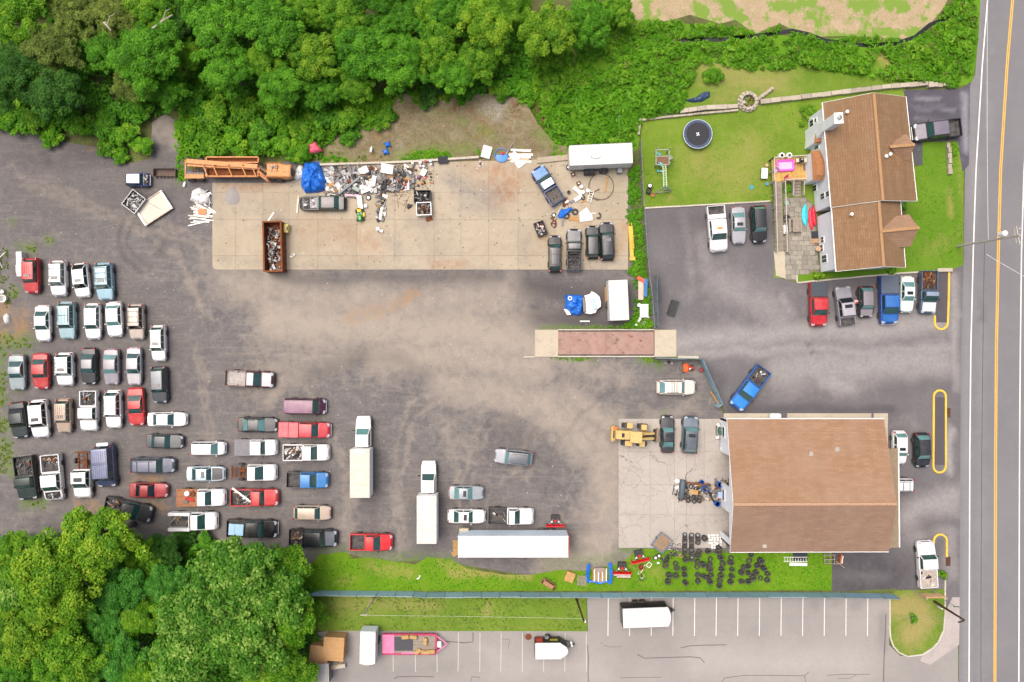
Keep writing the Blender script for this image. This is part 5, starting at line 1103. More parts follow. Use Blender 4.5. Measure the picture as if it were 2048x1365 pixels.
ss = thing('street_sign','small green street name sign by the island kerb','sign',loc=W3((1888,1200),0)); MB().cyl((0,0,0),(0,0,2.4),.03,8).build('post',GALV,ss); MB().box((.1,0,2.45),(.75,.03,.22)).build('sign_plate',simple('1f6a4c',.5),ss)
# ================================================================ TREES AND PLANTS
def m_leaf(key,c0,c1,c2):
    m = bpy.data.materials.new(key); nt,N,L,b = nodes_of(m)
    a = attr(nt,'tint'); oi = N.new('ShaderNodeObjectInfo')
    c = mixc(nt,ramp(nt,a,0,.55),hx(c0),hx(c1)); c = mixc(nt,ramp(nt,a,.55,1),c,hx(c2))
    c = mixc(nt,1.0,c,mixc(nt,oi.outputs['Random'],(.82,.86,.8,1),(1.1,1.06,1.0,1)),'MULTIPLY')
    L.new(c,b.inputs['Base Color']); b.inputs['Roughness'].default_value = .55; b.inputs['Specular IOR Level'].default_value = .2
    t = N.new('ShaderNodeBsdfTranslucent'); L.new(c,t.inputs['Color']); mx = N.new('ShaderNodeMixShader'); mx.inputs[0].default_value = .4
    out = [n for n in N if n.type == 'OUTPUT_MATERIAL'][0]; L.new(b.outputs[0],mx.inputs[1]); L.new(t.outputs[0],mx.inputs[2]); L.new(mx.outputs[0],out.inputs[0]); return m
LF = dict(mid=m_leaf('leaf_mid','3c7016','56961e','78b432'),bright=m_leaf('leaf_bright','447a12','62991c','92b836'),yellow=m_leaf('leaf_yellow','4e801a','70a022','a0bc38'),dark=m_leaf('leaf_dark','305a1c','407226','588c34'),
          olive=m_leaf('leaf_olive','526628','728838','98aa54'),blue=m_leaf('leaf_bluegreen','34721e','4c9030','72b04a'),pale=m_leaf('leaf_pale','3c721a','5c922a','9cbc5c'),weed=m_leaf('leaf_weed','46800f','64a01a','92bc34'))
BARK = mat('bark',hx('6a6258'),rough=.95,var=.3,scale=5)
def leaf_mesh(name,C,Nn,size,tint,rng,elong=1.6):
    """numpy: rhombic leaf at each centre C with normal Nn"""
    n = len(C); t = rng.normal(size=(n,3)); u = np.cross(Nn,t); u /= np.linalg.norm(u,axis=1)[:,None] + 1e-9; w = np.cross(Nn,u)
    s = (size * rng.uniform(.7,1.3,n))[:,None] if np.ndim(size) == 0 else (size * rng.uniform(.75,1.25,n))[:,None]
    P = np.stack([C - u * s * elong / 2,C - w * s / 2 + Nn * s * .12,C + u * s * elong / 2,C + w * s / 2 + Nn * s * .12],1).reshape(-1,3)
    me = bpy.data.meshes.new(name); me.vertices.add(4 * n); me.vertices.foreach_set('co',P.astype(np.float32).reshape(-1))
    me.loops.add(4 * n); me.loops.foreach_set('vertex_index',np.arange(4 * n,dtype=np.int32)); me.polygons.add(n); me.polygons.foreach_set('loop_start',np.arange(0,4 * n,4,dtype=np.int32))
    try: me.polygons.foreach_set('loop_total',np.full(n,4,dtype=np.int32))
    except Exception: pass
    me.update(calc_edges=True); a = me.attributes.new('tint','FLOAT','POINT'); a.data.foreach_set('value',np.repeat(np.clip(tint,0,1),4).astype(np.float32)); return me
def crown(seed,Rr,Hc,nclump,per,leaf,rc,gap=.2,flat=.6):
    """lumpy crown: leaf clumps spread over a ragged ellipsoid; origin at the base of the crown"""
    rng = np.random.RandomState(seed); C = []; Nn = []; T = []; ct = []
    k = 0
    while k < nclump:
        th = rng.uniform(0,2 * math.pi); ph = math.asin(rng.uniform(-.25,1)); rad = rng.uniform(.4,1.05) ** .5
        edge = 1 + .2 * math.sin(2 * th + seed) + .16 * math.sin(5 * th + 2 * seed) + .12 * math.sin(9 * th + seed) + rng.uniform(-.12,.12)
        c = np.array([Rr * edge * rad * math.cos(ph) * math.cos(th),Rr * edge * rad * math.cos(ph) * math.sin(th),Hc * (.45 + .55 * rad * math.sin(ph))])
        if rng.rand() < gap and rad > .8: k += 1; continue
        r_ = rc * rng.uniform(.6,1.25); m = int(per * (r_ / rc) ** 2)
        d = rng.normal(size=(m,3)); d[:,2] = np.abs(d[:,2]) * 1.1 - .25; d /= np.linalg.norm(d,axis=1)[:,None]
        rr = r_ * rng.uniform(.55,1.0,m)[:,None]; P = c + d * rr * np.array([1,1,flat]); C.append(P)
        nn = d * .7 + np.array([0,0,.75]) + rng.normal(size=(m,3)) * .35; Nn.append(nn / np.linalg.norm(nn,axis=1)[:,None])
        base = rng.uniform(.05,.8); T.append(base + rng.normal(size=m) * .2 + d[:,2] * .06); ct.append(c); k += 1
    return leaf_mesh('crown',np.concatenate(C),np.concatenate(Nn),leaf,np.concatenate(T),rng),ct
def trunk_mesh(seed,hgt,Hc,Rr,ct):
    rng = random.Random(seed); q = MB(); r = .055 * Rr + .06
    q.tube([(0,0,-.1),(.05,.03,hgt * .5),(0,0,hgt),(.1,-.05,hgt + Hc * .6)],[r * 1.5,r * 1.1,r * .9,r * .3],8)
    for c in ct[::max(1,len(ct) // 16)]:
        z0 = hgt * rng.uniform(.7,1.0); m = Vector(c) * .5 + Vector((0,0,z0 * .5 + hgt * .5 - .2)); q.tube([(0,0,z0),tuple(m),(c[0],c[1],c[2] + hgt)],[r * .45,r * .3,r * .08],5)
    return q.mesh('trunk',60)
PROTO = {}
def proto(kind):
    if kind in PROTO: return PROTO[kind]
    sp = dict(  # seed, crown radius, crown height, trunk height, clumps, leaves per clump, leaf size, clump radius, gap
        lump_a=(1,4.6,4.4,7.0,190,130,.21,.95,.08,.75),lump_b=(2,4.4,5.0,7.5,170,150,.2,1.05,.12,.7),lump_c=(3,4.8,3.8,6.5,230,110,.2,.8,.1,.7),lump_d=(9,4.5,5.2,8.0,160,160,.22,1.1,.14,.75),
        leafy_a=(4,4.8,4.6,7.5,200,80,.3,1.05,.06,.85),leafy_b=(5,4.4,5.0,8.0,180,84,.31,1.1,.1,.85),soft=(6,4.6,5.2,7.0,210,150,.17,.95,.05,.6),
        bush_a=(7,2.0,1.7,.6,34,80,.26,.75,.05,.6),bush_b=(8,2.0,2.1,.8,30,90,.24,.8,.1,.6),round=(10,1.0,1.2,.3,22,90,.12,.36,0,.6))
    s = sp[kind]; me,ct = crown(s[0],s[1],s[2],s[4],s[5],s[6],s[7],s[8],s[9]); PROTO[kind] = (me,trunk_mesh(s[0],s[3],s[2],s[1],ct),s[1],s[2],s[3]); return PROTO[kind]
def tree(kind,tone,px,py,rpx,label,group=None,hs=1.0,nm='tree',cat='tree'):
    me,tk,Rr,Hc,Ht = proto(kind); vis = (Ht + Hc * .6)
    Re = Rr * 1.1 + (.8 if Rr > 3 else .35 if Rr > 1.5 else .2); sc = rpx * S / Re
    for _ in range(3): sc = rpx * S * (1 - vis * sc * hs / H) / Re
    z = vis * sc * hs; x,y = U(px,py,min(z,16)); o = thing(nm,label,cat,loc=(x,y,0),rz=random.uniform(0,6.28),group=group); o.scale = (sc,sc,sc * hs)
    c = link('crown',me,LF[tone],o,(0,0,Ht)); link('trunk',tk,BARK,o); return o
TL = []
def T(kind,tone,px,py,r,hs=1.0): TL.append((kind,tone,px,py,r,hs))
# forest along the top, left to right
for a in (('lump_b','bright',25,30,62),('soft','olive',95,95,62),('lump_c','olive',150,22,66),('soft','dark',22,150,66),('lump_d','dark',105,185,55),('lump_a','mid',205,100,50),('soft','olive',225,25,56),('soft','mid',292,112,74),('lump_b','bright',372,112,36),('soft','olive',262,168,42),('soft','mid',330,172,44),
          ('lump_a','bright',300,8,60),('lump_d','dark',345,45,40),('lump_a','mid',432,60,66),('lump_c','mid',500,20,62),('lump_b','mid',455,140,52),('lump_d','mid',545,55,60),('lump_b','bright',530,125,44),('lump_a','yellow',622,108,58),('lump_c','bright',612,22,44),('lump_a','bright',690,30,56),('lump_b','mid',560,175,50),('lump_c','mid',640,180,46),
          ('lump_a','mid',725,100,64),('lump_d','bright',715,165,40),('lump_c','mid',790,35,62),('lump_a','bright',840,25,46),('lump_b','mid',800,125,58),('lump_a','bright',870,95,56),('lump_c','mid',880,30,52),('lump_d','mid',905,150,44),('lump_b','yellow',975,45,58),('lump_a','bright',960,120,50),('lump_c','mid',930,10,44),('lump_b','bright',1030,10,42),('lump_d','yellow',1098,62,58),('lump_c','mid',1178,38,54),('leafy_a','bright',1240,20,34),('lump_c','yellow',1098,100,36),('lump_a','mid',400,-20,60),('lump_b','mid',750,-20,60),('lump_d','bright',60,-30,60)): T(*a)
FOREST_N = len(TL)
# grove at the bottom left
for a in (('lump_a','yellow',190,1085,88),('lump_b','yellow',95,1165,92),('lump_c','bright',262,1105,48),('lump_c','bright',30,1110,56),('leafy_a','pale',30,1195,60),('lump_a','yellow',40,1270,76),('lump_d','blue',235,1180,54),('soft','blue',330,1170,50),('lump_c','blue',205,1250,58),('leafy_b','pale',470,1140,80),('leafy_a','pale',400,1225,92),('leafy_a','pale',540,1190,78),('leafy_b','bright',575,1140,50),('leafy_b','bright',585,1245,56),
          ('leafy_a','pale',370,1310,86),('leafy_b','pale',490,1290,78),('lump_a','bright',130,1320,76),('soft','blue',245,1325,60),('leafy_a','bright',545,1335,62),('lump_b','yellow',120,1255,52),('lump_c','mid',30,1360,60),('lump_d','bright',290,1375,60),('leafy_b','bright',600,1355,40),('lump_c','dark',330,1110,40),('soft','bright',625,1225,30),('lump_b','bright',285,1235,46),('leafy_a','bright',300,1160,42),('lump_c','yellow',160,1200,44)): T(*a)
tone_w = dict(mid='mid green',bright='bright green',yellow='yellow green',dark='dark green',olive='dull olive',blue='cool green',pale='pale speckled green',weed='fresh green')
kind_w = dict(lump_a='billowing broad crown',lump_b='lumpy dense crown',lump_c='finely clumped crown',lump_d='loose heavy clumped crown',soft='soft feathery crown',leafy_a='open large leaved crown',leafy_b='tall large leaved crown')
def LABW(b,top):
    px,py = b[2],b[3]
    return ('near the upper left corner' if px < 220 else 'above the dirt nook' if px < 420 else 'above the orange machine' if px < 600 else 'above the scrap heap' if px < 860 else 'above the bare bank' if px < 1050 else 'by the ditch') if top else ('at the left edge' if px < 130 else 'below the left car rows' if px < 300 else 'near the sideways parked trucks' if px < 440 and py < 1240 else 'by the fence end' if py < 1260 else 'at the bottom edge')
for i,(k,t,px,py,r,hs) in enumerate(TL):
    top = i < FOREST_N; where = ('top woods' if top else 'lower left grove')
    third = LABW(TL[i],top)
    lab = '%s tree with %s %s' % (tone_w[t],kind_w[k],third)
    al = sorted((b[2],j) for j,b in enumerate(TL) if (j < FOREST_N) == top and b[0] == k and b[1] == t and LABW(b,j < FOREST_N) == third)
    if len(al) > 1: lab += ', ' + ('left one' if (px,i) == al[0] else 'right one')
    tree(k,t,px,py,r,lab,'trees of the ' + where,hs)
# smaller plants with a shape of their own
for k,t,px,py,r,lab in (('round','bright',1397,0,0,''),):
    pass
tree('bush_a','weed',1426,152,20,'small pale bush standing on the upper lawn',None,.9,'shrub','shrub')
tree('bush_a','yellow',1620,222,17,'flowering yellow green bush at the house corner',None,.6,'shrub','shrub'); tree('bush_b','yellow',1605,246,9,'small yellow bush beside the chimney',None,.6,'shrub','shrub')
tree('round','yellow',1637,552,12,'brownish round bush at the lower corner of the house',None,.8,'shrub','shrub'); tree('round','bright',1785,541,12,'round bright bush at the front corner of the house',None,.8,'shrub','shrub')
tree('round','bright',1885,1150,12,'round green bush at the end of the white pickup',None,.9,'shrub','shrub'); tree('round','mid',1828,1238,11,'dark green shrub in the middle of the grass island',None,.7,'shrub','shrub')
tree('bush_b','weed',1576,378,12,'green bush beside the deck steps',None,.6,'shrub','shrub'); tree('bush_b','pale',1808,412,9,'pale climbing bush beside the house porch',None,.7,'shrub','shrub'); tree('bush_a','yellow',1910,300,12,'yellow bush by the narrow wall at the road',None,.5,'shrub','shrub')
tree('bush_a','weed',1268,540,12,'leafy sapling at the end of the ivy strip',None,.8,'shrub','shrub')
# low shrubs in front of the woods
SH = [('bush_a','weed',20,235,40),('bush_b','bright',70,240,38),('bush_a','mid',120,225,36),('bush_b','weed',160,250,34),('bush_a','weed',100,268,26),('bush_b','mid',210,250,34),('bush_a','bright',215,290,24),('bush_b','weed',245,270,30),('bush_a','mid',275,215,30),('bush_b','weed',285,290,24),('bush_a','weed',240,310,18),('bush_b','mid',390,200,36),('bush_a','weed',380,260,34),('bush_b','bright',430,235,38),('bush_a','weed',420,290,28),('bush_b','weed',470,280,32),('bush_a','bright',490,225,36),('bush_b','mid',520,270,34),('bush_a','weed',560,235,36),('bush_b','weed',570,290,30),('bush_a','bright',610,260,34),('bush_b','weed',600,305,24),('bush_a','mid',650,225,36),('bush_b','bright',690,240,34),('bush_a','weed',740,215,30),('bush_b','bright',770,235,26),('bush_a','mid',700,270,24),('bush_b','dark',860,185,30),('bush_a','yellow',835,198,18),('bush_b','yellow',890,192,16),('bush_a','mid',925,180,26),('bush_b','bright',1000,180,26),('bush_a','weed',1050,185,26),
      ('bush_a','dark',370,1082,24),('bush_b','mid',410,1085,22),('bush_a','mid',430,1105,24),('bush_b','dark',345,1095,20)]
ORD = 'first second third fourth fifth sixth seventh eighth ninth tenth eleventh twelfth thirteenth fourteenth fifteenth sixteenth'.split()
for i,(k,t,px,py,r) in enumerate(SH):
    lo = py > 900; al = sorted(b[2] for b in SH if (b[3] > 900) == lo and (lo or b[1] == t)); od = ORD[al.index(px)]
    tree(k,t,px,py,r,('dark shrub in the gap of the lower left grove, %s from the left' % od if lo else '%s shrub at the foot of the top woods, %s from the left' % (tone_w[t],od)),'shrubs in the lower grove gap' if lo else '%s shrubs along the woods edge' % tone_w[t],.9,'shrub','shrub')

# ---- ground cover: rosettes of long leaves and small leaves, nobody could count them
def scatter(poly,dens,rng,holes=()):
    P = np.array(poly,float); x0,y0 = P.min(0); x1,y1 = P.max(0); n = int((x1 - x0) * (y1 - y0) * S * S * dens)
    X = rng.uniform(x0,x1,n); Y = rng.uniform(y0,y1,n); k = inpoly(X,Y,poly)
    for h in holes: k &= ~inpoly(X,Y,h)
    return X[k],Y[k]
def cover(nm,label,cat,polys,dens,leaf,hgt,tone,seed,spread=.35,nl=7,elong=2.2,clump=True,holes=()):
    rng = np.random.RandomState(seed); C = []; Nn = []; Tt = []
    for poly,dm in polys:
        X,Y = scatter(poly,dens * dm,rng,holes)
        f = fbm(X,Y,26,3) if clump else np.full(X.shape,.6); keep = f + rng.uniform(-.12,.12,len(X)) > .36; X,Y,f = X[keep],Y[keep],f[keep]
        wx = (X - 1024) * S; wy = (682.5 - Y) * S; hz = hgt * (.35 + 1.5 * np.clip(f - .3,0,.6)) * rng.uniform(.6,1.2,len(X))
        for j in range(nl):
            th = 2 * math.pi * j / nl + rng.uniform(0,.9,len(X)); d = np.stack([np.cos(th),np.sin(th),np.zeros_like(th)],1); rr = spread * rng.uniform(.35,1,len(X))[:,None]
            c = np.stack([wx,wy,hz],1) + d * rr; c[:,2] -= rr[:,0] * .5; C.append(c); n = d * .45 + np.array([0,0,1]) + rng.normal(size=c.shape) * .22; Nn.append(n / np.linalg.norm(n,axis=1)[:,None])
            Tt.append(f * .9 + rng.normal(size=len(X)) * .14 - .05)
    o = link(nm,leaf_mesh(nm,np.concatenate(C),np.concatenate(Nn),leaf,np.concatenate(Tt),rng,elong),LF[tone]); return tag(o,label,cat,kind='stuff')
ditch_hole = [(1325,80),(1400,75),(1500,70),(1560,62),(1585,58),(1620,66),(1660,80),(1700,84),(1740,88),(1790,84),(1830,70),(1860,46),(1905,30),(1910,36),(1862,56),(1832,80),(1792,93),(1740,97),(1690,92),(1650,86),(1618,74),(1585,67),(1560,71),(1500,79),(1440,85),(1360,87)]
mead = [(1060,110),(1120,95),(1240,30),(1262,48),(1350,44),(1400,56),(1440,50),(1480,62),(1520,70),(1560,52),(1620,78),(1700,74),(1800,82),(1850,64),(1890,20),(1915,-20),(1945,-20),(1950,60),(1940,150),(1905,176),(1850,166),(1790,162),(1740,155),(1760,140),(1790,130),(1760,105),(1745,115),(1730,150),(1600,134),(1520,144),(1400,124),(1368,200),(1362,222),(1285,240),(1255,290),(1140,292),(1110,270),(1070,250),(1060,180)]
cover('undergrowth','dense leafy weeds covering the banks of the ditch','weeds',[(mead,1.0),([(1030,190),(1062,180),(1075,250),(1112,270),(1142,294),(1090,296),(1060,250)],1.2),([(795,190),(900,196),(1040,192),(1040,204),(900,210),(820,212),(800,250),(780,262)],.9)],6.5,.2,.7,'weed',21,.3,7,2.2,True,(ditch_hole,))
cover('tall_weeds','taller dark weeds mixed into the ditch growth','weeds',[(mead,1.0)],3.2,.24,1.1,'bright',41,.34,7,2.6,True,(ditch_hole,))
cover('dry_weeds','yellowing dry weeds mixed into the ditch growth','weeds',[(mead,1.0)],1.3,.16,.8,'olive',43,.3,6,3.0,True,(ditch_hole,))
sum_p = [(360,300),(372,250),(360,200),(420,180),(520,200),(640,200),(780,190),(800,215),(785,250),(760,240),(740,262),(690,262),(650,290),(640,310),(600,325),(560,310),(380,318)]
cover('sumac_thicket','thicket of long leaved sumac above the orange machine','thicket',[(sum_p,1.0),([(1080,200),(1200,175),(1300,190),(1360,215),(1285,235),(1250,262),(1235,262),(1200,285),(1140,285),(1090,262)],1.1)],5.0,.24,1.5,'weed',22,.62,9,3.0)
cover('dry_weeds','straggling weeds over the bare bank','weeds',[([(650,300),(700,265),(760,250),(800,205),(830,205),(1000,195),(1050,210),(1075,255),(1110,292),(1000,318),(800,322),(660,325)],1.0)],1.6,.16,.25,'olive',44,.22,6,2.6)
cover('weeds','green weeds growing along the edge of the bare bank','weeds',[([(640,305),(700,322),(660,330),(630,332)],1.2),([(780,320),(800,308),(860,300),(900,302),(955,296),(960,308),(860,318),(790,324)],1.3),([(950,258),(990,262),(985,275),(955,272)],.8),([(1075,262),(1110,262),(1140,290),(1138,300),(1100,302),(1070,292)],1.0),([(1090,308),(1135,304),(1135,313),(1095,314)],.8),([(1215,272),(1262,268),(1276,300),(1268,330),(1270,300)],1.0),([(355,318),(368,300),(370,360),(360,364)],1.0)],9,.2,.3,'weed',23,.25,6,2)
ivy = [(1256,345),(1277,330),(1282,420),(1290,520),(1301,600),(1304,655),(1235,657),(1262,645),(1270,610),(1262,560),(1275,545),(1262,520),(1268,470),(1252,440),(1256,400)]
cover('ivy_strip','leafy ivy strip along the chain link fence','ivy',[(ivy,1.0)],13,.2,.55,'weed',24,.25,6,1.7)
cover('woodland_undergrowth','dark undergrowth on the floor of the woods','undergrowth',[([(-60,-60),(1060,-60),(1060,190),(800,195),(640,215),(360,215),(280,250),(100,265),(-60,258)],1.0),([(-60,1075),(110,1070),(300,1075),(420,1090),(600,1110),(640,1190),(640,1260),(620,1420),(-60,1420)],1.0)],4.0,.3,1.6,'mid',25,.5,6,2.0)
cover('weeds','weeds at the left edge of the yard','weeds',[([(-10,500),(14,495),(20,560),(36,580),(30,615),(-10,620)],1),([(-10,670),(20,672),(60,680),(62,695),(-10,700)],.8),([(-10,700),(12,705),(14,800),(-10,830)],.8),([(-10,830),(14,835),(18,865),(-10,870)],1),([(-10,875),(24,880),(28,945),(-10,950)],1),([(40,1000),(90,1000),(88,1018),(50,1014)],.5),([(52,488),(72,486),(72,502),(54,504)],.8),([(92,472),(106,472),(104,484),(92,484)],.8)],7,.12,.16,'olive',26,.16,6,2.4)
cover('weeds','grass tufts along the weighbridge and fence','weeds',[([(1078,715),(1190,715),(1160,722),(1100,722)],1),([(1282,715),(1318,717),(1322,728),(1300,728)],1.2),([(1240,652),(1300,645),(1300,657),(1100,657),(1180,652)],.9)],12,.12,.14,'yellow',27,.16,6,2.2)
def tufts(nm,label,poly,dens,tone,seed,hgt=.08,leaf=.11,spread=.12): return cover(nm,label,'grass',[(poly,1.0)],dens,leaf,hgt,tone,seed,spread,4,3.0,True)
tufts('grass','grass tufts along the blue fence strip',[(610,1150),(645,1112),(692,1106),(705,1120),(780,1124),(830,1132),(855,1117),(900,1120),(940,1142),(1060,1154),(1170,1144),(1240,1130),(1275,1102),(1380,1110),(1450,1108),(1662,1108),(1662,1180),(610,1181)],9,'weed',31)
tufts('grass','grass tufts on the olive strip and island',[(640,1190),(1172,1192),(1172,1260),(650,1259)],6,'olive',32)
tufts('grass','tufts of grass on the back lawn',[(1284,245),(1490,220),(1620,200),(1640,245),(1610,300),(1540,315),(1538,400),(1290,412)],4,'yellow',33,.05,.09)
tufts('grass','tufts of grass on the front lawn',[(1836,290),(1914,288),(1924,340),(1924,525),(1900,536),(1815,530),(1815,430)],6,'weed',34,.06,.09)
tufts('grass','dry tufts on the grass island',[(1784,1195),(1884,1182),(1884,1258),(1845,1302),(1815,1308),(1790,1290)],6,'olive',35,.06,.1)
# brush piles and fallen branches
TWIG = mat('dead_twigs',hx('7a5a3c'),rough=.95,var=.3,scale=5)
def brush(label,px,py,lx,ly,rz,n,up=.5):
    q = MB()
    for i in range(n):
        x,y = random.gauss(0,lx / 4),random.gauss(0,ly / 4); a = random.gauss(0,.35) + (math.pi if random.random() < .3 else 0); L = random.uniform(.4,.9) * lx * .5; z = random.uniform(.05,up)
        q.tube([(x - L / 2 * math.cos(a),y - L / 2 * math.sin(a),z),(x,y + random.uniform(-.1,.1),z + .1),(x + L / 2 * math.cos(a),y + L / 2 * math.sin(a),z * .6)],[.03,.022,.008],4)
    o = q.build('brush_pile',TWIG,None,loc=U(px,py) + (.25,),rz=rz); return tag(o,label,'brush pile',kind='stuff')
brush('reddish brush pile at the edge of the bare bank',912,212,2.6,2.2,R(80),60); brush('long dead branches along the upper edge of the bank',870,208,7,1.2,R(18),30); brush('dead branches at the right end of the bank',1085,230,4.5,2.5,R(-60),45); brush('brown dead stems in the shrubs above the bank',775,190,3.5,1.5,R(80),40); brush('rust coloured brush heap on the bank',1035,215,2.5,2.2,R(40),50)
for lab,pts in (('bare pale branch over the dark gap in the woods',[(305,58),(325,42),(345,30)]),('bare pale limb leaning out of the woods',[(208,45),(214,52),(222,62)]),('thin bare trunk by the ditch shrubs',[(1065,22),(1058,60),(1056,100)]),('grey bare limbs in the pale grove tree',[(424,1280),(432,1268),(445,1258)])):
    q = MB(); w = [W3(p,8 if 'thin' not in lab else 3) for p in pts]; q.tube(w,[.14,.11,.05],6); q.tube([w[1],w[1] + Vector((.6,.9,.5)),w[1] + Vector((1.3,1.2,.6))],[.07,.05,.02],5); tag(q.build('bare_branch',mat('pale_bark',hx('a59d90'),rough=.9,var=.2)),lab,'branch')
# ================================================================ MACHINES, TRAILERS, JUNK
def one(nm,label,cat,px,py,rz,mats,fn,z=0.0,h=0.0,group=None,smooth=None,kind=None):
    q = MB(); fn(q); o = q.build(nm,mats,None,smooth,loc=U(px,py,h) + (z,),rz=R(rz)); return tag(o,label,cat,group,kind)
ORANGE = mat('machine_orange',hx('c98a54'),rough=.7,var=.18,scale=2,rust=.1,dust=.3); ORANGE_D = mat('machine_orange_dark',hx('7a4520'),rough=.85,var=.3,scale=5,rust=.35); YEL = mat('machine_yellow',hx('c0a464'),rough=.65,var=.12,scale=2,dust=.25,rust=.04)
WPL = mat('white_sheet',hx('d0d0cc'),rough=.5,var=.1,scale=2,dust=.12); WPL2 = mat('white_roof',hx('c6c6c2'),rough=.55,var=.05,scale=1.2,dust=.08); PLY = mat('plywood',hx('b08a5e'),rough=.85,var=.15,scale=3); PALLET = mat('pallet_wood',hx('b8945e'),rough=.9,var=.2,scale=4,objvar=.15)
RED = mat('plow_red',hx('c01820'),rough=.35,var=.1,coat=.3); BLUEP = mat('blue_plastic',hx('1f5fae'),rough=.4,var=.12); TARP = mat('blue_tarp',hx('2268c4'),rough=.35,var=.2,scale=2.5); GREENJ = mat('tractor_green',hx('1f7a2c'),rough=.4,var=.1,coat=.3); GRAYM = mat('grey_metal',hx('6c7074'),rough=.55,metal=.3,var=.2,dust=.2); TAN = mat('tan_fabric',hx('9a7658'),rough=.95,var=.2,scale=4); CARD = mat('cardboard',hx('a8814e'),rough=.9,var=.15)

# ---- orange screening machine
om = thing('screening_machine','long orange screening machine with mesh troughs along the woods','machine',480,345)
def L2(px,py,z): x,y = U(px,py,z); ox,oy = U(480,345); return (x - ox,y - oy,z)
def lbar(root,nm,a,b,w,m,hh=None):
    a,b = Vector(a),Vector(b); d = b - a; MB().box(tuple((a + b) / 2),(d.length,w,hh or w),rz=math.atan2(d.y,d.x),ry=-math.asin(max(-1,min(1,d.z / d.length)))).build(nm,m,root)
for y0,y1,zb in ((314.5,325,1.9),(336,353,1.8)):
    a,b = L2(412,y0,zb),L2(516,y1,zb); cx,cy = (a[0] + b[0]) / 2,(a[1] + b[1]) / 2; w,d = b[0] - a[0],a[1] - b[1]
    MB().box((cx,cy,1.35),(w,d,.08)).build('trough_floor',ORANGE_D,om)
    for i in range(34): MB().box((a[0] + w * (i + .5) / 34,cy,1.43),(.05,d,.05)).build('screen_bar',ORANGE_D,om)
    for yy,hh in ((a[1],.6),(b[1],.55)): MB().box((cx,yy,1.62),(w,.14,hh)).build('trough_side',ORANGE,om)
    for xx in (a[0],b[0]): MB().box((xx,cy,1.6),(.14,d,.5)).build('trough_end',ORANGE,om)
lbar(om,'main_beam',L2(374,323,2.2),L2(516,334,2.2),.55,ORANGE,.4); lbar(om,'main_beam',L2(376,331,2.0),L2(520,338,2.0),.3,ORANGE,.3)
for x in (405,425,454,482,502): lbar(om,'strut',L2(x,329,2.35),L2(x + 10,352,2.0),.12,ORANGE)
for x in (430,458,486): MB().box(L2(x,331,2.45),(.25,.12,.04)).build('lug',ORANGE_D,om)
lbar(om,'drawbar',L2(371,321,1.2),L2(371,358,1.2),.14,ORANGE); lbar(om,'drawbar',L2(374,332,1.2),L2(408,333,1.2),.12,GRAYM); lbar(om,'drawbar',L2(374,347,1.2),L2(408,347,1.2),.12,GRAYM); MB().bbox(L2(391,353.5,1.3),(2.3,.55,.35),.05).build('tail_plate',ORANGE,om); MB().bbox(L2(392,325,1.7),(2.2,.4,.3),.05).build('tail_plate',ORANGE,om)
for x in (386,392,398): MB().box(L2(x,340,.9),(.1,1.0,.1)).build('axle_bar',ORANGE_D,om)
for x,y in ((384,361),(402,361),(384,320),(402,320),(545,360),(560,362)): w_ = put_wheel(om,L2(x,y,.45)[0],L2(x,y,.45)[1],.5,.3); 
MB().bbox(L2(553,343,1.3),(2.1,1.7,1.3),.12).build('engine_cover',ORANGE,om); MB().bbox(L2(571,344,1.4),(1.7,1.6,1.2),.15).build('engine_cover',ORANGE,om); MB().bbox(L2(549,330,1.1),(1.9,.5,.9),.06).build('side_tank',mat('rusty_panel',hx('8a5a3a'),rough=.9,var=.3,rust=.3),om); MB().bbox(L2(573,356,1.0),(.9,.4,.3),.05).build('step_plate',ORANGE,om)
MB().bbox(L2(582,345,1.5),(.35,.9,.8),.05).build('radiator',BLACKP,om); q = MB(); scrap(q,1.1,1.2,1.95,.25,18,(3,0,3,1,1,2,0,0),hi=.4); q.build('engine',JUNK,om,loc=L2(560,343,0)[:2] + (0,))
for a_,b_ in (((518,333),(537,346)),((516,342),(532,356)),((520,350),(536,362))): lbar(om,'hydraulic_arm',L2(*a_,1.9),L2(*b_,1.3),.28,ORANGE)
lbar(om,'ram',L2(514,331,2.0),L2(530,340,1.9),.12,BLACKP); MB().tube([L2(541,346,1.6),L2(534,352,1.9),L2(533,360,1.4),L2(540,364,.8)],.14,6).build('discharge_pipe',ORANGE,om,50)
for x in (420,470,510):
    for y in (318,350): MB().box(L2(x,y,.65),(.16,.16,1.3)).build('leg',ORANGE_D,om)

# ---- yellow loader
ld = thing('wheel_loader','yellow wheel loader with raised arms on the cracked pad','wheel loader',1268,868); ld.rotation_euler = (0,0,R(-3))
f = S * .975
def LB(nm,x0,x1,y0,y1,z0,z1,m,b=.08): MB().bbox(((x0 + x1) / 2 * f,-(y0 + y1) / 2 * f,(z0 + z1) / 2),((x1 - x0) * f,(y1 - y0) * f,z1 - z0),b).build(nm,m,ld)
LB('engine_hood',-42,-8,-9,9,.9,2.1,YEL); LB('counterweight',-50,-41,-16,15,.6,1.7,YEL,.15); LB('cab_roof',-15,9,-10,13,2.75,2.95,YEL,.06); LB('cab',-12,7,-8,10,1.2,2.75,GLASS_B,.05)
LB('front_frame',8,24,-8,8,.7,1.5,mat('loader_dark_yellow',hx('a07c28'),rough=.7,var=.25,rust=.15)); 
for x0,x1,y0,y1 in ((-19,-7,-24,-13),(10,22,-22,-11),(-21,-6,12,23),(8,19,11,23)): LB('fender',x0,x1,y0,y1,1.35,1.5,YEL,.04)
LB('exhaust_box',-30,-25,-4,4,2.1,2.25,BLACKP,.03); LB('vent_grille',-47,-44,-8,8,1.7,1.78,BLACKP,.02); LB('orange_tank',-48,-38,-15,-10,1.7,1.85,simple('d07028',.5),.05)
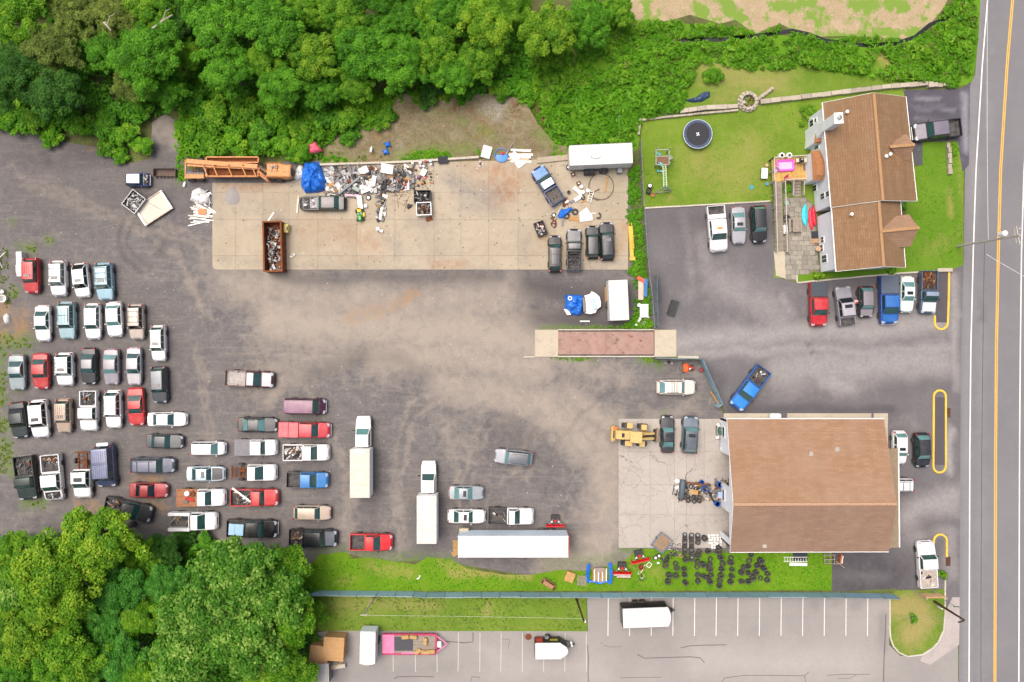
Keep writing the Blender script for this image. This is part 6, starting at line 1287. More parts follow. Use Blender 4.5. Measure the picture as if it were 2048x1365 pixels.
for x in (-17,14):
    for y in (-18,18): put_wheel(ld,x * f,y * f,.72,.55,rimmat=YEL)
for y in (-5,5): lbar(ld,'lift_arm',(9 * f,y * f,2.3),(36 * f,y * f,1.1),.3,YEL,.4)
for y in (-5,0,5): lbar(ld,'ram',(14 * f,y * f,2.0),(38 * f,y * f,.9),.14,BLACKP); 
MB().box((41 * f,0,.6),(.3,1.5,.9)).build('quick_coupler',mat('coupler',hx('3a322a'),rough=.8,var=.3,rust=.2),ld); LB('fork_frame',43,47,-14,12,.2,1.1,mat('fork',hx('8a7a6a'),rough=.8,var=.3,rust=.3),.02)
for y in (-9,7): lbar(ld,'fork_tine',(46 * f,y * f,.2),(50 * f,y * f,.2),.14,BLACKP)

# ---- enclosed trailers
def trailer(label,px,py,L,W,Hh,rz,side,roofm,nose=0.0,z0=.55,axles=2,tongue=1,ribs=0,front=None,rtop=None,group=None):
    o = thing('cargo_trailer',label,'trailer',rz=R(rz),loc=U(px,py,Hh) + (0,),group=group); hl,hw = L / 2,W / 2
    pts = [(-hl,-hw),(hl - nose,-hw),(hl - nose * .15,-hw * .45),(hl,0),(hl - nose * .15,hw * .45),(hl - nose,hw),(-hl,hw)] if nose else [(-hl,-hw),(hl,-hw),(hl,hw),(-hl,hw)]
    MB().prism(pts,z0,Hh - .08).build('body',side,o); MB().prism([(x * .992,y * .985) for x,y in pts],Hh - .08,Hh).build('roof',roofm,o)
    for sg in (-1,1): MB().cyl((-hl,sg * hw,Hh - .05),(hl - nose,sg * hw,Hh - .05),.045,6).build('roof_rail',front or STEEL,o)
    MB().box((-hl - .015,0,(z0 + Hh) / 2),(.04,W - .1,Hh - z0 - .15)).build('rear_door',side,o)
    nr = ribs or int(L / .9)
    for i in range(nr): x = -hl + (L - nose) * (i + .5) / nr; MB().box((x,0,Hh + .004),(.04,W * .96,.016)).build('roof_seam',GALV_,o)
    for i in range(axles):
        for sg in (-1,1): put_wheel(o,-L * .1 + (i - (axles - 1) / 2) * .95,sg * (hw - .12 + (.2 if z0 < .6 else 0)),.36,.24)
    for sg in (-1,1): MB().bbox((-L * .1,sg * (hw + .08),.85),(axles * .9 + .2,.18,.12),.03).build('mudguard',BLACKP,o)
    if tongue:
        for sg in (-1,1): lbar(o,'tongue',(hl - .2,sg * hw * .5,.5),(hl + 1.0,0,.5),.08,BLACKP)
        MB().cyl((hl + .7,0,.1),(hl + .7,0,.9),.05,8).build('jack',STEEL,o); MB().bbox((hl + .45,0,.62),(.3,.4,.22),.04).build('tongue_box',BLACKP,o)
    return o
# semi trailer
sm = thing('semi_trailer','very long white trailer with red rear frame above the fence grass','trailer',loc=U(1026.5,1094,4.05) + (0,)); sl,sw = 13.75,2.58
MB().bbox((0,0,2.55),(sl,sw,2.9),.05).build('body',mat('trailer_side',hx('c3d4e0'),rough=.5,var=.06),sm); MB().bbox((0,0,4.02),(sl - .08,sw - .06,.06),.02).build('roof',WPL2,sm); MB().box((sl / 2 + .03,0,2.6),(.1,sw,2.9)).build('rear_frame',mat('red_brown',hx('a85a48'),rough=.7,var=.2,rust=.15),sm)
for i in range(13): MB().box((-sl / 2 + sl * (i + .5) / 13,0,4.055),(.05,sw - .1,.016)).build('roof_bow',GALV_,sm)
for sg in (-1,1): MB().cyl((-sl / 2,sg * sw / 2,4.02),(sl / 2,sg * sw / 2,4.02),.05,6).build('top_rail',PLATE,sm)
for x in (3.6,4.8):
    for sg in (-1,1): put_wheel(sm,x,sg * 1.1,.5,.5,rimmat=PLATE)
for sg in (-1,1): MB().box((-sl / 2 + 3,sg * .8,.6),(.15,.15,1.2)).build('landing_leg',GRAYM,sm)
MB().bbox((-sl / 2 + .6,1.4,1.6),(1.2,.5,.3),.05).build('side_box',mat('tan_box',hx('b0a890'),rough=.7),sm)
t = trailer('white travel trailer at the top right of the concrete pad',1202.5,309,7.9,2.55,3.1,2.5,WPL,WPL2,0,.8,2,0)
MB().tube([(-.7 + .6 * math.cos(a),-.25 + .28 * math.sin(a),3.13) for a in np.linspace(2.6,6.4,10)],.03,5).build('roof_cable',GRAYM,t); 
for x in (2.6,): MB().box((x,-1.6,.5),(.6,.6,1.0)).build('entry_step',GALV,t)
q = MB(); 
for i in range(14): MB().box((-3.4 + .33 * i,-1.32,.45),(.12,.08,.5)).build('skirt_slat',GRAYM,t)
trailer('white trailer with quilted roof right of the blue tarped boat',1237.5,600.5,5.05,2.4,2.7,92.5,WPL,WPL2,0,.5,1,0,6)
MB().bbox((0,0,.75),(2.5,.35,.1),.02).build('x',PLY); bpy.data.objects.remove(bpy.data.objects['x'])
one('tan_board','tan board leaning on the quilted white trailer','board',1214.5,594,92,PLY,lambda q: q.box((0,0,.7),(2.5,.35,1.2),rx=R(18)))
trailer('black sided trailer with white roof across the parking stalls',1294,1236,6.1,2.45,2.7,2.2,mat('black_side',hx('1c1d20'),rough=.4,var=.15,coat=.3),WPL2,.35,.5,2)
t = trailer('small white roofed trailer with red and black side panel',1103.5,1303,4.2,2.05,2.5,.5,mat('black_side2',hx('232325'),rough=.5,var=.15),WPL2,1.0,.5,1,1,2)
MB().box((-1.55,1.035,1.5),(.9,.02,1.5)).build('red_panel',simple('b4202a',.4),t); MB().box((-1.55,1.05,1.6),(.5,.012,.4)).build('panel_emblem',simple('c8503a',.4),t); MB().box((.3,1.035,1.5),(1.0,.02,.5)).build('yellow_lettering',simple('b8a13c',.5),t); MB().bbox((-.55,1.25,1.2),(.5,.4,.5),.05).build('generator',GRAYM,t); 
for dx in (0,.35): MB().lathe([(.13,0),(.15,.1),(.15,.45),(.05,.55)],10,(2.6 + dx * .2,.35 - dx,.55)).build('gas_bottle',PLATE,t)
t = trailer('plain white box trailer beside the pink parade trailer',735,1298,4.2,2.0,2.5,-91,mat('pale_side',hx('c9d2da'),rough=.5,var=.06),WPL2,.2,.5,1); MB().bbox((0,-1.12,1.2),(.5,.25,.6),.05).build('side_box',WPL,t)
# pink parade trailer
pk = thing('parade_trailer','pink flat trailer with grey mat and straw bales','trailer',loc=U(819,1289,.8) + (0,)); PINK = mat('pink_board',hx('c8769a'),rough=.7,var=.12,scale=2); PKD = mat('pink_frame',hx('b8305e'),rough=.6,var=.12)
MB().box((-.05,0,.7),(6.9,2.55,.12)).build('frame',PKD,pk)
for x0,x1,m in ((-3.5,-2.0,PINK),): MB().box(((x0 + x1) / 2,.03,.79),(x1 - x0,2.4,.05)).build('pink_deck',m,pk)
for i in range(12): MB().box((.65,-1.05 + .19 * i,.79),(5.3,.17,.05)).build('plank',WOODG,pk)
MB().box((-.75,.08,.83),(2.4,1.8,.025)).build('mat',simple('45464c',.85,var=.1),pk); MB().box((-.2,-1.12,.83),(1.6,.22,.03)).build('pink_plank',PINK,pk)
for sg in (-1,1): MB().box((-.05,sg * 1.3,.75),(6.95,.06,.25)).build('side_rail',PKD,pk)
for i in range(26): MB().cyl((-3.1 + i * .24,1.36,.72),(-3.1 + i * .24,1.42,.72),.05,6).build('stake_knob',PKD,pk)
for sg in (-1,1): lbar(pk,'tongue',(3.4,sg * 1.1,.65),(4.85,0,.65),.14,PINK)
lbar(pk,'tongue_bar',(3.45,-1.2,.66),(3.45,1.2,.66),.14,PKD); MB().bbox((3.85,0,.82),(.5,.75,.2),.04).build('tongue_box',PLATE,pk)
for x in (-.6,.5):
    for sg in (-1,1): put_wheel(pk,x,sg * 1.0,.34,.22)
STRAW = mat('straw',hx('a88a5a'),rough=.95,var=.3,scale=9,bumps=.6)
for i,(px,py,rz) in enumerate(((811,1274,5),(827,1274,-8),(851,1283,88),(836,1303,35),(850,1304,-5),(863,1303,3))):
    one('straw_bale',('upright straw bale on the pink trailer boards','straw bale on the pink trailer')[0 if i == 2 else 1] + ('' if i == 2 else ' ' + ('top edge, left','top edge, right','','corner, turned askew','bottom edge, middle','bottom edge, right')[i]),'straw bale',px,py,rz,STRAW,lambda q: q.bbox((0,0,.18),(.95,.5,.42),.08),.83,.9,'straw bales on the pink trailer')
# crates and sheds at the bottom
def crate(label,px,py,w,d,hh,rz,m):
    o = thing('plywood_crate',label,'crate',loc=U(px,py,hh) + (0,),rz=R(rz)); MB().bbox((0,0,hh / 2 - .03),(w,d,hh - .06),.02).build('box',m,o); MB().bbox((0,0,hh - .02),(w * 1.05,d * 1.04,.05),.01).build('lid',PLY,o)
    for sg in (-1,1): MB().box((0,sg * d * .4,hh + .012),(w * .98,.05,.012)).build('lid_seam',CARD,o)
    return o
crate('square plywood crate top beside the grove',667,1299,2.5,2.9,2.0,-3,PLY); o = crate('plywood crate with a cut corner under the grove edge',637,1312,2.3,2.4,1.9,-8,PLY)
one('shed','grey metal shed at the bottom edge under the grove','shed',636,1350,2,[GRAYM,mat('shed_roof',hx('a8a6a0'),rough=.7,var=.1)],lambda q: (q.box((0,0,1.1),(2.6,2.6,2.2)),setattr(q,'m',1),q.box((0,0,2.26),(2.8,2.8,.1)),q.box((1.1,0,2.35),(.25,2.7,.08))),0,2.2)
one('lumber_stack','stack of grey slabs beside the plywood crate','lumber',677,1330,2,KERB,lambda q: [q.box((0,0,.1 + .12 * i),(2.0,.7 - .05 * i,.11),rz=.03 * i) for i in range(5)]); one('wood_pole','tan pole leaning over the slab stack','pole',672,1333,40,PLY,lambda q: q.box((0,0,.8),(2.4,.08,.08)),0,.8)
one('manhole','brown round manhole cover in the parking stall','manhole',1057,1274,0,RUSTM,lambda q: (q.lathe([(.01,.015),(.3,.02),(.4,.015),(.42,.0)],20),q.box((0,0,.02),(.6,.05,.02)),q.box((0,0,.02),(.05,.6,.02))),.01)

# ---- tyres
_ty = {}
def tyre_mesh(r,w):
    k = (r,w)
    if k not in _ty:
        q = MB(); q.lathe([(r * .5,-w * .36),(r * .6,-w / 2),(r * .9,-w / 2),(r,-w * .3),(r,w * .3),(r * .9,w / 2),(r * .6,w / 2),(r * .5,w * .36)],18,closed=True); _ty[k] = q.mesh('tyre',50)
    return _ty[k]
def tyre(label,px,py,z,r=.33,w=.21,rx=0,ry=0,rz=0,group=None,rim=False,hh=None):
    o = link('tyre',tyre_mesh(r,w),TYRE,None,U(px,py,hh if hh is not None else z) + (z,)); o.rotation_euler = (rx,ry,rz); tag(o,label,'tyre',group)
    if rim: link('rim',wheel_mesh(round(r,2),round(w,2))[1],rim if rim is not True else RIM,o).rotation_euler = (R(90),0,0)
    return o
Z = lambda x,y: (1200 + x / 5.689,1050 + y / 5.689)
cols = [((760,415),(745,470),(790,580),(775,660)),((860,440),(875,500),(870,585)),((978,405),(963,512),(970,578),(980,668)),((1133,315),(1120,358),(1118,432),(1105,480),(1118,575),(1118,650),(1185,465),(1190,590),(1215,605)),((1235,310),(1258,390),(1253,450),(1253,515),(1265,582),(1262,658)),((1355,270),(1350,310),(1380,380),(1400,448),(1388,512),(1382,588),(1365,640),(1365,705)),((1490,380),(1495,440),(1505,515),(1502,590),(1490,660)),((1725,345),(1700,410),(1695,480),(1640,490),(1618,552),(1698,555),(1615,652),(1695,655)),((1840,420),(1800,475),(1875,505),(1780,552),(1915,562),(1750,612),(1828,612),(1912,632))]
cn = ['the leftmost tyre stacks','the second column of tyre stacks','the third column of tyre stacks','the crowded middle tyre stacks','the fifth column of tyre stacks','the tyre stacks below the workshop corner','the straight single column of tyre stacks','the tyre ring left of the last cluster','the last tyre cluster towards the ladder']
for c,nmz in zip(cols,cn):
    for i,p in enumerate(c):
        px,py = Z(*p); n = random.choice((1,2,2,3,3,4)); r = random.choice((.31,.33,.35,.38)); w = .2
        for k in range(n): tyre('black tyre lying in %s on the grass' % nmz,px + random.uniform(-.6,.6),py + random.uniform(-.6,.6),.012 + w / 2 + k * w,r,w,random.uniform(-.05,.05),random.uniform(-.05,.05),0,'tyres of ' + nmz,hh=n * w)
for j,(x,y0,y1) in enumerate(((1369.5,1070,1114),(1383,1071,1124),(1396,1071,1093))):
    n = int((y1 - y0) / 4.8); nmz = ('left','middle','right')[j]
    for k in range(n): tyre('upright tyre in the %s leaning row beside the pad' % nmz,x + random.uniform(-.5,.5),y0 + k * 4.8,.3,random.choice((.31,.33,.35)),.2,R(random.uniform(-48,-36)),0,0,'tyres of the %s leaning row' % nmz,rim=(k % 3 == 0))
px,py = Z(1195,160); 
for k in range(3): tyre('black tyre in the stack beside the white drums',px,py,.12 + .22 * k,.38,.22,group='tyres beside the white drums',hh=.6)
tyre('lone tyre beside the wrecked dark sedan',737,396,.1,.36,.22,rim=True)
for i,(px,py,r,rim,lab) in enumerate(((1207,342,.62,False,'huge tyre leaning on the white travel trailer'),(1138,335,.4,True,'tyre under the left end of the travel trailer'),(1108,431,.33,True,'tyre with rim left of the small blue tarp'),(1150,424,.42,False,'tyre half under the white boards'),(1133,432,.42,False,'tyre under the small blue tarp'),(1166,396,.3,False,'small tyre among the white boxes'),(1229.5 - 8,1117,.0,False,''))):
    if r: tyre(lab,px,py,.2 if r < .6 else .7,r,.24,R(0 if r < .6 else 62),0,0,rim=rim)
for px,py,lab in ((1311,1116,'white rimmed wheel on the grass beside the red plow'),(1318,1112,'second white rimmed wheel beside the blue frame trailer')): tyre(lab,px,py,.12,.3,.2,rim=PLATE)
for k,(px,py) in enumerate(((1420,1000),(1424,1002),(1440,1003),(1443,1006),(1452,1001),(1455,1004),(1430,973),(1442,978))): pass
for k,(x,y) in enumerate(((1310,1035),(1390,1060),(1445,1085),(1265,1180),(1270,1230),(1350,1190),(1355,1240),(1430,1190),(1430,1235))):
    px,py = 1200 + x / 7.185,830 + y / 7.185
    for q_ in range(1 if k < 3 else 2): tyre('tyre in the parts pile by the workshop door',px,py,.12 + .2 * q_,.33,.2,group='tyres in the parts pile',hh=.3,rz=k)
for k,(dx,dy,rx) in enumerate(((-.5,.2,0),(0,.25,0),(.45,.15,20),(-.45,-.35,0),(.1,-.4,10),(-.3,.75,75),(0,.75,75),(.3,.75,75))):
    x,y = U(1148,520,.9); o = link('tyre',tyre_mesh(.31,.19),TYRE,None,(x + dx,y + dy,.9 + (.1 if rx > 50 else 0))); o.rotation_euler = (R(rx),0,0); tag(o,'loose tyre in the weathered grey pickup bed','tyre','tyres in the weathered pickup bed')
# white drums in rows
for i in range(5):
    for j in range(6):
        if (i,j) in ((0,4),(0,5),(4,0),(3,5),(4,5)): continue
        px,py = Z(1245 + i * 32 + random.uniform(-5,5),120 + j * 29 + random.uniform(-4,4)); one('white_jug','white jug in the rows beside the workshop corner','jug',px,py,random.uniform(-20,20),PLATE,lambda q: (q.bbox((0,0,.16),(.27,.24,.32),.05),q.cyl((.07,0,.3),(.07,0,.38),.04,8)),0,.3,'white jugs beside the workshop')
one('rim_heap','heap of small dark wheel rims beside the blue frame trailer','rim heap',1349,1100,0,JUNK,lambda q: scrap(q,1.6,1.8,.02,.5,55,(3,0,6,.6,0,2,0,0),lo=.12,hi=.35),kind='stuff')
one('tyre_heap','dark rubber scraps between the tyre columns','rubber scraps',1338,1113,30,JUNK,lambda q: scrap(q,2.2,1.0,.02,.3,26,(1,0,6,.3,0,1,0,0),lo=.15,hi=.5),kind='stuff')

# ---- ground equipment near the pad and grass
def plow(label,px,py,rz):
    o = thing('snow_plow',label,'snow plow',px,py,R(rz),'snow plow blades'); P = []
    for i in range(6): t = i / 5; P.append([(-1.2,-.12 - .25 * math.sin(t * 2.6),t * .8),(1.2,-.12 - .25 * math.sin(t * 2.6),t * .8)])
    MB().patch(P).build('blade',RED,o,60); 
    for x in (-1.15,-.4,.4,1.15): MB().box((x,-.15,.4),(.05,.35,.75)).build('blade_rib',RED,o)
    MB().box((0,-.22,.84),(2.4,.12,.08)).build('blade_edge',RED,o); MB().box((0,.75,.35),(1.1,.9,.2)).build('mount_frame',BLACKP,o); MB().box((0,1.1,.6),(1.0,.25,.5)).build('headgear',BLACKP,o)
    for sg in (-1,1): lbar(o,'angle_ram',(sg * .3,.6,.5),(sg * .75,.0,.5),.1,STEEL); MB().lathe([(.12,0),(.14,.1),(.01,.16)],10,(sg * .45,.4,.75)).build('plow_lamp',LAMP,o)
    MB().bbox((0,.45,.6),(.35,.3,.3),.05).build('pump',RED,o); return o
plow('red snow plow right of the long white trailer',1110,1047,0); plow('red snow plow tilted at the pad corner',1279,1117,13); plow('faded red snow plow beside the blue tarped pallets',1243,1141,-1)
one('steel_channels','pale steel channels stacked below the faded red plow','steel channels',1244,1150,0,[PLATE,RUSTM],lambda q: [(setattr(q,'m',i % 2),q.box((.1 * i,-.12 * i,.08),(2.2 - .2 * i,.1,.12))) for i in range(4)])
one('sofa','brown sofa lying in the grass by the fence','sofa',1096,1167,-32,TAN,lambda q: (q.bbox((0,0,.22),(1.7,.75,.44),.1),q.bbox((0,.38,.5),(1.7,.2,.5),.08),q.bbox((-.85,0,.42),(.2,.75,.45),.08),q.bbox((.85,0,.42),(.2,.75,.45),.08)))
one('slatted_crate','yellow slatted wooden crate on the grass','crate',1139,1152,-20,PALLET,lambda q: (q.box((0,0,.3),(1.15,1.25,.6)),[q.box((0,-.56 + .14 * i,.62),(1.15,.1,.03)) for i in range(9)]))
def pallet(label,px,py,rz,m=PALLET,w=1.2,d=1.05,z=0.0,group=None):
    o = thing('pallet',label,'pallet',px,py,R(rz),group,z)
    for i in range(7): MB().box((-w / 2 + w * (i + .5) / 7,0,.13),(w / 7 * .6,d,.022)).build('slat',m,o)
    for y in (-d * .45,0,d * .45): MB().box((0,y,.07),(w,.1,.09)).build('stringer',m,o)
    return o
pallet('grey weathered pallet stack left of the blue tarped pallets',1163.5,1161,-5,WOODG,1.2,1.25); pallet('tan pallet standing against the long trailer nose',911,1091,0,PALLET,.7,1.3); pallet('tan pallet leaning askew at the long trailer nose',911,1106,35,PALLET,1.0,.6,.02); pallet('small tan pallet on the parts pile',1387,984,-8,PALLET,1.1,.5,.5)
one('blue_tarp_wrap','open blue tarp wrapped around stacked pallets','tarp',1198,1145,0,TARP,lambda q: [q.tube([(sx * (1.35 + .15 * math.sin(3 * t)),-1.3 + 2.6 * t,.25 + .35 * math.sin(2.5 * t + sx)) for t in np.linspace(0,1,9)],[.2,.24,.18,.25,.22,.27,.2,.28,.12],6) for sx in (-1,1)] + [q.tube([(-1.3 + 2.6 * t,-1.2 + .12 * math.sin(9 * t),.2) for t in np.linspace(0,1,9)],.17,6)])
o = thing('wood_bundle','bundle of orange and white boards inside the blue tarp','boards',1199,1149)
for i in range(11): MB().box((-.85 + .17 * i,random.uniform(-.08,.08),.35),(.11,1.6,.08)).build('board',(PALLET,PLATE,WOODG)[i % 3],o)
MB().box((0,.75,.45),(1.3,.5,.25)).build('block',simple('8f7f76',.9,var=.2),o); MB().box((0,-.2,.2),(1.8,1.5,.2)).build('base',WOODG,o)
bt = thing('tilt_trailer','blue framed flat trailer tipped at the pad corner','trailer',1322,1084,R(-38)); MB().box((0,0,.5),(1.75,2.0,.06),rx=R(6)).build('deck',mat('worn_board',hx('86715c'),rough=.9,var=.25,scale=3),bt)
for sg in (-1,1): MB().box((sg * .9,0,.55),(.1,2.1,.16)).build('side_rail',mat('faded_blue',hx('54708f'),rough=.6,var=.2,rust=.1),bt); MB().box((0,sg * 1.02,.55),(1.9,.1,.16)).build('end_rail',mat('faded_blue',hx('54708f')),bt); put_wheel(bt,sg * .75,.1,.26,.18)
one('window_frame','white window frame lying on the grass','frame',1298,1130,-35,PLATE,lambda q: [q.box(c,d) for c,d in (((0,.3,.05),(.5,.07,.06)),((0,-.3,.05),(.5,.07,.06)),((.25,0,.05),(.07,.6,.06)),((-.25,0,.05),(.07,.6,.06)))])
one('bucket','rusty red bucket beside the tilted red plow','bucket',1281,1133,0,[simple('8a3a2a',.7),BLACKP],lambda q: (q.lathe([(.26,0),(.34,.5),(.30,.5),(.23,.1),(.01,.1)],16),setattr(q,'m',1),q.tube([(-.33,0,.5),(0,.1,.62),(.33,0,.5)],.015,4)))
one('pipe_bend','white bent pipe lying on the grass','pipe',1286,1140,50,PLATE,lambda q: q.tube([(-.5,0,.06),(.1,.05,.06),(.35,.25,.08),(.7,.2,.06)],.045,6)); one('metal_scraps','grey metal bits on the grass below the bucket','scrap',1285,1153,0,JUNK,lambda q: scrap(q,1.3,1.1,.02,.15,16,(3,1,1,2,1,1,0,0),hi=.45),kind='stuff'); one('white_block','small white block on the grass by the wheels','block',1316,1126,20,PLATE,lambda q: (q.bbox((0,0,.1),(.35,.22,.2),.03),q.box((0,0,.22),(.2,.1,.05)))); one('small_crate','small orange wooden box beside the leaning tyres','box',1361.5,1111,10,PALLET,lambda q: [q.box(c,d) for c,d in (((0,.2,.12),(.5,.05,.24)),((0,-.2,.12),(.5,.05,.24)),((.23,0,.12),(.05,.4,.24)),((-.23,0,.12),(.05,.4,.24)))]); one('white_gutter','short white gutter piece on the grass strip','gutter',838,1155,40,PLATE,lambda q: q.tube([(-.35,0,.08),(0,-.05,.1),(.3,.12,.08)],.09,6))
def ladder(label,px,py,rz,L,w,m,z=.1,n=9,h=0.0):
    o = thing('ladder',label,'ladder',px,py,R(rz),None,z)
    for sg in (-1,1): MB().box((0,sg * w / 2,0),(L,.06,.08)).build('rail',m,o)
    for i in range(n): MB().box((-L / 2 + L * (i + .5) / n,0,0),(.05,w,.04)).build('rung',m,o)
    return o
ladder('white ladder lying on the grass behind the workshop',1591,1119,0,3.1,.55,PLATE); one('white_plank','white plank lying beside the white ladder','plank',1596,1128.5,-1,PLATE,lambda q: (q.bbox((0,0,.1),(2.3,.4,.1),.03),q.box((-.8,0,.16),(.1,.1,.03)),q.box((.8,0,.16),(.14,.1,.03)))); one('dark_sheet','dark sheet under the white ladder','sheet',1600,1113,0,simple('2a2c33',.7,var=.2),lambda q: q.patch([[(-.95 + .47 * i,-.6 + .4 * j,.05 + .04 * ((i * 3 + j * 5) % 3)) for i in range(5)] for j in range(4)]))
sc_ = thing('timber_stack','stack of grey wooden frames at the corner of the workshop grass','wooden frames',1662,1117)
for i,(x,y,rz,l) in enumerate(((-.9,0,88,1.4),(-.3,.1,85,1.5),(.3,-.05,92,1.3),(-.4,.55,0,1.6),(-.4,0,3,1.5),(-.2,-.5,-4,1.8),(.9,-.6,-38,1.4))): MB().box((x,y,.15 + .08 * i),(l,.1,.1),rz=R(rz)).build('timber',WOODG,sc_)
one('cone_board','orange and white barrier board at the edge of the asphalt','barrier board',1680,1116,80,[simple('b8603a',.7),PLATE],lambda q: (q.box((0,.12,.3),(1.3,.12,.5)),setattr(q,'m',1),q.box((-.1,-.12,.35),(1.0,.1,.3))))

# ---- parts pile in front of the workshop
def ZP(x,y): return 1200 + x / 7.185,830 + y / 7.185
one('parts_heap','heap of greasy parts by the workshop door','parts heap',1405,983,0,JUNK,lambda q: (scrap(q,2.6,2.6,.06,.4,110,(2,2,6,.5,.5,3,1.5,.3),lo=.15,hi=.7),q.at((2.6,.2,0)),scrap(q,2.4,3.2,.06,.4,110,(2,2,5,1,.5,3,1.5,.5),lo=.15,hi=.7),q.at((-2.5,-.1,0)),scrap(q,1.4,2.6,.06,.3,50,(2,2,6,.5,.3,3,.5,0),lo=.15,hi=.6)),kind='stuff')
one('steel_box','long dark green steel tank in the parts pile','tank',1364.5,979,84,simple('4a565e',.5,var=.15),lambda q: (q.at((0,0,.45),ry=R(90)),q.lathe([(.01,-1.25),(.34,-1.2),(.4,-1.1),(.4,1.1),(.34,1.2),(.01,1.25)],14),q.off(),q.box((-.7,0,.1),(.15,.6,.25)),q.box((.7,0,.1),(.15,.6,.25))),0,.5,None,40)
one('propane_tank','white round tank beside the dark steel tank','tank',1354.5,962.5,0,PLATE,lambda q: q.lathe([(.2,0),(.3,.08),(.33,.2),(.33,.45),(.25,.6),(.1,.66),(.1,.74),(.01,.76)],16),0,.4,None,40)
one('hose','black hose curling up from the parts pile','hose',1372,950,0,BLACKP,lambda q: q.tube([(0,-.9,.05),(-.1,-.3,.05),(.1,.2,.05),(.6,.5,.05),(.9,.9,.05)],.04,6)); one('beam','rusty steel beam lying across the parts pile','beam',1390,966,-6,RUSTM,lambda q: (q.box((0,0,.5),(3.4,.06,.2)),q.box((0,0,.6),(3.4,.18,.03)),q.box((0,0,.4),(3.4,.18,.03))))
for k,(x,y,lab,r) in enumerate(((1465,965,'small blue barrel with open top in the parts pile',.24),(1720,1005,'big blue barrel by the workshop wall',.36),(1685,1280,'blue barrel at the lower end of the parts pile',.36),(1515,1060,'blue plastic bin with scrap in the parts pile',.38))):
    px,py = ZP(x,y); one('blue_barrel',lab,'barrel',px,py,0,[BLUEP,BLACKP],lambda q: (q.lathe([(r * .92,0),(r,.08),(r,.34),(r * 1.04,.36),(r,.38),(r,.72),(r * .9,.78),(r * .82,.76),(r * .8,.2)],18),setattr(q,'m',1),q.lathe([(r * .8,.2),(.01,.2)],18)),0,.5,None,45)
px,py = ZP(1740,1145); one('flag_sheet','pale blue and pink sheet over the pile at the workshop wall','sheet',px,py,-8,[simple('8fa8c8',.8,var=.1),simple('c8a0a4',.8,var=.1)],lambda q: (q.patch([[(-.6 + .3 * i,-.4 + .27 * j,.6 + .06 * ((i * 7 + j * 3) % 3)) for i in range(5)] for j in range(4)]),setattr(q,'m',1),q.box((-.3,-.25,.68),(.9,.12,.02),rz=.4)))
px,py = ZP(1780,1255); one('grille_rack','grey wire rack leaning at the workshop wall','rack',px,py,-20,STEEL,lambda q: [q.box((0,-.25 + .1 * i,.3),(1.0,.025,.025)) for i in range(6)] + [q.box((-.5 + .2 * i,0,.3),(.025,.55,.025)) for i in range(6)])
px,py = ZP(1600,1180); one('black_trim','long black plastic bumper lying in the pile','bumper',px,py,-62,BLACKP,lambda q: q.tube([(-1,.1,.2),(-.6,-.02,.25),(0,-.06,.28),(.6,-.02,.25),(1,.12,.2)],.13,6)); px,py = ZP(1080,1080); one('dark_crate','black engine hoist frame left of the steel tank','hoist',px,py,80,BLACKP,lambda q: (q.box((0,.25,.1),(1.3,.1,.12)),q.box((0,-.25,.1),(1.3,.1,.12)),q.box((-.5,0,.6),(.12,.12,1.1)),q.box((-.05,0,1.1),(1.0,.1,.1),ry=-.2)))
px,py = ZP(1105,1045); one('white_fender','white triangular panel beside the steel tank','panel',px,py,-40,PLATE,lambda q: q.prism([(-.4,-.2),(.4,-.25),(-.1,.35)],.3,.34))
# along the workshop gable
for k,(x,y,lab) in enumerate(((1685,140,'white round lid by the workshop gable'),(1675,320,'white bucket by the workshop gable'),(1740,480,'white wheel hub by the workshop gable'))):
    px,py = ZP(x,y); one('bucket',lab,'bucket',px,py,0,[PLATE,BLACKP],lambda q: (q.lathe([(.14,0),(.17,.32),(.19,.33),(.19,.36),(.01,.37)],14),setattr(q,'m',1),q.tube([(-.18,0,.3),(0,.05,.42),(.18,0,.3)],.012,4)))
px,py = ZP(1720,230); one('compressor','green compressor with hoses at the workshop gable','compressor',px,py,90,[simple('2f6a5a',.5),BLACKP,STEEL],lambda q: (q.bbox((0,0,.4),(.9,.5,.5),.08),setattr(q,'m',1),q.tube([(-.8,.3,.1),(-.4,.5,.15),(.2,.5,.1),(.7,.45,.12)],.05,6),setattr(q,'m',2),q.cyl((-.3,0,.65),(-.3,0,.85),.1,8),q.cyl((.2,0,.65),(.2,0,.8),.13,8))); px,py = ZP(1720,215); one('wire_scrap','tangle of hoses and cans by the workshop gable','scrap',px,py,90,JUNK,lambda q: scrap(q,3.4,.8,.02,.2,28,(2,1,4,1,1,1,1,.5),hi=.4),kind='stuff'); px,py = ZP(1735,388); one('grate','small steel grate by the workshop gable','grate',px,py,0,STEEL,lambda q: [q.box((0,-.5 + .2 * i,.06),(.5,.05,.06)) for i in range(6)] + [q.box((sx * .25,0,.06),(.04,1.1,.07)) for sx in (-1,1)]); px,py = ZP(1705,475); one('bicycle_wheels','pair of bicycle wheels on the ground by the gable','wheels',px,py,0,STEEL,lambda q: [q.tube([(dx + .3 * math.cos(a),dy + .3 * math.sin(a),.05) for a in np.linspace(0,6.28,17)[:-1]],.02,4,True) for dx,dy in ((-.15,.1),(.4,-.1))])

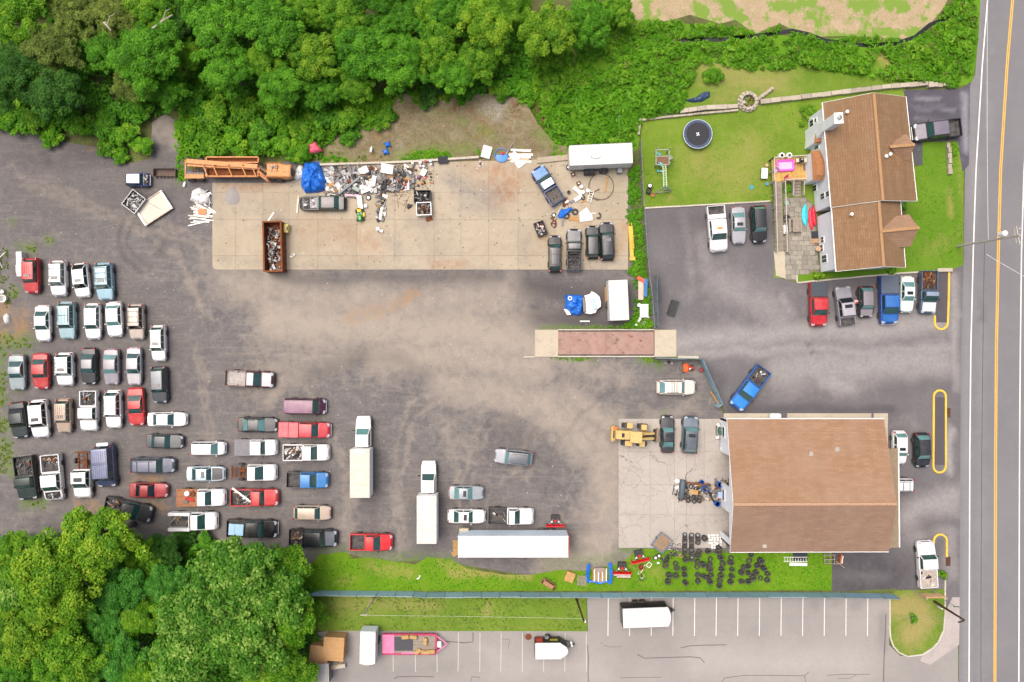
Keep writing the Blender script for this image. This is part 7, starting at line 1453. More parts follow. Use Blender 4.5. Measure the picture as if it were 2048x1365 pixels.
# ---- top scrap zone on the concrete pad
def tarp(label,px,py,poly,hh,m,seed,z=0.0,nm='tarp',fold=.28):
    """draped sheet: outline in photo pixels, folds from noise"""
    rng = np.random.RandomState(seed); c = np.mean(poly,0); n = 64; ring = []
    P = np.array(poly,float); Pn = np.roll(P,-1,0); segs = np.hypot(*(Pn - P).T); cum = np.concatenate([[0],np.cumsum(segs)]); 
    for i in range(n):
        t = cum[-1] * i / n; k = min(np.searchsorted(cum,t,'right') - 1,len(P) - 1); f_ = (t - cum[k]) / segs[k]; ring.append(P[k] + (Pn[k] - P[k]) * f_)
    rows = []; cw = np.array(U(*c))
    for rho in (1.0,.95,.87,.77,.66,.54,.42,.3,.18,.05):
        row = []
        for i,p in enumerate(ring):
            w = np.array(U(*p)); q = cw + (w - cw) * rho; nz = .28 - abs(float(fbm(np.array([q[0] * 9.0 + seed * 7]),np.array([q[1] * 9.0]),7.0,3)[0]) - .5) * 2.4
            row.append((q[0] - cw[0],q[1] - cw[1],z + max(.03,hh * (1 - rho ** 3) ** .6 + nz * fold * hh * 3.0 * (1 - rho * .5))))
        rows.append(row + [row[0]])
    o = MB().patch(rows).build(nm,m,None,22,loc=(cw[0],cw[1],0)); return tag(o,label,'tarp' if nm == 'tarp' else nm.replace('_',' '))
tarp('big crumpled blue tarp over a heap beside the scrap pile',0,0,[(610,326),(640,325),(648,345),(656,362),(654,380),(640,386),(612,388),(603,376),(605,350)],1.5,TARP,3)
tarp('white torn sheet between the orange machine and the blue tarp',0,0,[(588,358),(592,342),(600,329),(607,334),(611,352),(608,358),(596,362)],.7,WPL,5,nm='white_sheet')
tarp('pink red plastic sheet in the shrubs above the scrap',0,0,[(612,298),(620,288),(634,286),(644,300),(650,305),(636,309),(622,312)],.6,mat('pink_plastic',hx('d0566a'),rough=.5,var=.12),8,.6,nm='plastic_sheet',fold=.12)
for k,(px,py,lab) in enumerate(((777,291,'upper blue plastic scrap on the bare bank'),(773,305,'lower blue plastic scrap on the bare bank'))): tarp(lab,0,0,[(px + (10 if i % 2 else 5) * math.cos(i * .7),py + (8 if i % 2 else 4) * math.sin(i * .7)) for i in range(9)],.3,TARP,11 + k,.35 if k == 0 else .2,nm='blue_plastic')
tarp('small blue tarp thrown over tyres on the pad',0,0,[(1116,432),(1120,420),(1132,418),(1143,414),(1146,420),(1138,427),(1126,438),(1117,438)],.6,TARP,14)
tarp('dark blue tarp in the weeds by the stone wall',0,0,[(1368,202),(1390,196),(1408,184),(1420,184),(1420,194),(1405,204),(1385,206)],.4,simple('2c3f5c',.4,var=.2),15)
tarp('white sheet scrap pile left of the concrete pad',0,0,[(381,402),(386,382),(400,375),(414,385),(421,396),(418,408),(400,410)],.7,WPL,17,nm='white_sheet')
one('scrap_heap','sprawling heap of white and grey scrap metal on the pad','scrap heap',735,360,0,JUNK,lambda q: (scrap(q,12.0,3.4,.05,.8,420,(7,1,3.5,3,1.5,6,.8,.1),lo=.3,hi=1.7,mound=True),q.at((-3.2,-1.2,0)),scrap(q,5.0,2.6,.05,.6,150,(6,1,3,3,2,5,.6,.1),lo=.3,hi=1.4),q.at((4.2,.3,0)),scrap(q,4.0,3.6,.05,.5,110,(4,2,4,2,1,4,1,.3),lo=.25,hi=1.2),q.at((7,.6,0)),scrap(q,3.4,3.6,.05,.35,70,(3,2,4,1.5,1.5,3,1.5,.6),lo=.12,hi=.6)),kind='stuff')
def slab_piece(nm,label,cat,px,py,rz,w,d,hh,m,z=.1,tilt=0): 
    return one(nm,label,cat,px,py,rz,m,lambda q: (q.bbox((0,0,hh / 2),(w,d,hh),min(.04,hh * .3),rx=R(tilt)),q.box((w * .2,0,hh + .01),(w * .3,d * .5,.02),rx=R(tilt))),z,z + hh)
for a in (('metal_sheet','big white sheet at the middle of the scrap heap',731,376,22,1.6,1.1,.08,WPL,.55,8),('metal_sheet','white sheet at the upper right of the scrap heap',774,338,-10,1.6,1.2,.07,WPL,.7,10),('metal_sheet','rounded white panel at the top of the scrap heap',727,341,25,1.2,.9,.1,WPL,.7,12),('water_heater','tall white appliance lying in the scrap heap',747.5,361,78,1.2,.55,.5,PLATE,.4,0),('gutter_channel','long grey channel lying diagonally over the scrap heap',697,372,38,3.4,.32,.14,GRAYM,.8,0),('ac_grille','pale green grille unit in the scrap heap',712,378,-28,1.0,.5,.3,simple('8d9a92',.6,var=.15),.6,0),('refrigerator','long white refrigerator above the green tractor',719.5,405,98,1.75,.62,.55,PLATE,.02,0),('white_box','small white box beside the white refrigerator',731,412,8,.42,.42,.4,PLATE,.02,0),('pink_beam','pale pink beam above the white refrigerator',704,391,-2,1.9,.3,.12,simple('c2a4ae',.7,var=.1),.4,0),('cardboard_sheet','folded cardboard between the tarp and wreck',660,384,-12,1.6,.6,.06,CARD,.1,6),('tan_box','tan box at the left of the scrap heap',662,370,25,.75,.5,.4,CARD,.2,0),('white_sheet','cream sheet at the left of the scrap heap',678,377,-60,1.1,.7,.07,WPL,.5,8),('dark_sheet_metal','dark metal panel in the strip of scrap',766,382,88,1.3,.7,.1,BLACKP,.1,0),('white_post','white post lying in the strip of scrap',762,427,82,1.7,.35,.25,simple('d8d0c0',.7,var=.1),.05,0),('white_rail','white rail lying above the strip of scrap',764,370,20,1.3,.16,.1,PLATE,.3,0),('brown_sheet','dark brown panel right of the white appliance',778,373,72,1.5,.55,.06,simple('5a4a3c',.85,var=.3),.3,10),('cream_cabinet','tan cabinet in the junk at the right of the heap',814,357,-10,.85,.45,.3,CARD,.1,0),('grill_box','grey box unit at the right of the heap',826,361,88,.75,.4,.4,GRAYM,.1,0),('stove_top','white stove at the right end of the heap',847,345,62,.95,.65,.5,PLATE,.02,0),('red_crate','red tray below the white stove',849,356,5,.4,.3,.25,RED,.02,0),('tan_pallet_board','tan slatted board above the battery bin',846,366,0,1.1,.3,.1,PALLET,.02,0),('white_toilet','white toilet standing alone on the pad',755.5,458,5,.45,.4,.7,PLATE,.06,0),('white_basin','grey white basin beside the toilet',762,462,-20,.5,.35,.35,PLATE,.06,0),('brown_box','small rusty box below the white tub',858,438,15,.85,.5,.2,RUSTM,.06,0),('black_pad','black square mat at the top edge of the pad',886,320,5,1.3,.9,.08,simple('2b2d33',.8),.4,0)):
    slab_piece(a[0],a[1],a[0].replace('_',' '),a[2],a[3],a[4],a[5],a[6],a[7],a[8],a[9],a[10])
one('scrap_strip','strip of bent pipes and metal below the scrap heap','scrap strip',763,410,90,JUNK,lambda q: scrap(q,4.6,1.3,.06,.25,55,(4,1,3,3,2,2,.5,0),lo=.25,hi=1.2),kind='stuff')
one('rebar_bundle','thin rusty rods scattered right of the scrap heap','rods',803,395,-40,RUSTM,lambda q: [q.cyl((random.uniform(-1,1),random.uniform(-1,1),.1),(random.uniform(-2,2),random.uniform(-1.4,1.4),.12),.018,4) for i in range(14)]); one('starter_motor','black motor lying on the pad left of the battery bin','motor',819,414,30,BLACKP,lambda q: (q.cyl((-.3,0,.2),(.3,0,.2),.18,10),q.bbox((0,.2,.15),(.3,.3,.25),.04),q.cyl((.3,0,.2),(.5,0,.2),.06,8)))
for k,(x,y,col,lab) in enumerate(((1475,485,'9c2a34','red gas can in the junk right of the heap'),(1575,545,'b02a2a','bright red cap cluster in the junk'),(1760,440,'7c4a78','purple tin in the junk'),(1650,385,'dcdcdc','white round lid at the top of the junk'),(1675,255,'d8d4cc','leftmost white canister on the pad edge'),(1780,245,'d8d4cc','second white canister on the pad edge'),(1785,290,'e0e0e0','third white canister on the pad edge'),(1825,295,'cfcfd2','fourth white canister on the pad edge'),(1920,225,'b8bcc4','grey canister on the pad edge'),(1930,270,'d0d0d4','rightmost white canister on the pad edge'),(1850,225,'a8563a','rust red canister on the pad edge'),(1495,405,'c8b050','yellow can in the junk right of the heap'))):
    px,py = 580 + x / 6.827,290 + y / 6.827; r = .16 + .03 * (k % 3); one('canister',lab,'canister',px,py,0,simple(col,.5,var=.1),lambda q: (q.lathe([(r * .9,0),(r,.04),(r,.34),(r * .8,.42),(r * .3,.44),(r * .3,.5),(.01,.5)],14)),.07,.3,None,45)
lt = thing('lawn_tractor','small green lawn tractor with yellow seat on the pad','lawn tractor',721,431,R(-84)); MB().bbox((.45,0,.55),(.8,.55,.45),.12).build('hood',GREENJ,lt); MB().bbox((-.3,0,.35),(1.0,.75,.25),.08).build('chassis',GREENJ,lt); MB().bbox((-.55,0,.6),(.45,.5,.12),.05).build('seat',simple('d8b820',.5),lt); MB().bbox((-.78,0,.78),(.1,.48,.35),.04).build('seat_back',simple('d8b820',.5),lt); MB().cyl((.0,0,.6),(-.12,0,.95),.03,6).build('steering_column',BLACKP,lt); MB().tube([(-.13 + .02 * math.cos(a),.17 * math.cos(a),.95 + .17 * math.sin(a) * .4) for a in np.linspace(0,6.28,13)[:-1]],.02,4,True).build('steering_wheel',BLACKP,lt); MB().bbox((.0,.45,.3),(.6,.35,.15),.05).build('mower_deck',simple('c8a820',.5),lt)
for x,r in ((-.5,.28),(.6,.2)):
    for sg in (-1,1): put_wheel(lt,x,sg * .42,r,.18,rimmat=simple('d8b820',.5))
def bin_(label,px,py,w,d,hh,rz,m,fill,fw,z=.06,th=.05,nm='metal_bin',label2=None,fn=60,flip=False):
    o = thing(nm,label,'bin',loc=U(px,py,hh * .8) + (z,),rz=R(rz)); MB().box((0,0,.05),(w,d,.06)).build('floor',m,o)
    for sg in (-1,1): MB().box((sg * w / 2,0,hh / 2),(th,d + th,hh)).build('side',m,o); MB().box((0,sg * d / 2,hh / 2),(w,th,hh)).build('side',m,o)
    for sg in (-1,1): MB().box((sg * w / 2,0,hh + .02),(th * 2,d + th * 2,.05)).build('rim',m,o); MB().box((0,sg * d / 2,hh + .022),(w,th * 2,.05)).build('rim',m,o)
    if label2:
        q = scrap(MB(),w - .2,d - .2,.05,fill,fn,fw,lo=.12,hi=min(.9,d * .5),mound=False); s = q.build('scrap_load',JUNK); s.matrix_world = Matrix.Translation(o.location) @ Matrix.Rotation(R(rz),4,'Z'); tag(s,label2,'scrap load',kind='stuff')
    return o
bin_('black battery bin on the pad',845,394,2.1,1.55,.8,0,BLACKP,.75,(1,0,6,.5,0,4,0,0),label2='black batteries and cases heaped in the bin'); bin_('white rimmed tub full of small black scrap',848,418.5,1.85,1.6,.9,2,PLATE,.75,(1,1.5,6,0,0,2,1,.4),label2='small black and brown scrap in the white tub',fn=150)
DUMP = mat('dumpster_rust',hx('7a4426'),rough=.9,var=.3,scale=3,rust=.35)
d_ = bin_('long rusty open dumpster full of scrap at the pad edge',547,494,6.3,2.25,1.8,91.5,DUMP,1.0,(3,3,3,3,1.5,3,1,0),.06,.1,'dumpster','tangled scrap metal inside the rusty dumpster',170)
for i in range(8):
    for sg in (-1,1): MB().box((-2.9 + i * .83,sg * 1.2,.95),(.12,.1,1.7)).build('side_rib',DUMP,d_)
one('yellow_cabinet','pale yellow cabinet hanging at the dumpster corner','cabinet',571.5,457,-6,[simple('c2b468',.5,var=.12),BLACKP],lambda q: (q.bbox((0,0,.45),(.6,1.1,.9),.05),setattr(q,'m',1),q.box((.2,0,.91),(.14,.5,.02))),.06,.9); one('white_pole','white pole leaning on the dumpster','pole',541,436,52,PLATE,lambda q: q.box((0,0,1.0),(1.7,.16,.08),ry=-.2),.06,1.0); one('white_fixture','small white fixture lying on the pad below the dumpster','fixture',586,512,35,[PLATE,BLACKP],lambda q: (q.bbox((0,0,.12),(.75,.32,.22),.08),setattr(q,'m',1),q.box((.05,.02,.235),(.4,.1,.02))),.06)
one('white_beam','white beam lying left of the wrecked sedan','beam',596.5,410,84,simple('cfc6ba',.8,var=.12),lambda q: (q.box((0,0,.1),(2.2,.18,.16)),q.box((.9,0,.2),(.3,.12,.05))),.06)
one('gravel_patch','grey gravel heap on the concrete pad','gravel heap',465,393,0,mat('grey_gravel',hx('8f8a88'),rough=.95,var=.2,scale=8,bumps=.7),lambda q: q.patch([[((.95 - .1 * math.sin(a * 3)) * rr * math.cos(a),(1.15 + .12 * math.sin(a * 5)) * rr * math.sin(a),.22 * (1 - rr ** 2) + .01) for a in np.linspace(0,6.283,25)] for rr in (1,.8,.55,.25,.02)]),.065,0,None,60,'stuff')
bin_('grey bin full of metal offcuts near the tiny car',269,404,2.05,2.35,.9,38 - 90 + 15,STEEL,.75,(4,.5,5,2,1,2,0,0),.01,label2='shiny metal offcuts filling the grey bin',fn=190)
wc = thing('roll_off_deck','low white steel container floor lying askew by the pad','container',310,418,R(33)); MB().box((0,0,.3),(4.0,2.7,.12)).build('deck',mat('dirty_white',hx('c9c0b0'),rough=.8,var=.14,scale=1.5,dust=.3),wc)
for sg in (-1,1): MB().bbox((sg * 2.0,0,.4),(.3,2.8,.3),.05).build('end_beam',PLATE,wc); MB().box((0,sg * 1.35,.38),(3.8,.1,.2)).build('side_rail',simple('b8a898',.7,rust=.2),wc)
MB().box((.3,.1,.38),(.06,1.7,.05),rz=.5).build('bar',GRAYM,wc)
lbk = thing('loader_bucket','old brown loader bucket lying near the orange machine','loader bucket',333,347); OB = mat('brown_steel',hx('5c4f48'),rough=.85,var=.25,rust=.2)
MB().patch([[(x,.5 * math.cos(t),.45 - .45 * math.sin(t)) for x in (-1.4,-.7,0,.7,1.4)] for t in np.linspace(-.3,3.0,7)],.04).build('shell',OB,lbk,50)
for i in range(6): MB().box((-1.2 + .48 * i,-.55,.12),(.1,.35,.08)).build('tooth',OB,lbk)
for sg in (-1,1): MB().box((sg * 1.42,0,.35),(.06,.9,.6)).build('side_plate',OB,lbk)
one('white_jug','white plastic bottle left of the concrete pad','jug',370,370,75,PLATE,lambda q: (q.at((0,0,.16),ry=R(90)),q.lathe([(.01,-.35),(.14,-.33),(.16,-.2),(.16,.2),(.06,.34),(.05,.4),(.01,.4)],12)),0,0,None,45)
one('siding_pile','fanned pile of pale siding strips left of the pad','siding pile',405,432,-20,[PLATE,simple('c4beb2',.7,var=.12),simple('d87a4a',.6)],lambda q: [(setattr(q,'m',i % 2),q.box((random.uniform(-.5,.5),-1.1 + i * .17,.06 + .025 * (i % 6)),(random.uniform(1.8,3.2),.15,.05),rz=.5 - i * .055 + random.uniform(-.12,.12))) for i in range(15)] + [setattr(q,'m',2),q.box((-.1,.5,.3),(1.0,.7,.06),rz=.3)],kind='stuff')
one('black_scraps','black bags and scraps beside the white sheet','scrap',416,398,0,JUNK,lambda q: scrap(q,1.0,2.6,.02,.3,26,(1,0,5,2,3,1,0,0),hi=.6),kind='stuff')
# right part of the pad
one('panel_stack','stack of old white doors and panels at the top of the pad','panels',1040,303,-3,[WPL,simple('b8a48c',.8,var=.15),simple('d8cfc4',.7,var=.15)],lambda q: [(setattr(q,'m',i % 3),q.box((random.uniform(-.2,.2),.9 - i * .28,.1 + .04 * (i % 4)),(random.uniform(2.6,3.6),.3,.05),rz=random.uniform(-.06,.06))) for i in range(9)])
slab_piece('white_door','white door lying at an angle below the panel stack','door',1031,314,-35,1.25,1.0,.06,WPL,.25,4); slab_piece('white_door','white panel pointing down towards the pickup','door',1044,324,38,1.8,.9,.07,WPL,.12,5); slab_piece('wood_plank','brown plank lying across the panel stack','plank',1020,296,60,1.6,.16,.05,WOODG,.4,0)
one('wading_pool','round blue plastic pool with a red toy beside the panels','wading pool',1003,312,0,[mat('pool_blue',hx('2a78c8'),rough=.35,var=.12),RED],lambda q: (q.lathe([(.78,0),(.85,.3),(.9,.3),(.9,.26),(.82,.04),(.70,.06),(.01,.07)],22),setattr(q,'m',1),q.bbox((.15,.25,.2),(.35,.25,.2),.05)),.02,0,None,40)
slab_piece('white_cover','bent white plastic cover beside the blue pool','cover',973,304,75,1.6,1.2,.3,WPL,.1,6); one('white_bits','small white bits on the soil below the cover','scrap',961,330,60,JUNK,lambda q: scrap(q,1.6,.7,.02,.1,14,(1,0,2,3,4,1,0,0),lo=.08,hi=.25),.06,kind='stuff')
one('black_box','black storage box under the travel trailer edge','box',1179,343,2,BLACKP,lambda q: (q.bbox((0,0,.5),(1.35,.85,1.0),.08),q.box((0,-.2,1.01),(1.1,.08,.03))),.06,.8); one('cable_ring','large ring of black pipe lying on the pad','pipe ring',1202,374,0,simple('5a4c40',.7),lambda q: q.tube([(1.62 * math.cos(a),1.7 * math.sin(a),.1) for a in np.linspace(0,6.283,33)[:-1]],.045,5,True),.06); one('pipe_tail','loose pipe end curving off the pipe ring','pipe',1186,398,0,simple('5a4c40',.7),lambda q: q.tube([(-.35,.3,.1),(0,0,.1),(.5,-.2,.1),(.9,-.15,.1)],.045,5),.06)
slab_piece('tan_plank','tan plank inside the pipe ring','plank',1213,369,82,1.9,.22,.08,CARD,.06,0); slab_piece('white_unit','white box unit pointing at the pipe ring','box',1155,381,-40,1.25,.5,.35,PLATE,.06,0); slab_piece('white_unit','white metal tray below the white box unit','tray',1157,396,36,1.2,.5,.25,PLATE,.06,0); slab_piece('grey_grille','grey grille at the end of the metal tray','grille',1144,404,34,.6,.35,.12,GRAYM,.06,0); slab_piece('tan_plank','short tan plank below the tray','plank',1167,404,18,.9,.2,.08,CARD,.06,0); ladder('short white step ladder lying on the pipe ring',1181,393,76,1.6,.45,PLATE,.2,5); one('iron_bar','dark iron bar crossing the pipe ring','bar',1187,384,22,RUSTM,lambda q: (q.box((0,0,.14),(1.6,.07,.07)),q.box((.7,0,.14),(.2,.14,.1))),.06)
for px,py,lab in ((1162,375,'white bucket above the white box unit'),(1165,386,'white bucket beside the metal tray'),(1175,383,'white bucket beside the step ladder'),(1137,386,'open black bucket beside the blue pickup')): one('bucket',lab,'bucket',px,py,0,[PLATE if 'white' in lab else simple('4a4c4a',.7),BLACKP],lambda q: (q.lathe([(.18,0),(.22,.4),(.19,.4),(.17,.1),(.01,.1)] if 'open' in lab else [(.18,0),(.21,.36),(.23,.36),(.23,.41),(.01,.42)],16),setattr(q,'m',1),q.tube([(-.21,0,.36),(0,.06,.48),(.21,0,.36)],.012,4)),.06)
for px,py,lab in ((1146,350,'small rusty box with white top on the pad'),(1157,368,'rusty square tray beside the white box')): one('rusty_box',lab,'box',px,py,20,[RUSTM,PLATE],lambda q: ([q.box(c,d) for c,d in (((0,.2,.12),(.5,.06,.24)),((0,-.2,.12),(.5,.06,.24)),((.22,0,.12),(.06,.4,.24)),((-.22,0,.12),(.06,.4,.24)))],setattr(q,'m',1),q.cyl((0,0,.02),(0,0,.2),.1,8)),.06)
slab_piece('white_board','upper white board lying beside the small blue tarp','board',1169,426,38,1.3,.8,.05,WPL,.25,5); slab_piece('white_board','lower white board lying beside the small blue tarp','board',1172,436,8,1.7,.85,.05,WPL,.15,3); slab_piece('tan_timber','tan timbers beside the white boards','timber',1148,438,-4,1.3,.5,.12,CARD,.06,0); slab_piece('white_strip','white strip right of the white boards','strip',1184,427,2,1.0,.12,.06,PLATE,.1,0)
one('half_tyre','half cut tyre right of the white boards','tyre piece',1196,432,20,TYRE,lambda q: q.tube([(.3 * math.cos(a),.35 * math.sin(a),.12) for a in np.linspace(-2.6,1.0,10)],.11,6),.06); one('bent_ironwork','rusty bent frame below the small blue tarp','frame',1108,446,-30,RUSTM,lambda q: (q.tube([(-.7,.3,.15),(-.3,.35,.2),(.1,.2,.25),(.4,-.2,.2),(.3,-.6,.15)],.09,6),q.tube([(-.2,.3,.2),(-.3,-.3,.15),(.1,-.6,.12)],.06,6),q.tube([(.3,.0,.2),(-.3,-.3,.15)],.05,6)),.06); slab_piece('pale_pole','pale pole leaning beside the small blue tarp','pole',1116,427,62,1.9,.1,.08,simple('c8bca8',.8),.3,0); one('grey_tubes','grey curved tubes below the blue tarp','tubes',1127,444,85,STEEL,lambda q: [q.tube([(-.6,.12 * i,.1),(0,.12 * i + .05,.15),(.6,.12 * i,.1)],.04,6) for i in range(3)],.06)
one('branch_scrap','twisted iron scrap behind the blue pickup tailgate','scrap',1126,405,20,JUNK,lambda q: scrap(q,2.0,1.2,.06,.2,22,(1,5,1,0,1,1,1,1),lo=.2,hi=.7),kind='stuff')
bin_('black tray full of red and grey parts on the pad',1081,458,1.75,1.25,.6,-70,BLACKP,.5,(2,1,3,2,2,2,.5,3),label2='red and grey parts in the black tray',fn=60)
yb = thing('crane_boom','yellow steel boom section lying beside the ivy strip','crane boom',1262,486,R(94)); YB2 = mat('boom_yellow',hx('cfa83e'),rough=.6,var=.12,dust=.15)
MB().bbox((.6,0,.35),(3.0,.62,.5),.1).build('boom',YB2,yb); MB().bbox((-1.4,.05,.3),(1.2,.5,.4),.08).build('head',YB2,yb); MB().bbox((-2.1,0,.25),(.5,.75,.35),.06).build('foot_plate',YB2,yb); MB().cyl((-.6,0,.65),(.4,0,.65),.12,8).build('ram',YB2,yb)
for sg in (-1,1): MB().box((2.25,sg * .18,.35),(.5,.08,.2)).build('tine',YB2,yb)
# boat
bo = thing('boat','white boat with pale hatch half under a blue tarp','boat',1181,610,R(4)); BW = mat('boat_white',hx('e8e6de'),rough=.35,var=.06,coat=.3)
def BP(x,y): return ((x - 1181) * S * .985,-(y - 610) * S * .985)
prof = [(1168,592),(1180,589),(1183,584),(1190,588),(1198,596),(1200,608),(1199,616),(1192,620),(1188,627),(1178,629),(1167,627)]
q = MB(); q.prism([BP(*p) for p in prof],.7,1.15); q.prism([(x * .8,y * .8) for x,y in (BP(*p) for p in prof)],.2,.72); q.build('hull',BW,bo); MB().prism([BP(*p) for p in ((1171,594),(1181,592),(1194,598),(1196,612),(1186,622),(1171,624))],1.15,1.3).build('foredeck',BW,bo); MB().bbox((.25,.0,1.36),(.6,1.5,.1),.04,rz=R(8)).build('hatch',simple('9fb0b4',.4,var=.08),bo); MB().bbox((-1.0,0,1.42),(.4,2.0,.3),.06).build('windscreen',GLASS_B,bo)
MB().box((-.6,0,.25),(4.0,1.0,.3)).build('cradle',BLACKP,bo)
tarp('blue tarp over the boat cockpit with white ring',0,0,[(1128,590),(1142,590),(1160,590),(1172,595),(1171,612),(1168,626),(1156,632),(1143,630),(1128,618),(1131,606)],1.2,TARP,23)
one('life_ring','white life ring on the blue boat tarp','life ring',1140,597,0,PLATE,lambda q: q.tube([(.22 * math.cos(a),.22 * math.sin(a),0) for a in np.linspace(0,6.283,17)[:-1]],.07,6,True),1.35,1.3,None,50); one('white_fender','white flap at the lower edge of the boat tarp','flap',1135,624,-50,PLATE,lambda q: q.prism([(-.6,-.15),(.3,-.3),(.6,.1),(-.2,.25)],.3,.36),0,.3); one('white_bar','white bar lying below the tarped boat','bar',1169.5,643,0,PLATE,lambda q: (q.box((0,0,.06),(1.25,.15,.1)),q.box((0,0,.12),(.3,.1,.03)))); one('black_strap','short black strap below the white bar','strap',1165,650,40,BLACKP,lambda q: (q.box((0,0,.03),(.4,.08,.05)),q.box((.15,.04,.05),(.1,.14,.05))))
# along the chain link fence
for a in (('road_barrier','red and white road barrier leaning on the fence',1283,559,-28,1.2,.5,.3,simple('c05a44',.6,var=.2),.3,10),('beige_sheet','long beige sheet lying in the ivy',1282,581,90,2.5,.7,.1,simple('b8ac9c',.8,var=.1),.3,0),('blue_rack','blue slatted rack leaning on the fence',1292,576,88,2.3,.45,.12,simple('4a78b4',.6,var=.12),.6,20),('white_table','white table standing against the fence',1288.5,622,90,1.7,1.1,.12,PLATE,.85,0),('white_gutter','white channel lying askew below the table',1277,643,58,1.3,.3,.2,PLATE,.2,0),('cream_slab','cream slab at the end of the fence',1286,651,4,1.5,.35,.2,simple('cfc8b8',.8,var=.1),.05,0)): slab_piece(a[0],a[1],a[0].split('_')[1],a[2],a[3],a[4],a[5],a[6],a[7],a[8],a[9],a[10])
one('fence_junk','brown and red scraps below the white table','scrap',1289,641,0,JUNK,lambda q: scrap(q,1.3,1.2,.02,.3,24,(1,3,1,1,2,1,3,1),lo=.2,hi=.8),kind='stuff'); one('fan_guard','round white fan lid beside the white table','fan',1278.5,611,0,[PLATE,BLACKP],lambda q: (q.lathe([(.25,0),(.27,.5),(.22,.58),(.01,.6)],16),setattr(q,'m',1),q.lathe([(.29,.0),(.29,.1),(.27,.1)],16)),0,.4); one('ribbed_roller','black ribbed scrap piece lying on the asphalt lot','ribbed piece',1346,617,72,[simple('3c4144',.6,var=.15),BLACKP],lambda q: ([q.box((-.95 + .19 * i,0,.3),(.1,1.0 - .04 * (i % 2),.1),rx=.1) for i in range(11)],setattr(q,'m',1),q.box((0,0,.18),(2.1,.9,.18)),q.box((0,.55,.2),(1.8,.08,.3))))
# items inside the bent fence
om2 = thing('riding_mower','orange riding mower inside the bent blue fence','mower',1372,736,R(180)); MB().bbox((.05,0,.35),(.75,1.15,.3),.18).build('mower_deck',simple('d85a28',.45,var=.1),om2); MB().bbox((-.6,0,.45),(.6,.4,.35),.08).build('engine',simple('a03028',.5),om2); MB().bbox((-.35,.1,.65),(.2,.2,.15),.04).build('air_filter',PLATE,om2)
for sg in (-1,1): put_wheel(om2,-.7,sg * .32,.2,.12); put_wheel(om2,.4,sg * .62,.13,.08)
MB().tube([(.5,-.45,.4),(1.0,-.3,.8),(1.0,.3,.8),(.5,.45,.4)],.025,5).build('handle_bar',BLACKP,om2)
one('red_pot','small red pot beside the orange mower','pot',1401,740,0,simple('8a3a44',.6,var=.2),lambda q: q.lathe([(.2,0),(.27,.3),(.3,.32),(.26,.34),(.2,.2),(.01,.2)],16)); one('hub_caps','grey wheel hubs at the foot of the bent fence','hubs',1336,726,0,[STEEL,BLACKP],lambda q: [(setattr(q,'m',k),q.lathe([(.2,0),(.2,.1),(.1,.16),(.01,.16)],12,(dx,dy,0))) for k,dx,dy in ((0,-.3,0),(1,.1,.1),(0,.5,-.05))]); one('tan_plank','tan plank leaning at the foot of the bent fence','plank',1429,796,-58,CARD,lambda q: (q.box((0,0,.2),(1.9,.14,.06)),q.box((.2,.1,.2),(1.5,.05,.05))),0,.2)
one('pink_bundle','small pink and white bundle between two front row cars','bundle',1711,604,0,[simple('d8a8a8',.8,var=.15),simple('b84a52',.8),PLATE],lambda q: (q.at((0,0,.5)),q.lathe([(.01,-.5),(.22,-.4),(.34,0),(.25,.35),(.01,.45)],12),q.off(),setattr(q,'m',1),q.bbox((.05,-.12,.75),(.4,.25,.4),.08),setattr(q,'m',2),q.bbox((-.35,.02,.5),(.3,.2,.2),.06)),0,.6,None,40)
# ---- house garden
tr = thing('trampoline','round black trampoline with blue rim on the lawn','trampoline',1392.5,272); MB().lathe([(1.5,.78),(.75,.765),(.01,.76)],36).build('mat',simple('26282e',.7,var=.15),tr,60); MB().lathe([(1.48,.80),(1.5,.82),(1.78,.82),(1.8,.79),(1.5,.77)],36,closed=True).build('rim_pad',mat('rim_pad_blue',hx('3a4660'),rough=.6,var=.4,scale=3),tr); MB().tube([(1.85 * math.cos(a),1.85 * math.sin(a),.78) for a in np.linspace(0,6.283,37)[:-1]],.05,6,True).build('frame',mat('frame_pale',hx('a8bcc4'),rough=.4,var=.1),tr)
for i in range(6): a = i * math.pi / 3; MB().cyl((1.83 * math.cos(a),1.83 * math.sin(a),0),(1.83 * math.cos(a),1.83 * math.sin(a),.8),.04,6).build('leg',GALV,tr)
for sx,rz in ((1,.9),(-1,-.5)): MB().box((0,0,.775),(.12,.5,.012),rz=rz).build('white_mark',PLATE,tr)
sw = thing('swing_set','wooden play tower with ladder beam on the lawn','play set',1326,335)
def SWP(px,py,z): x,y = U(px,py,z); ox,oy = U(1326,335); return (x - ox,y - oy,z)
PLAYG = mat('play_wood',hx('8d9484'),rough=.8,var=.18,scale=4)
for px,py in ((1313,301),(1337,301),(1313,330),(1337,330)): MB().box(SWP(px,py,1.2),(.12,.12,2.4)).build('post',PLAYG,sw)
for i in range(9): MB().box(SWP(1325,313 + i * 2.0,1.2),(1.5,.11,.05)).build('floor_plank',mat('red_plank',hx('8a6650'),rough=.9,var=.2),sw)
for py in (300,313,330): lbar(sw,'top_rail',SWP(1312,py,2.3),SWP(1338,py,2.3),.12,PLAYG)
for px in (1312,1338): lbar(sw,'top_rail',SWP(px,300,2.3),SWP(px,330,2.3),.12,PLAYG)
for px in (1325.5,1331.5): lbar(sw,'ladder_rail',SWP(px,331,2.2),SWP(px + 2,374,2.2),.1,simple('a9c09c',.7))
for i in range(11): lbar(sw,'ladder_rung',SWP(1325.5 + .18 * i,333 + 3.7 * i,2.2),SWP(1331.5 + .18 * i,333 + 3.7 * i,2.2),.06,simple('a9c09c',.7))
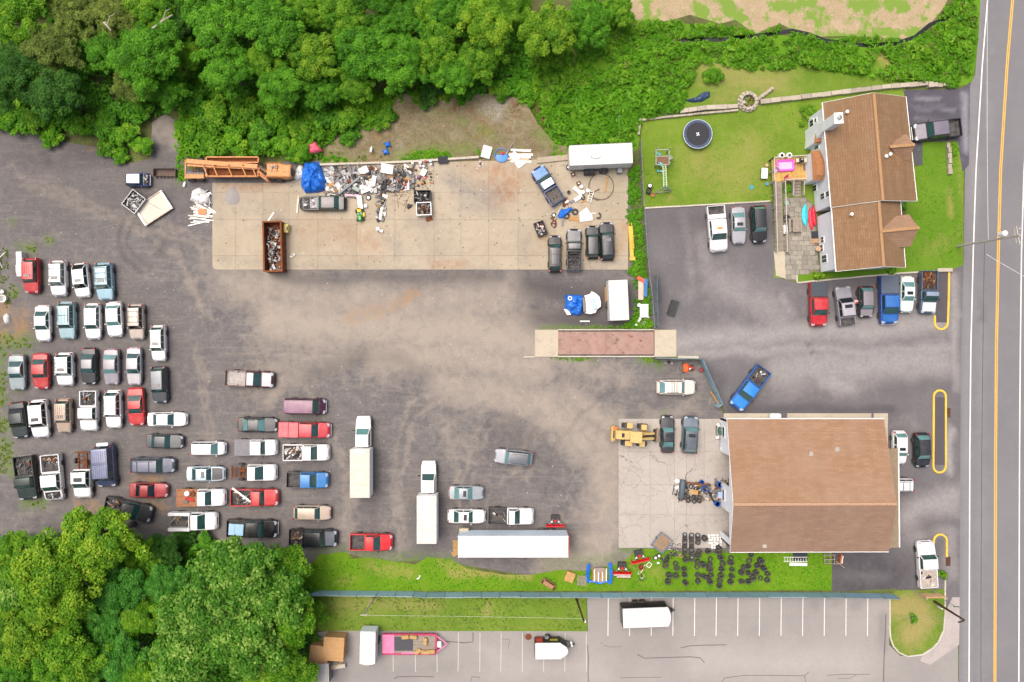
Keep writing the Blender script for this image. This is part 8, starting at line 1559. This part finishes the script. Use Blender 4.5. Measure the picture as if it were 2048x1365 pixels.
for a_,b_ in (((1327,374),(1310,386)),((1333,374),(1342,383)),((1310,386),(1342,383))): lbar(sw,'end_brace',SWP(*a_,2.1 if a_[1] < 380 else .1),SWP(*b_,.1),.1,PLAYG)
MB().prism([SWP(1327,375,0)[:2],SWP(1333,375,0)[:2],SWP(1338,383,0)[:2],SWP(1322,384,0)[:2]],.9,1.0).build('end_panel',simple('5d7a58',.8),sw)
CY = simple('4fb0b4',.5,var=.1)
MB().bbox(SWP(1322,329,1.6),(.5,.35,.1),.03,rz=-.8).build('slide_top',CY,sw); MB().bbox(SWP(1318,308,1.6),(.5,.25,.1),.03,rz=-.5).build('teal_panel',CY,sw); MB().bbox(SWP(1341,316,1.0),(.5,.5,.3),.05,rz=.6).build('side_box',PLAYG,sw)
one('toy_scooter','teal toy swing lying beside the ladder beam','toy',1321,343,0,[CY,PLATE],lambda q: (q.bbox((-.3,0,.15),(.35,.35,.2),.06),setattr(q,'m',1),q.bbox((.2,0,.1),(.6,.14,.1),.03))); one('wheelbarrow','black cart with white wheel at the lawn corner','cart',1298,378,80,[BLACKP,PLATE,RUSTM],lambda q: (q.bbox((-.3,0,.35),(.7,.6,.35),.08),q.cyl((.4,-.1,.3),(.4,.1,.3),.32,14),q.lathe([(.34,.6),(.34,.72),(.2,.74),(.01,.7)],16,(.35,0,0)),setattr(q,'m',1),q.lathe([(.22,.74),(.22,.77),(.08,.78),(.01,.78)],14,(.35,0,0)),setattr(q,'m',0),q.lathe([(.08,.78),(.08,.8),(.01,.8)],10,(.35,0,0))),0,.4); one('brown_pot','brown round pot below the black cart','pot',1305,391,0,simple('9a6a48',.8,var=.2),lambda q: q.lathe([(.18,0),(.26,.25),(.29,.26),(.29,.3),(.24,.3),(.2,.12),(.01,.12)],16))
one('blue_disc','teal lid lying on the lawn','lid',1503,375,0,simple('3a8a98',.5,var=.1),lambda q: q.lathe([(.3,0),(.3,.06),(.24,.09),(.01,.07)],18)); one('garden_table','white garden table left of the deck','table',1529,347,-2,[PLATE,GALV],lambda q: (q.bbox((0,0,.72),(.8,1.35,.06),.02),setattr(q,'m',1),[q.cyl((sx * .33,sy * .6,0),(sx * .33,sy * .6,.7),.03,6) for sx in (-1,1) for sy in (-1,1)]),0,.7); one('clay_pot','clay pot beside the white garden table','pot',1532,332,0,simple('b89a80',.8,var=.15),lambda q: q.lathe([(.13,0),(.2,.25),(.22,.3),(.17,.3),(.01,.24)],14)); one('teal_pot','small teal pot at the corner of the deck','pot',1533,369,0,simple('4a90a0',.5),lambda q: q.lathe([(.14,0),(.2,.22),(.22,.25),(.17,.25),(.01,.18)],14))
for k,px in enumerate((1563,1578)): one('planter_barrel',('left','right')[k] + ' white barrel behind the deck railing','barrel',px,312,0,[PLATE,BLACKP],lambda q: (q.lathe([(.32,0),(.4,.4),(.38,.85),(.3,.9),(.2,.9)],18),setattr(q,'m',1),q.lathe([(.2,.9),(.01,.88)],14)),0,.7)
one('kiddie_pool','pink inflatable pool on the deck','wading pool',1571,331.5,3,[mat('pool_pink',hx('e060c0'),rough=.35,var=.08),mat('pool_inside',hx('eaa8dc'),rough=.4,var=.06)],lambda q: (q.tube([(1.0,.5,.15),(.9,.62,.15),(-.9,.62,.15),(-1.0,.5,.15),(-1.0,-.5,.15),(-.9,-.62,.15),(.9,-.62,.15),(1.0,-.5,.15)],.16,8,True),setattr(q,'m',1),q.box((0,0,.06),(1.9,1.15,.06))),1.01,1.1,None,50)
gr = thing('gas_grill','black gas grill at the back of the deck','grill',loc=U(1601,322,1.6) + (1.01,),rz=R(2)); MB().bbox((0,0,.6),(.6,.5,.7),.04).build('cabinet',GRAYM,gr); MB().bbox((0,0,1.02),(.62,.48,.2),.09).build('lid',BLACKP,gr); MB().box((0,.06,1.13),(.25,.2,.02)).build('lid_window',STEEL,gr)
for sg in (-1,1): MB().box((sg * .5,0,.88),(.36,.45,.04)).build('side_shelf',simple('c8b89a',.7),gr)
one('deck_chair','pink chair on the deck','chair',1573.5,357,25,simple('c04868',.6),lambda q: (q.bbox((0,0,.4),(.5,.5,.06),.02),q.bbox((0,.26,.65),(.5,.06,.5),.02,rx=-.2),[q.cyl((sx * .2,sy * .2,0),(sx * .2,sy * .2,.4),.025,6) for sx in (-1,1) for sy in (-1,1)]),1.01,1.3); one('deck_chair','lilac chair at the left of the deck','chair',1550,342,-40,simple('b49ab8',.6),lambda q: (q.bbox((0,0,.4),(.55,.55,.06),.02),q.bbox((0,.28,.65),(.55,.06,.5),.02,rx=-.2),[q.cyl((sx * .2,sy * .2,0),(sx * .2,sy * .2,.4),.025,6) for sx in (-1,1) for sy in (-1,1)]),1.01,1.3); one('door_mat','dark mat at the deck door','mat',1611,335,2,simple('6a6258',.95),lambda q: (q.box((0,0,.02),(.6,.8,.03)),q.box((0,0,.04),(.45,.65,.01))),1.01,1.0)
def kayak(label,px,py,rz,L,w,m):
    P = []
    for t in np.linspace(-1,1,15):
        ww = w / 2 * (1 - abs(t) ** 2.2) ** .8 + .005; P.append([(t * L / 2,u * ww,.12 + .2 * (1 - u * u) * (1 - .3 * abs(t)) + .08 * t * t) for u in (-1,-.6,-.25,0,.25,.6,1)] + [(t * L / 2,u * ww * .8,.02 + .1 * t * t) for u in (.8,0,-.8)] + [(t * L / 2,-ww,.12 + .08 * t * t)])
    o = MB().patch(P).build('kayak',m,None,50,loc=U(px,py,.3) + (.05,),rz=R(rz)); tag(o,label,'kayak','kayaks on the patio')
    MB().tube([(.1 + .42 * math.cos(a),.2 * math.sin(a),.33) for a in np.linspace(0,6.283,15)[:-1]],.025,5,True).build('cockpit_rim',m,o); return o
kayak('cyan kayak lying on the patio',1610.5,430.5,91,2.9,.82,mat('kayak_cyan',hx('20b4c4'),rough=.35,var=.06)); kayak('left red kayak lying by the house wall',1622.5,438,96,2.9,.7,mat('kayak_red',hx('d0223c'),rough=.35,var=.06)); kayak('right red kayak against the house wall',1629,432,96,2.7,.6,mat('kayak_red2',hx('b81a30'),rough=.35,var=.06))
pt = thing('picnic_table','weathered grey picnic table on the patio','picnic table',1588,452,R(92))
for i in range(5): MB().box((0,-.36 + .18 * i,.74),(1.8,.16,.05)).build('top_plank',WOODG,pt)
for sg in (-1,1): MB().box((0,sg * .72,.45),(1.8,.26,.05)).build('bench',WOODG,pt); lbar(pt,'leg_frame',(sg * .7,-.75,.38),(sg * .7,.75,.38),.08,WOODG); MB().box((sg * .7,.35,.37),(.08,.08,.74),rx=-.3).build('leg',WOODG,pt); MB().box((sg * .7,-.35,.37),(.08,.08,.74),rx=.3).build('leg',WOODG,pt)
one('cooler','white cooler table beside the picnic table','cooler',1571.5,459,4,[PLATE,GRAYM],lambda q: (q.bbox((0,0,.45),(.5,1.15,.5),.06),setattr(q,'m',1),[q.cyl((sx * .2,sy * .5,0),(sx * .2,sy * .5,.3),.03,6) for sx in (-1,1) for sy in (-1,1)]),0,.6); one('fire_bowl','round dark fire bowl beside the picnic table','fire bowl',1573,437,0,BLACKP,lambda q: (q.lathe([(.2,0),(.42,.3),(.46,.32),(.4,.28),(.18,.1),(.01,.1)],18)),0,.2); one('flower_pot','pale green pot by the ramp rail','pot',1571.5,407,0,simple('8aa8a0',.6,var=.1),lambda q: q.lathe([(.18,0),(.26,.28),(.29,.3),(.22,.3),(.01,.22)],14)); one('bench_plank','tan bench plank along the ramp','bench',1576,491,90,WOODG,lambda q: (q.box((0,0,.42),(2.3,.3,.06)),q.box((-.9,0,.2),(.08,.26,.4)),q.box((.9,0,.2),(.08,.26,.4)))); one('stone_urn','tan round urn at the house wall','urn',1634,499,0,simple('c0a080',.8,var=.15),lambda q: q.lathe([(.2,0),(.32,.25),(.36,.5),(.28,.6),(.3,.64),(.01,.6)],16)); one('door_slab','dark mat at the back door of the house','mat',1629,470,4,simple('33343a',.9),lambda q: (q.box((0,0,.05),(.9,.9,.06)),q.box((0,0,.09),(.7,.7,.02)))); one('step_slab','tan step slab at the house wall','step',1630,483,4,simple('a8866a',.9,var=.1),lambda q: (q.bbox((0,0,.09),(.9,.6,.16),.02),q.bbox((.1,0,.2),(.6,.5,.1),.02)))
# ---- loose things at the left edge and in the weeds
one('white_locker','tall white metal cabinet lying beside the red suv','cabinet',38.5,529,92,[WPL,simple('b8bac0',.6)],lambda q: (q.bbox((0,-.15,.5),(3.2,.75,1.0),.05),setattr(q,'m',1),q.bbox((-.1,.4,.25),(2.6,.3,.4),.04),q.bbox((-.5,.65,.2),(1.0,.25,.3),.04)),0,.7); tarp('white bag lying at the left edge of the yard',0,0,[(8,640),(10,630),(15,626),(21,634),(20,645),(13,650)],.4,WPL,31,nm='white_bag'); one('greenhouse_frame','white torn frame in the weeds at the left edge','frame',6,520,80,[PLATE,simple('8aa08a',.6)],lambda q: (scrap(q,.01,.01,0,0,0),q.tube([(-1.2,.3,.3),(0,.5,.9),(1.2,.2,.5)],.06,5),q.tube([(-1.0,-.3,.3),(0,-.1,1.0),(1.0,-.4,.4)],.06,5),setattr(q,'m',1),q.bbox((-.8,.6,.3),(1.6,.7,.5),.05))); one('white_tub','white tub in the weeds at the left edge','tub',11,598,10,PLATE,lambda q: (q.lathe([(.35,0),(.45,.6),(.5,.62),(.42,.62),(.33,.1),(.01,.1)],16),q.tube([(-.45,0,.6),(-.2,.5,1.0),(.45,0,.6)],.03,5))); one('white_chair','white plastic chair behind the white tub','chair',8,584,30,PLATE,lambda q: (q.bbox((0,0,.42),(.5,.5,.06),.02),q.bbox((0,.26,.7),(.5,.06,.55),.02,rx=-.25),[q.cyl((sx * .2,sy * .2,0),(sx * .22,sy * .22,.42),.03,6) for sx in (-1,1) for sy in (-1,1)],q.tube([(-.27,.2,.65),(-.27,-.2,.62),(-.25,-.24,.4)],.025,5),q.tube([(.27,.2,.65),(.27,-.2,.62),(.25,-.24,.4)],.025,5)))
one('grey_slide','grey sheet standing in the weeds behind the travel trailer','sheet',1241,246,-70,GRAYM,lambda q: (q.box((0,0,.6),(1.6,.35,.06),ry=.4),q.box((0,.18,.64),(1.6,.03,.08),ry=.4),q.box((0,-.18,.64),(1.6,.03,.08),ry=.4))); one('red_mower','red push mower in the weeds behind the travel trailer','mower',1244,266,-60,[RED,BLACKP],lambda q: (q.bbox((0,0,.2),(.6,.5,.2),.08),q.cyl((0,0,.3),(0,0,.45),.14,10),setattr(q,'m',1),[q.cyl((sx * .25,sy * .28,.1),(sx * .25,sy * .32,.1),.1,10) for sx in (-1,1) for sy in (-1,1)],q.tube([(-.25,.2,.3),(-.8,.2,.8),(-.8,-.2,.8),(-.25,-.2,.3)],.02,5))); one('white_bottle','white bottle on the bare bank','bottle',743,300,80,PLATE,lambda q: (q.at((0,0,.15),ry=R(90)),q.lathe([(.01,-.4),(.15,-.38),(.15,.15),(.05,.32),(.05,.42),(.01,.42)],12)),.45,.4,None,45); one('green_bike','rusty bicycle in the weeds beside the travel trailer','bicycle',1129,278,75,[simple('3a6a5a',.6),BLACKP],lambda q: (q.tube([(-.5,0,.3),(0,.1,.7),(.5,0,.3)],.03,5),q.tube([(-.5,0,.3),(.1,0,.3),(0,.1,.7)],.03,5),setattr(q,'m',1),[q.tube([(dx + .3 * math.cos(a),.02,.3 + .3 * math.sin(a)) for a in np.linspace(0,6.28,15)[:-1]],.025,4,True) for dx in (-.5,.5)]))
one('flat_wheels','rusty rims and a red sheet on the rusty flat deck','scrap load',378,993,0,JUNK,lambda q: (setattr(q,'m',4),q.lathe([(.32,0),(.32,.18),(.15,.2),(.01,.15)],16,(-.25,.35,0)),setattr(q,'m',1),q.lathe([(.36,0),(.36,.18),(.2,.2),(.01,.12)],16,(.45,.3,0)),setattr(q,'m',7),q.box((.1,-.35,.1),(1.1,.5,.06),rz=-.3),setattr(q,'m',5),q.box((-.4,-.7,.1),(.7,.35,.1),rz=-.1)),1.06,1.1)
# light litter: small stones and scraps over the yard
q = MB(); rs = random.Random(5)
for i in range(900):
    px,py = rs.uniform(0,1250),rs.uniform(300,1115)
    if 425 < px < 1256 and 320 < py < 540: continue
    if py > 1060 and px < 660: continue
    x,y = U(px,py); s = rs.choice((.05,.06,.08,.1,.14)); q.m = rs.choice((0,0,0,1,2)); q.box((x,y,.02),(s,s * .7,.05),rz=rs.uniform(0,3),taper=.6)
tag(q.build('litter',[simple('bab4ac',.9),simple('4a4644',.9),simple('8a6a4c',.9)]),'pale stones and small scraps scattered over the yard','litter',kind='stuff')
q = MB()
for i in range(420):
    px,py = rs.uniform(430,1250),rs.uniform(330,538); x,y = U(px,py); s = rs.choice((.05,.07,.1,.14,.2)); q.m = rs.choice((0,1,1,2)); q.box((x,y,.085),(s,s * .5,.04),rz=rs.uniform(0,3),taper=.6)
tag(q.build('litter',[simple('d0ccc4',.9),simple('4a443e',.9),simple('7a5a3c',.9)]),'small scraps and stains of metal scattered over the concrete pad','litter',kind='stuff')
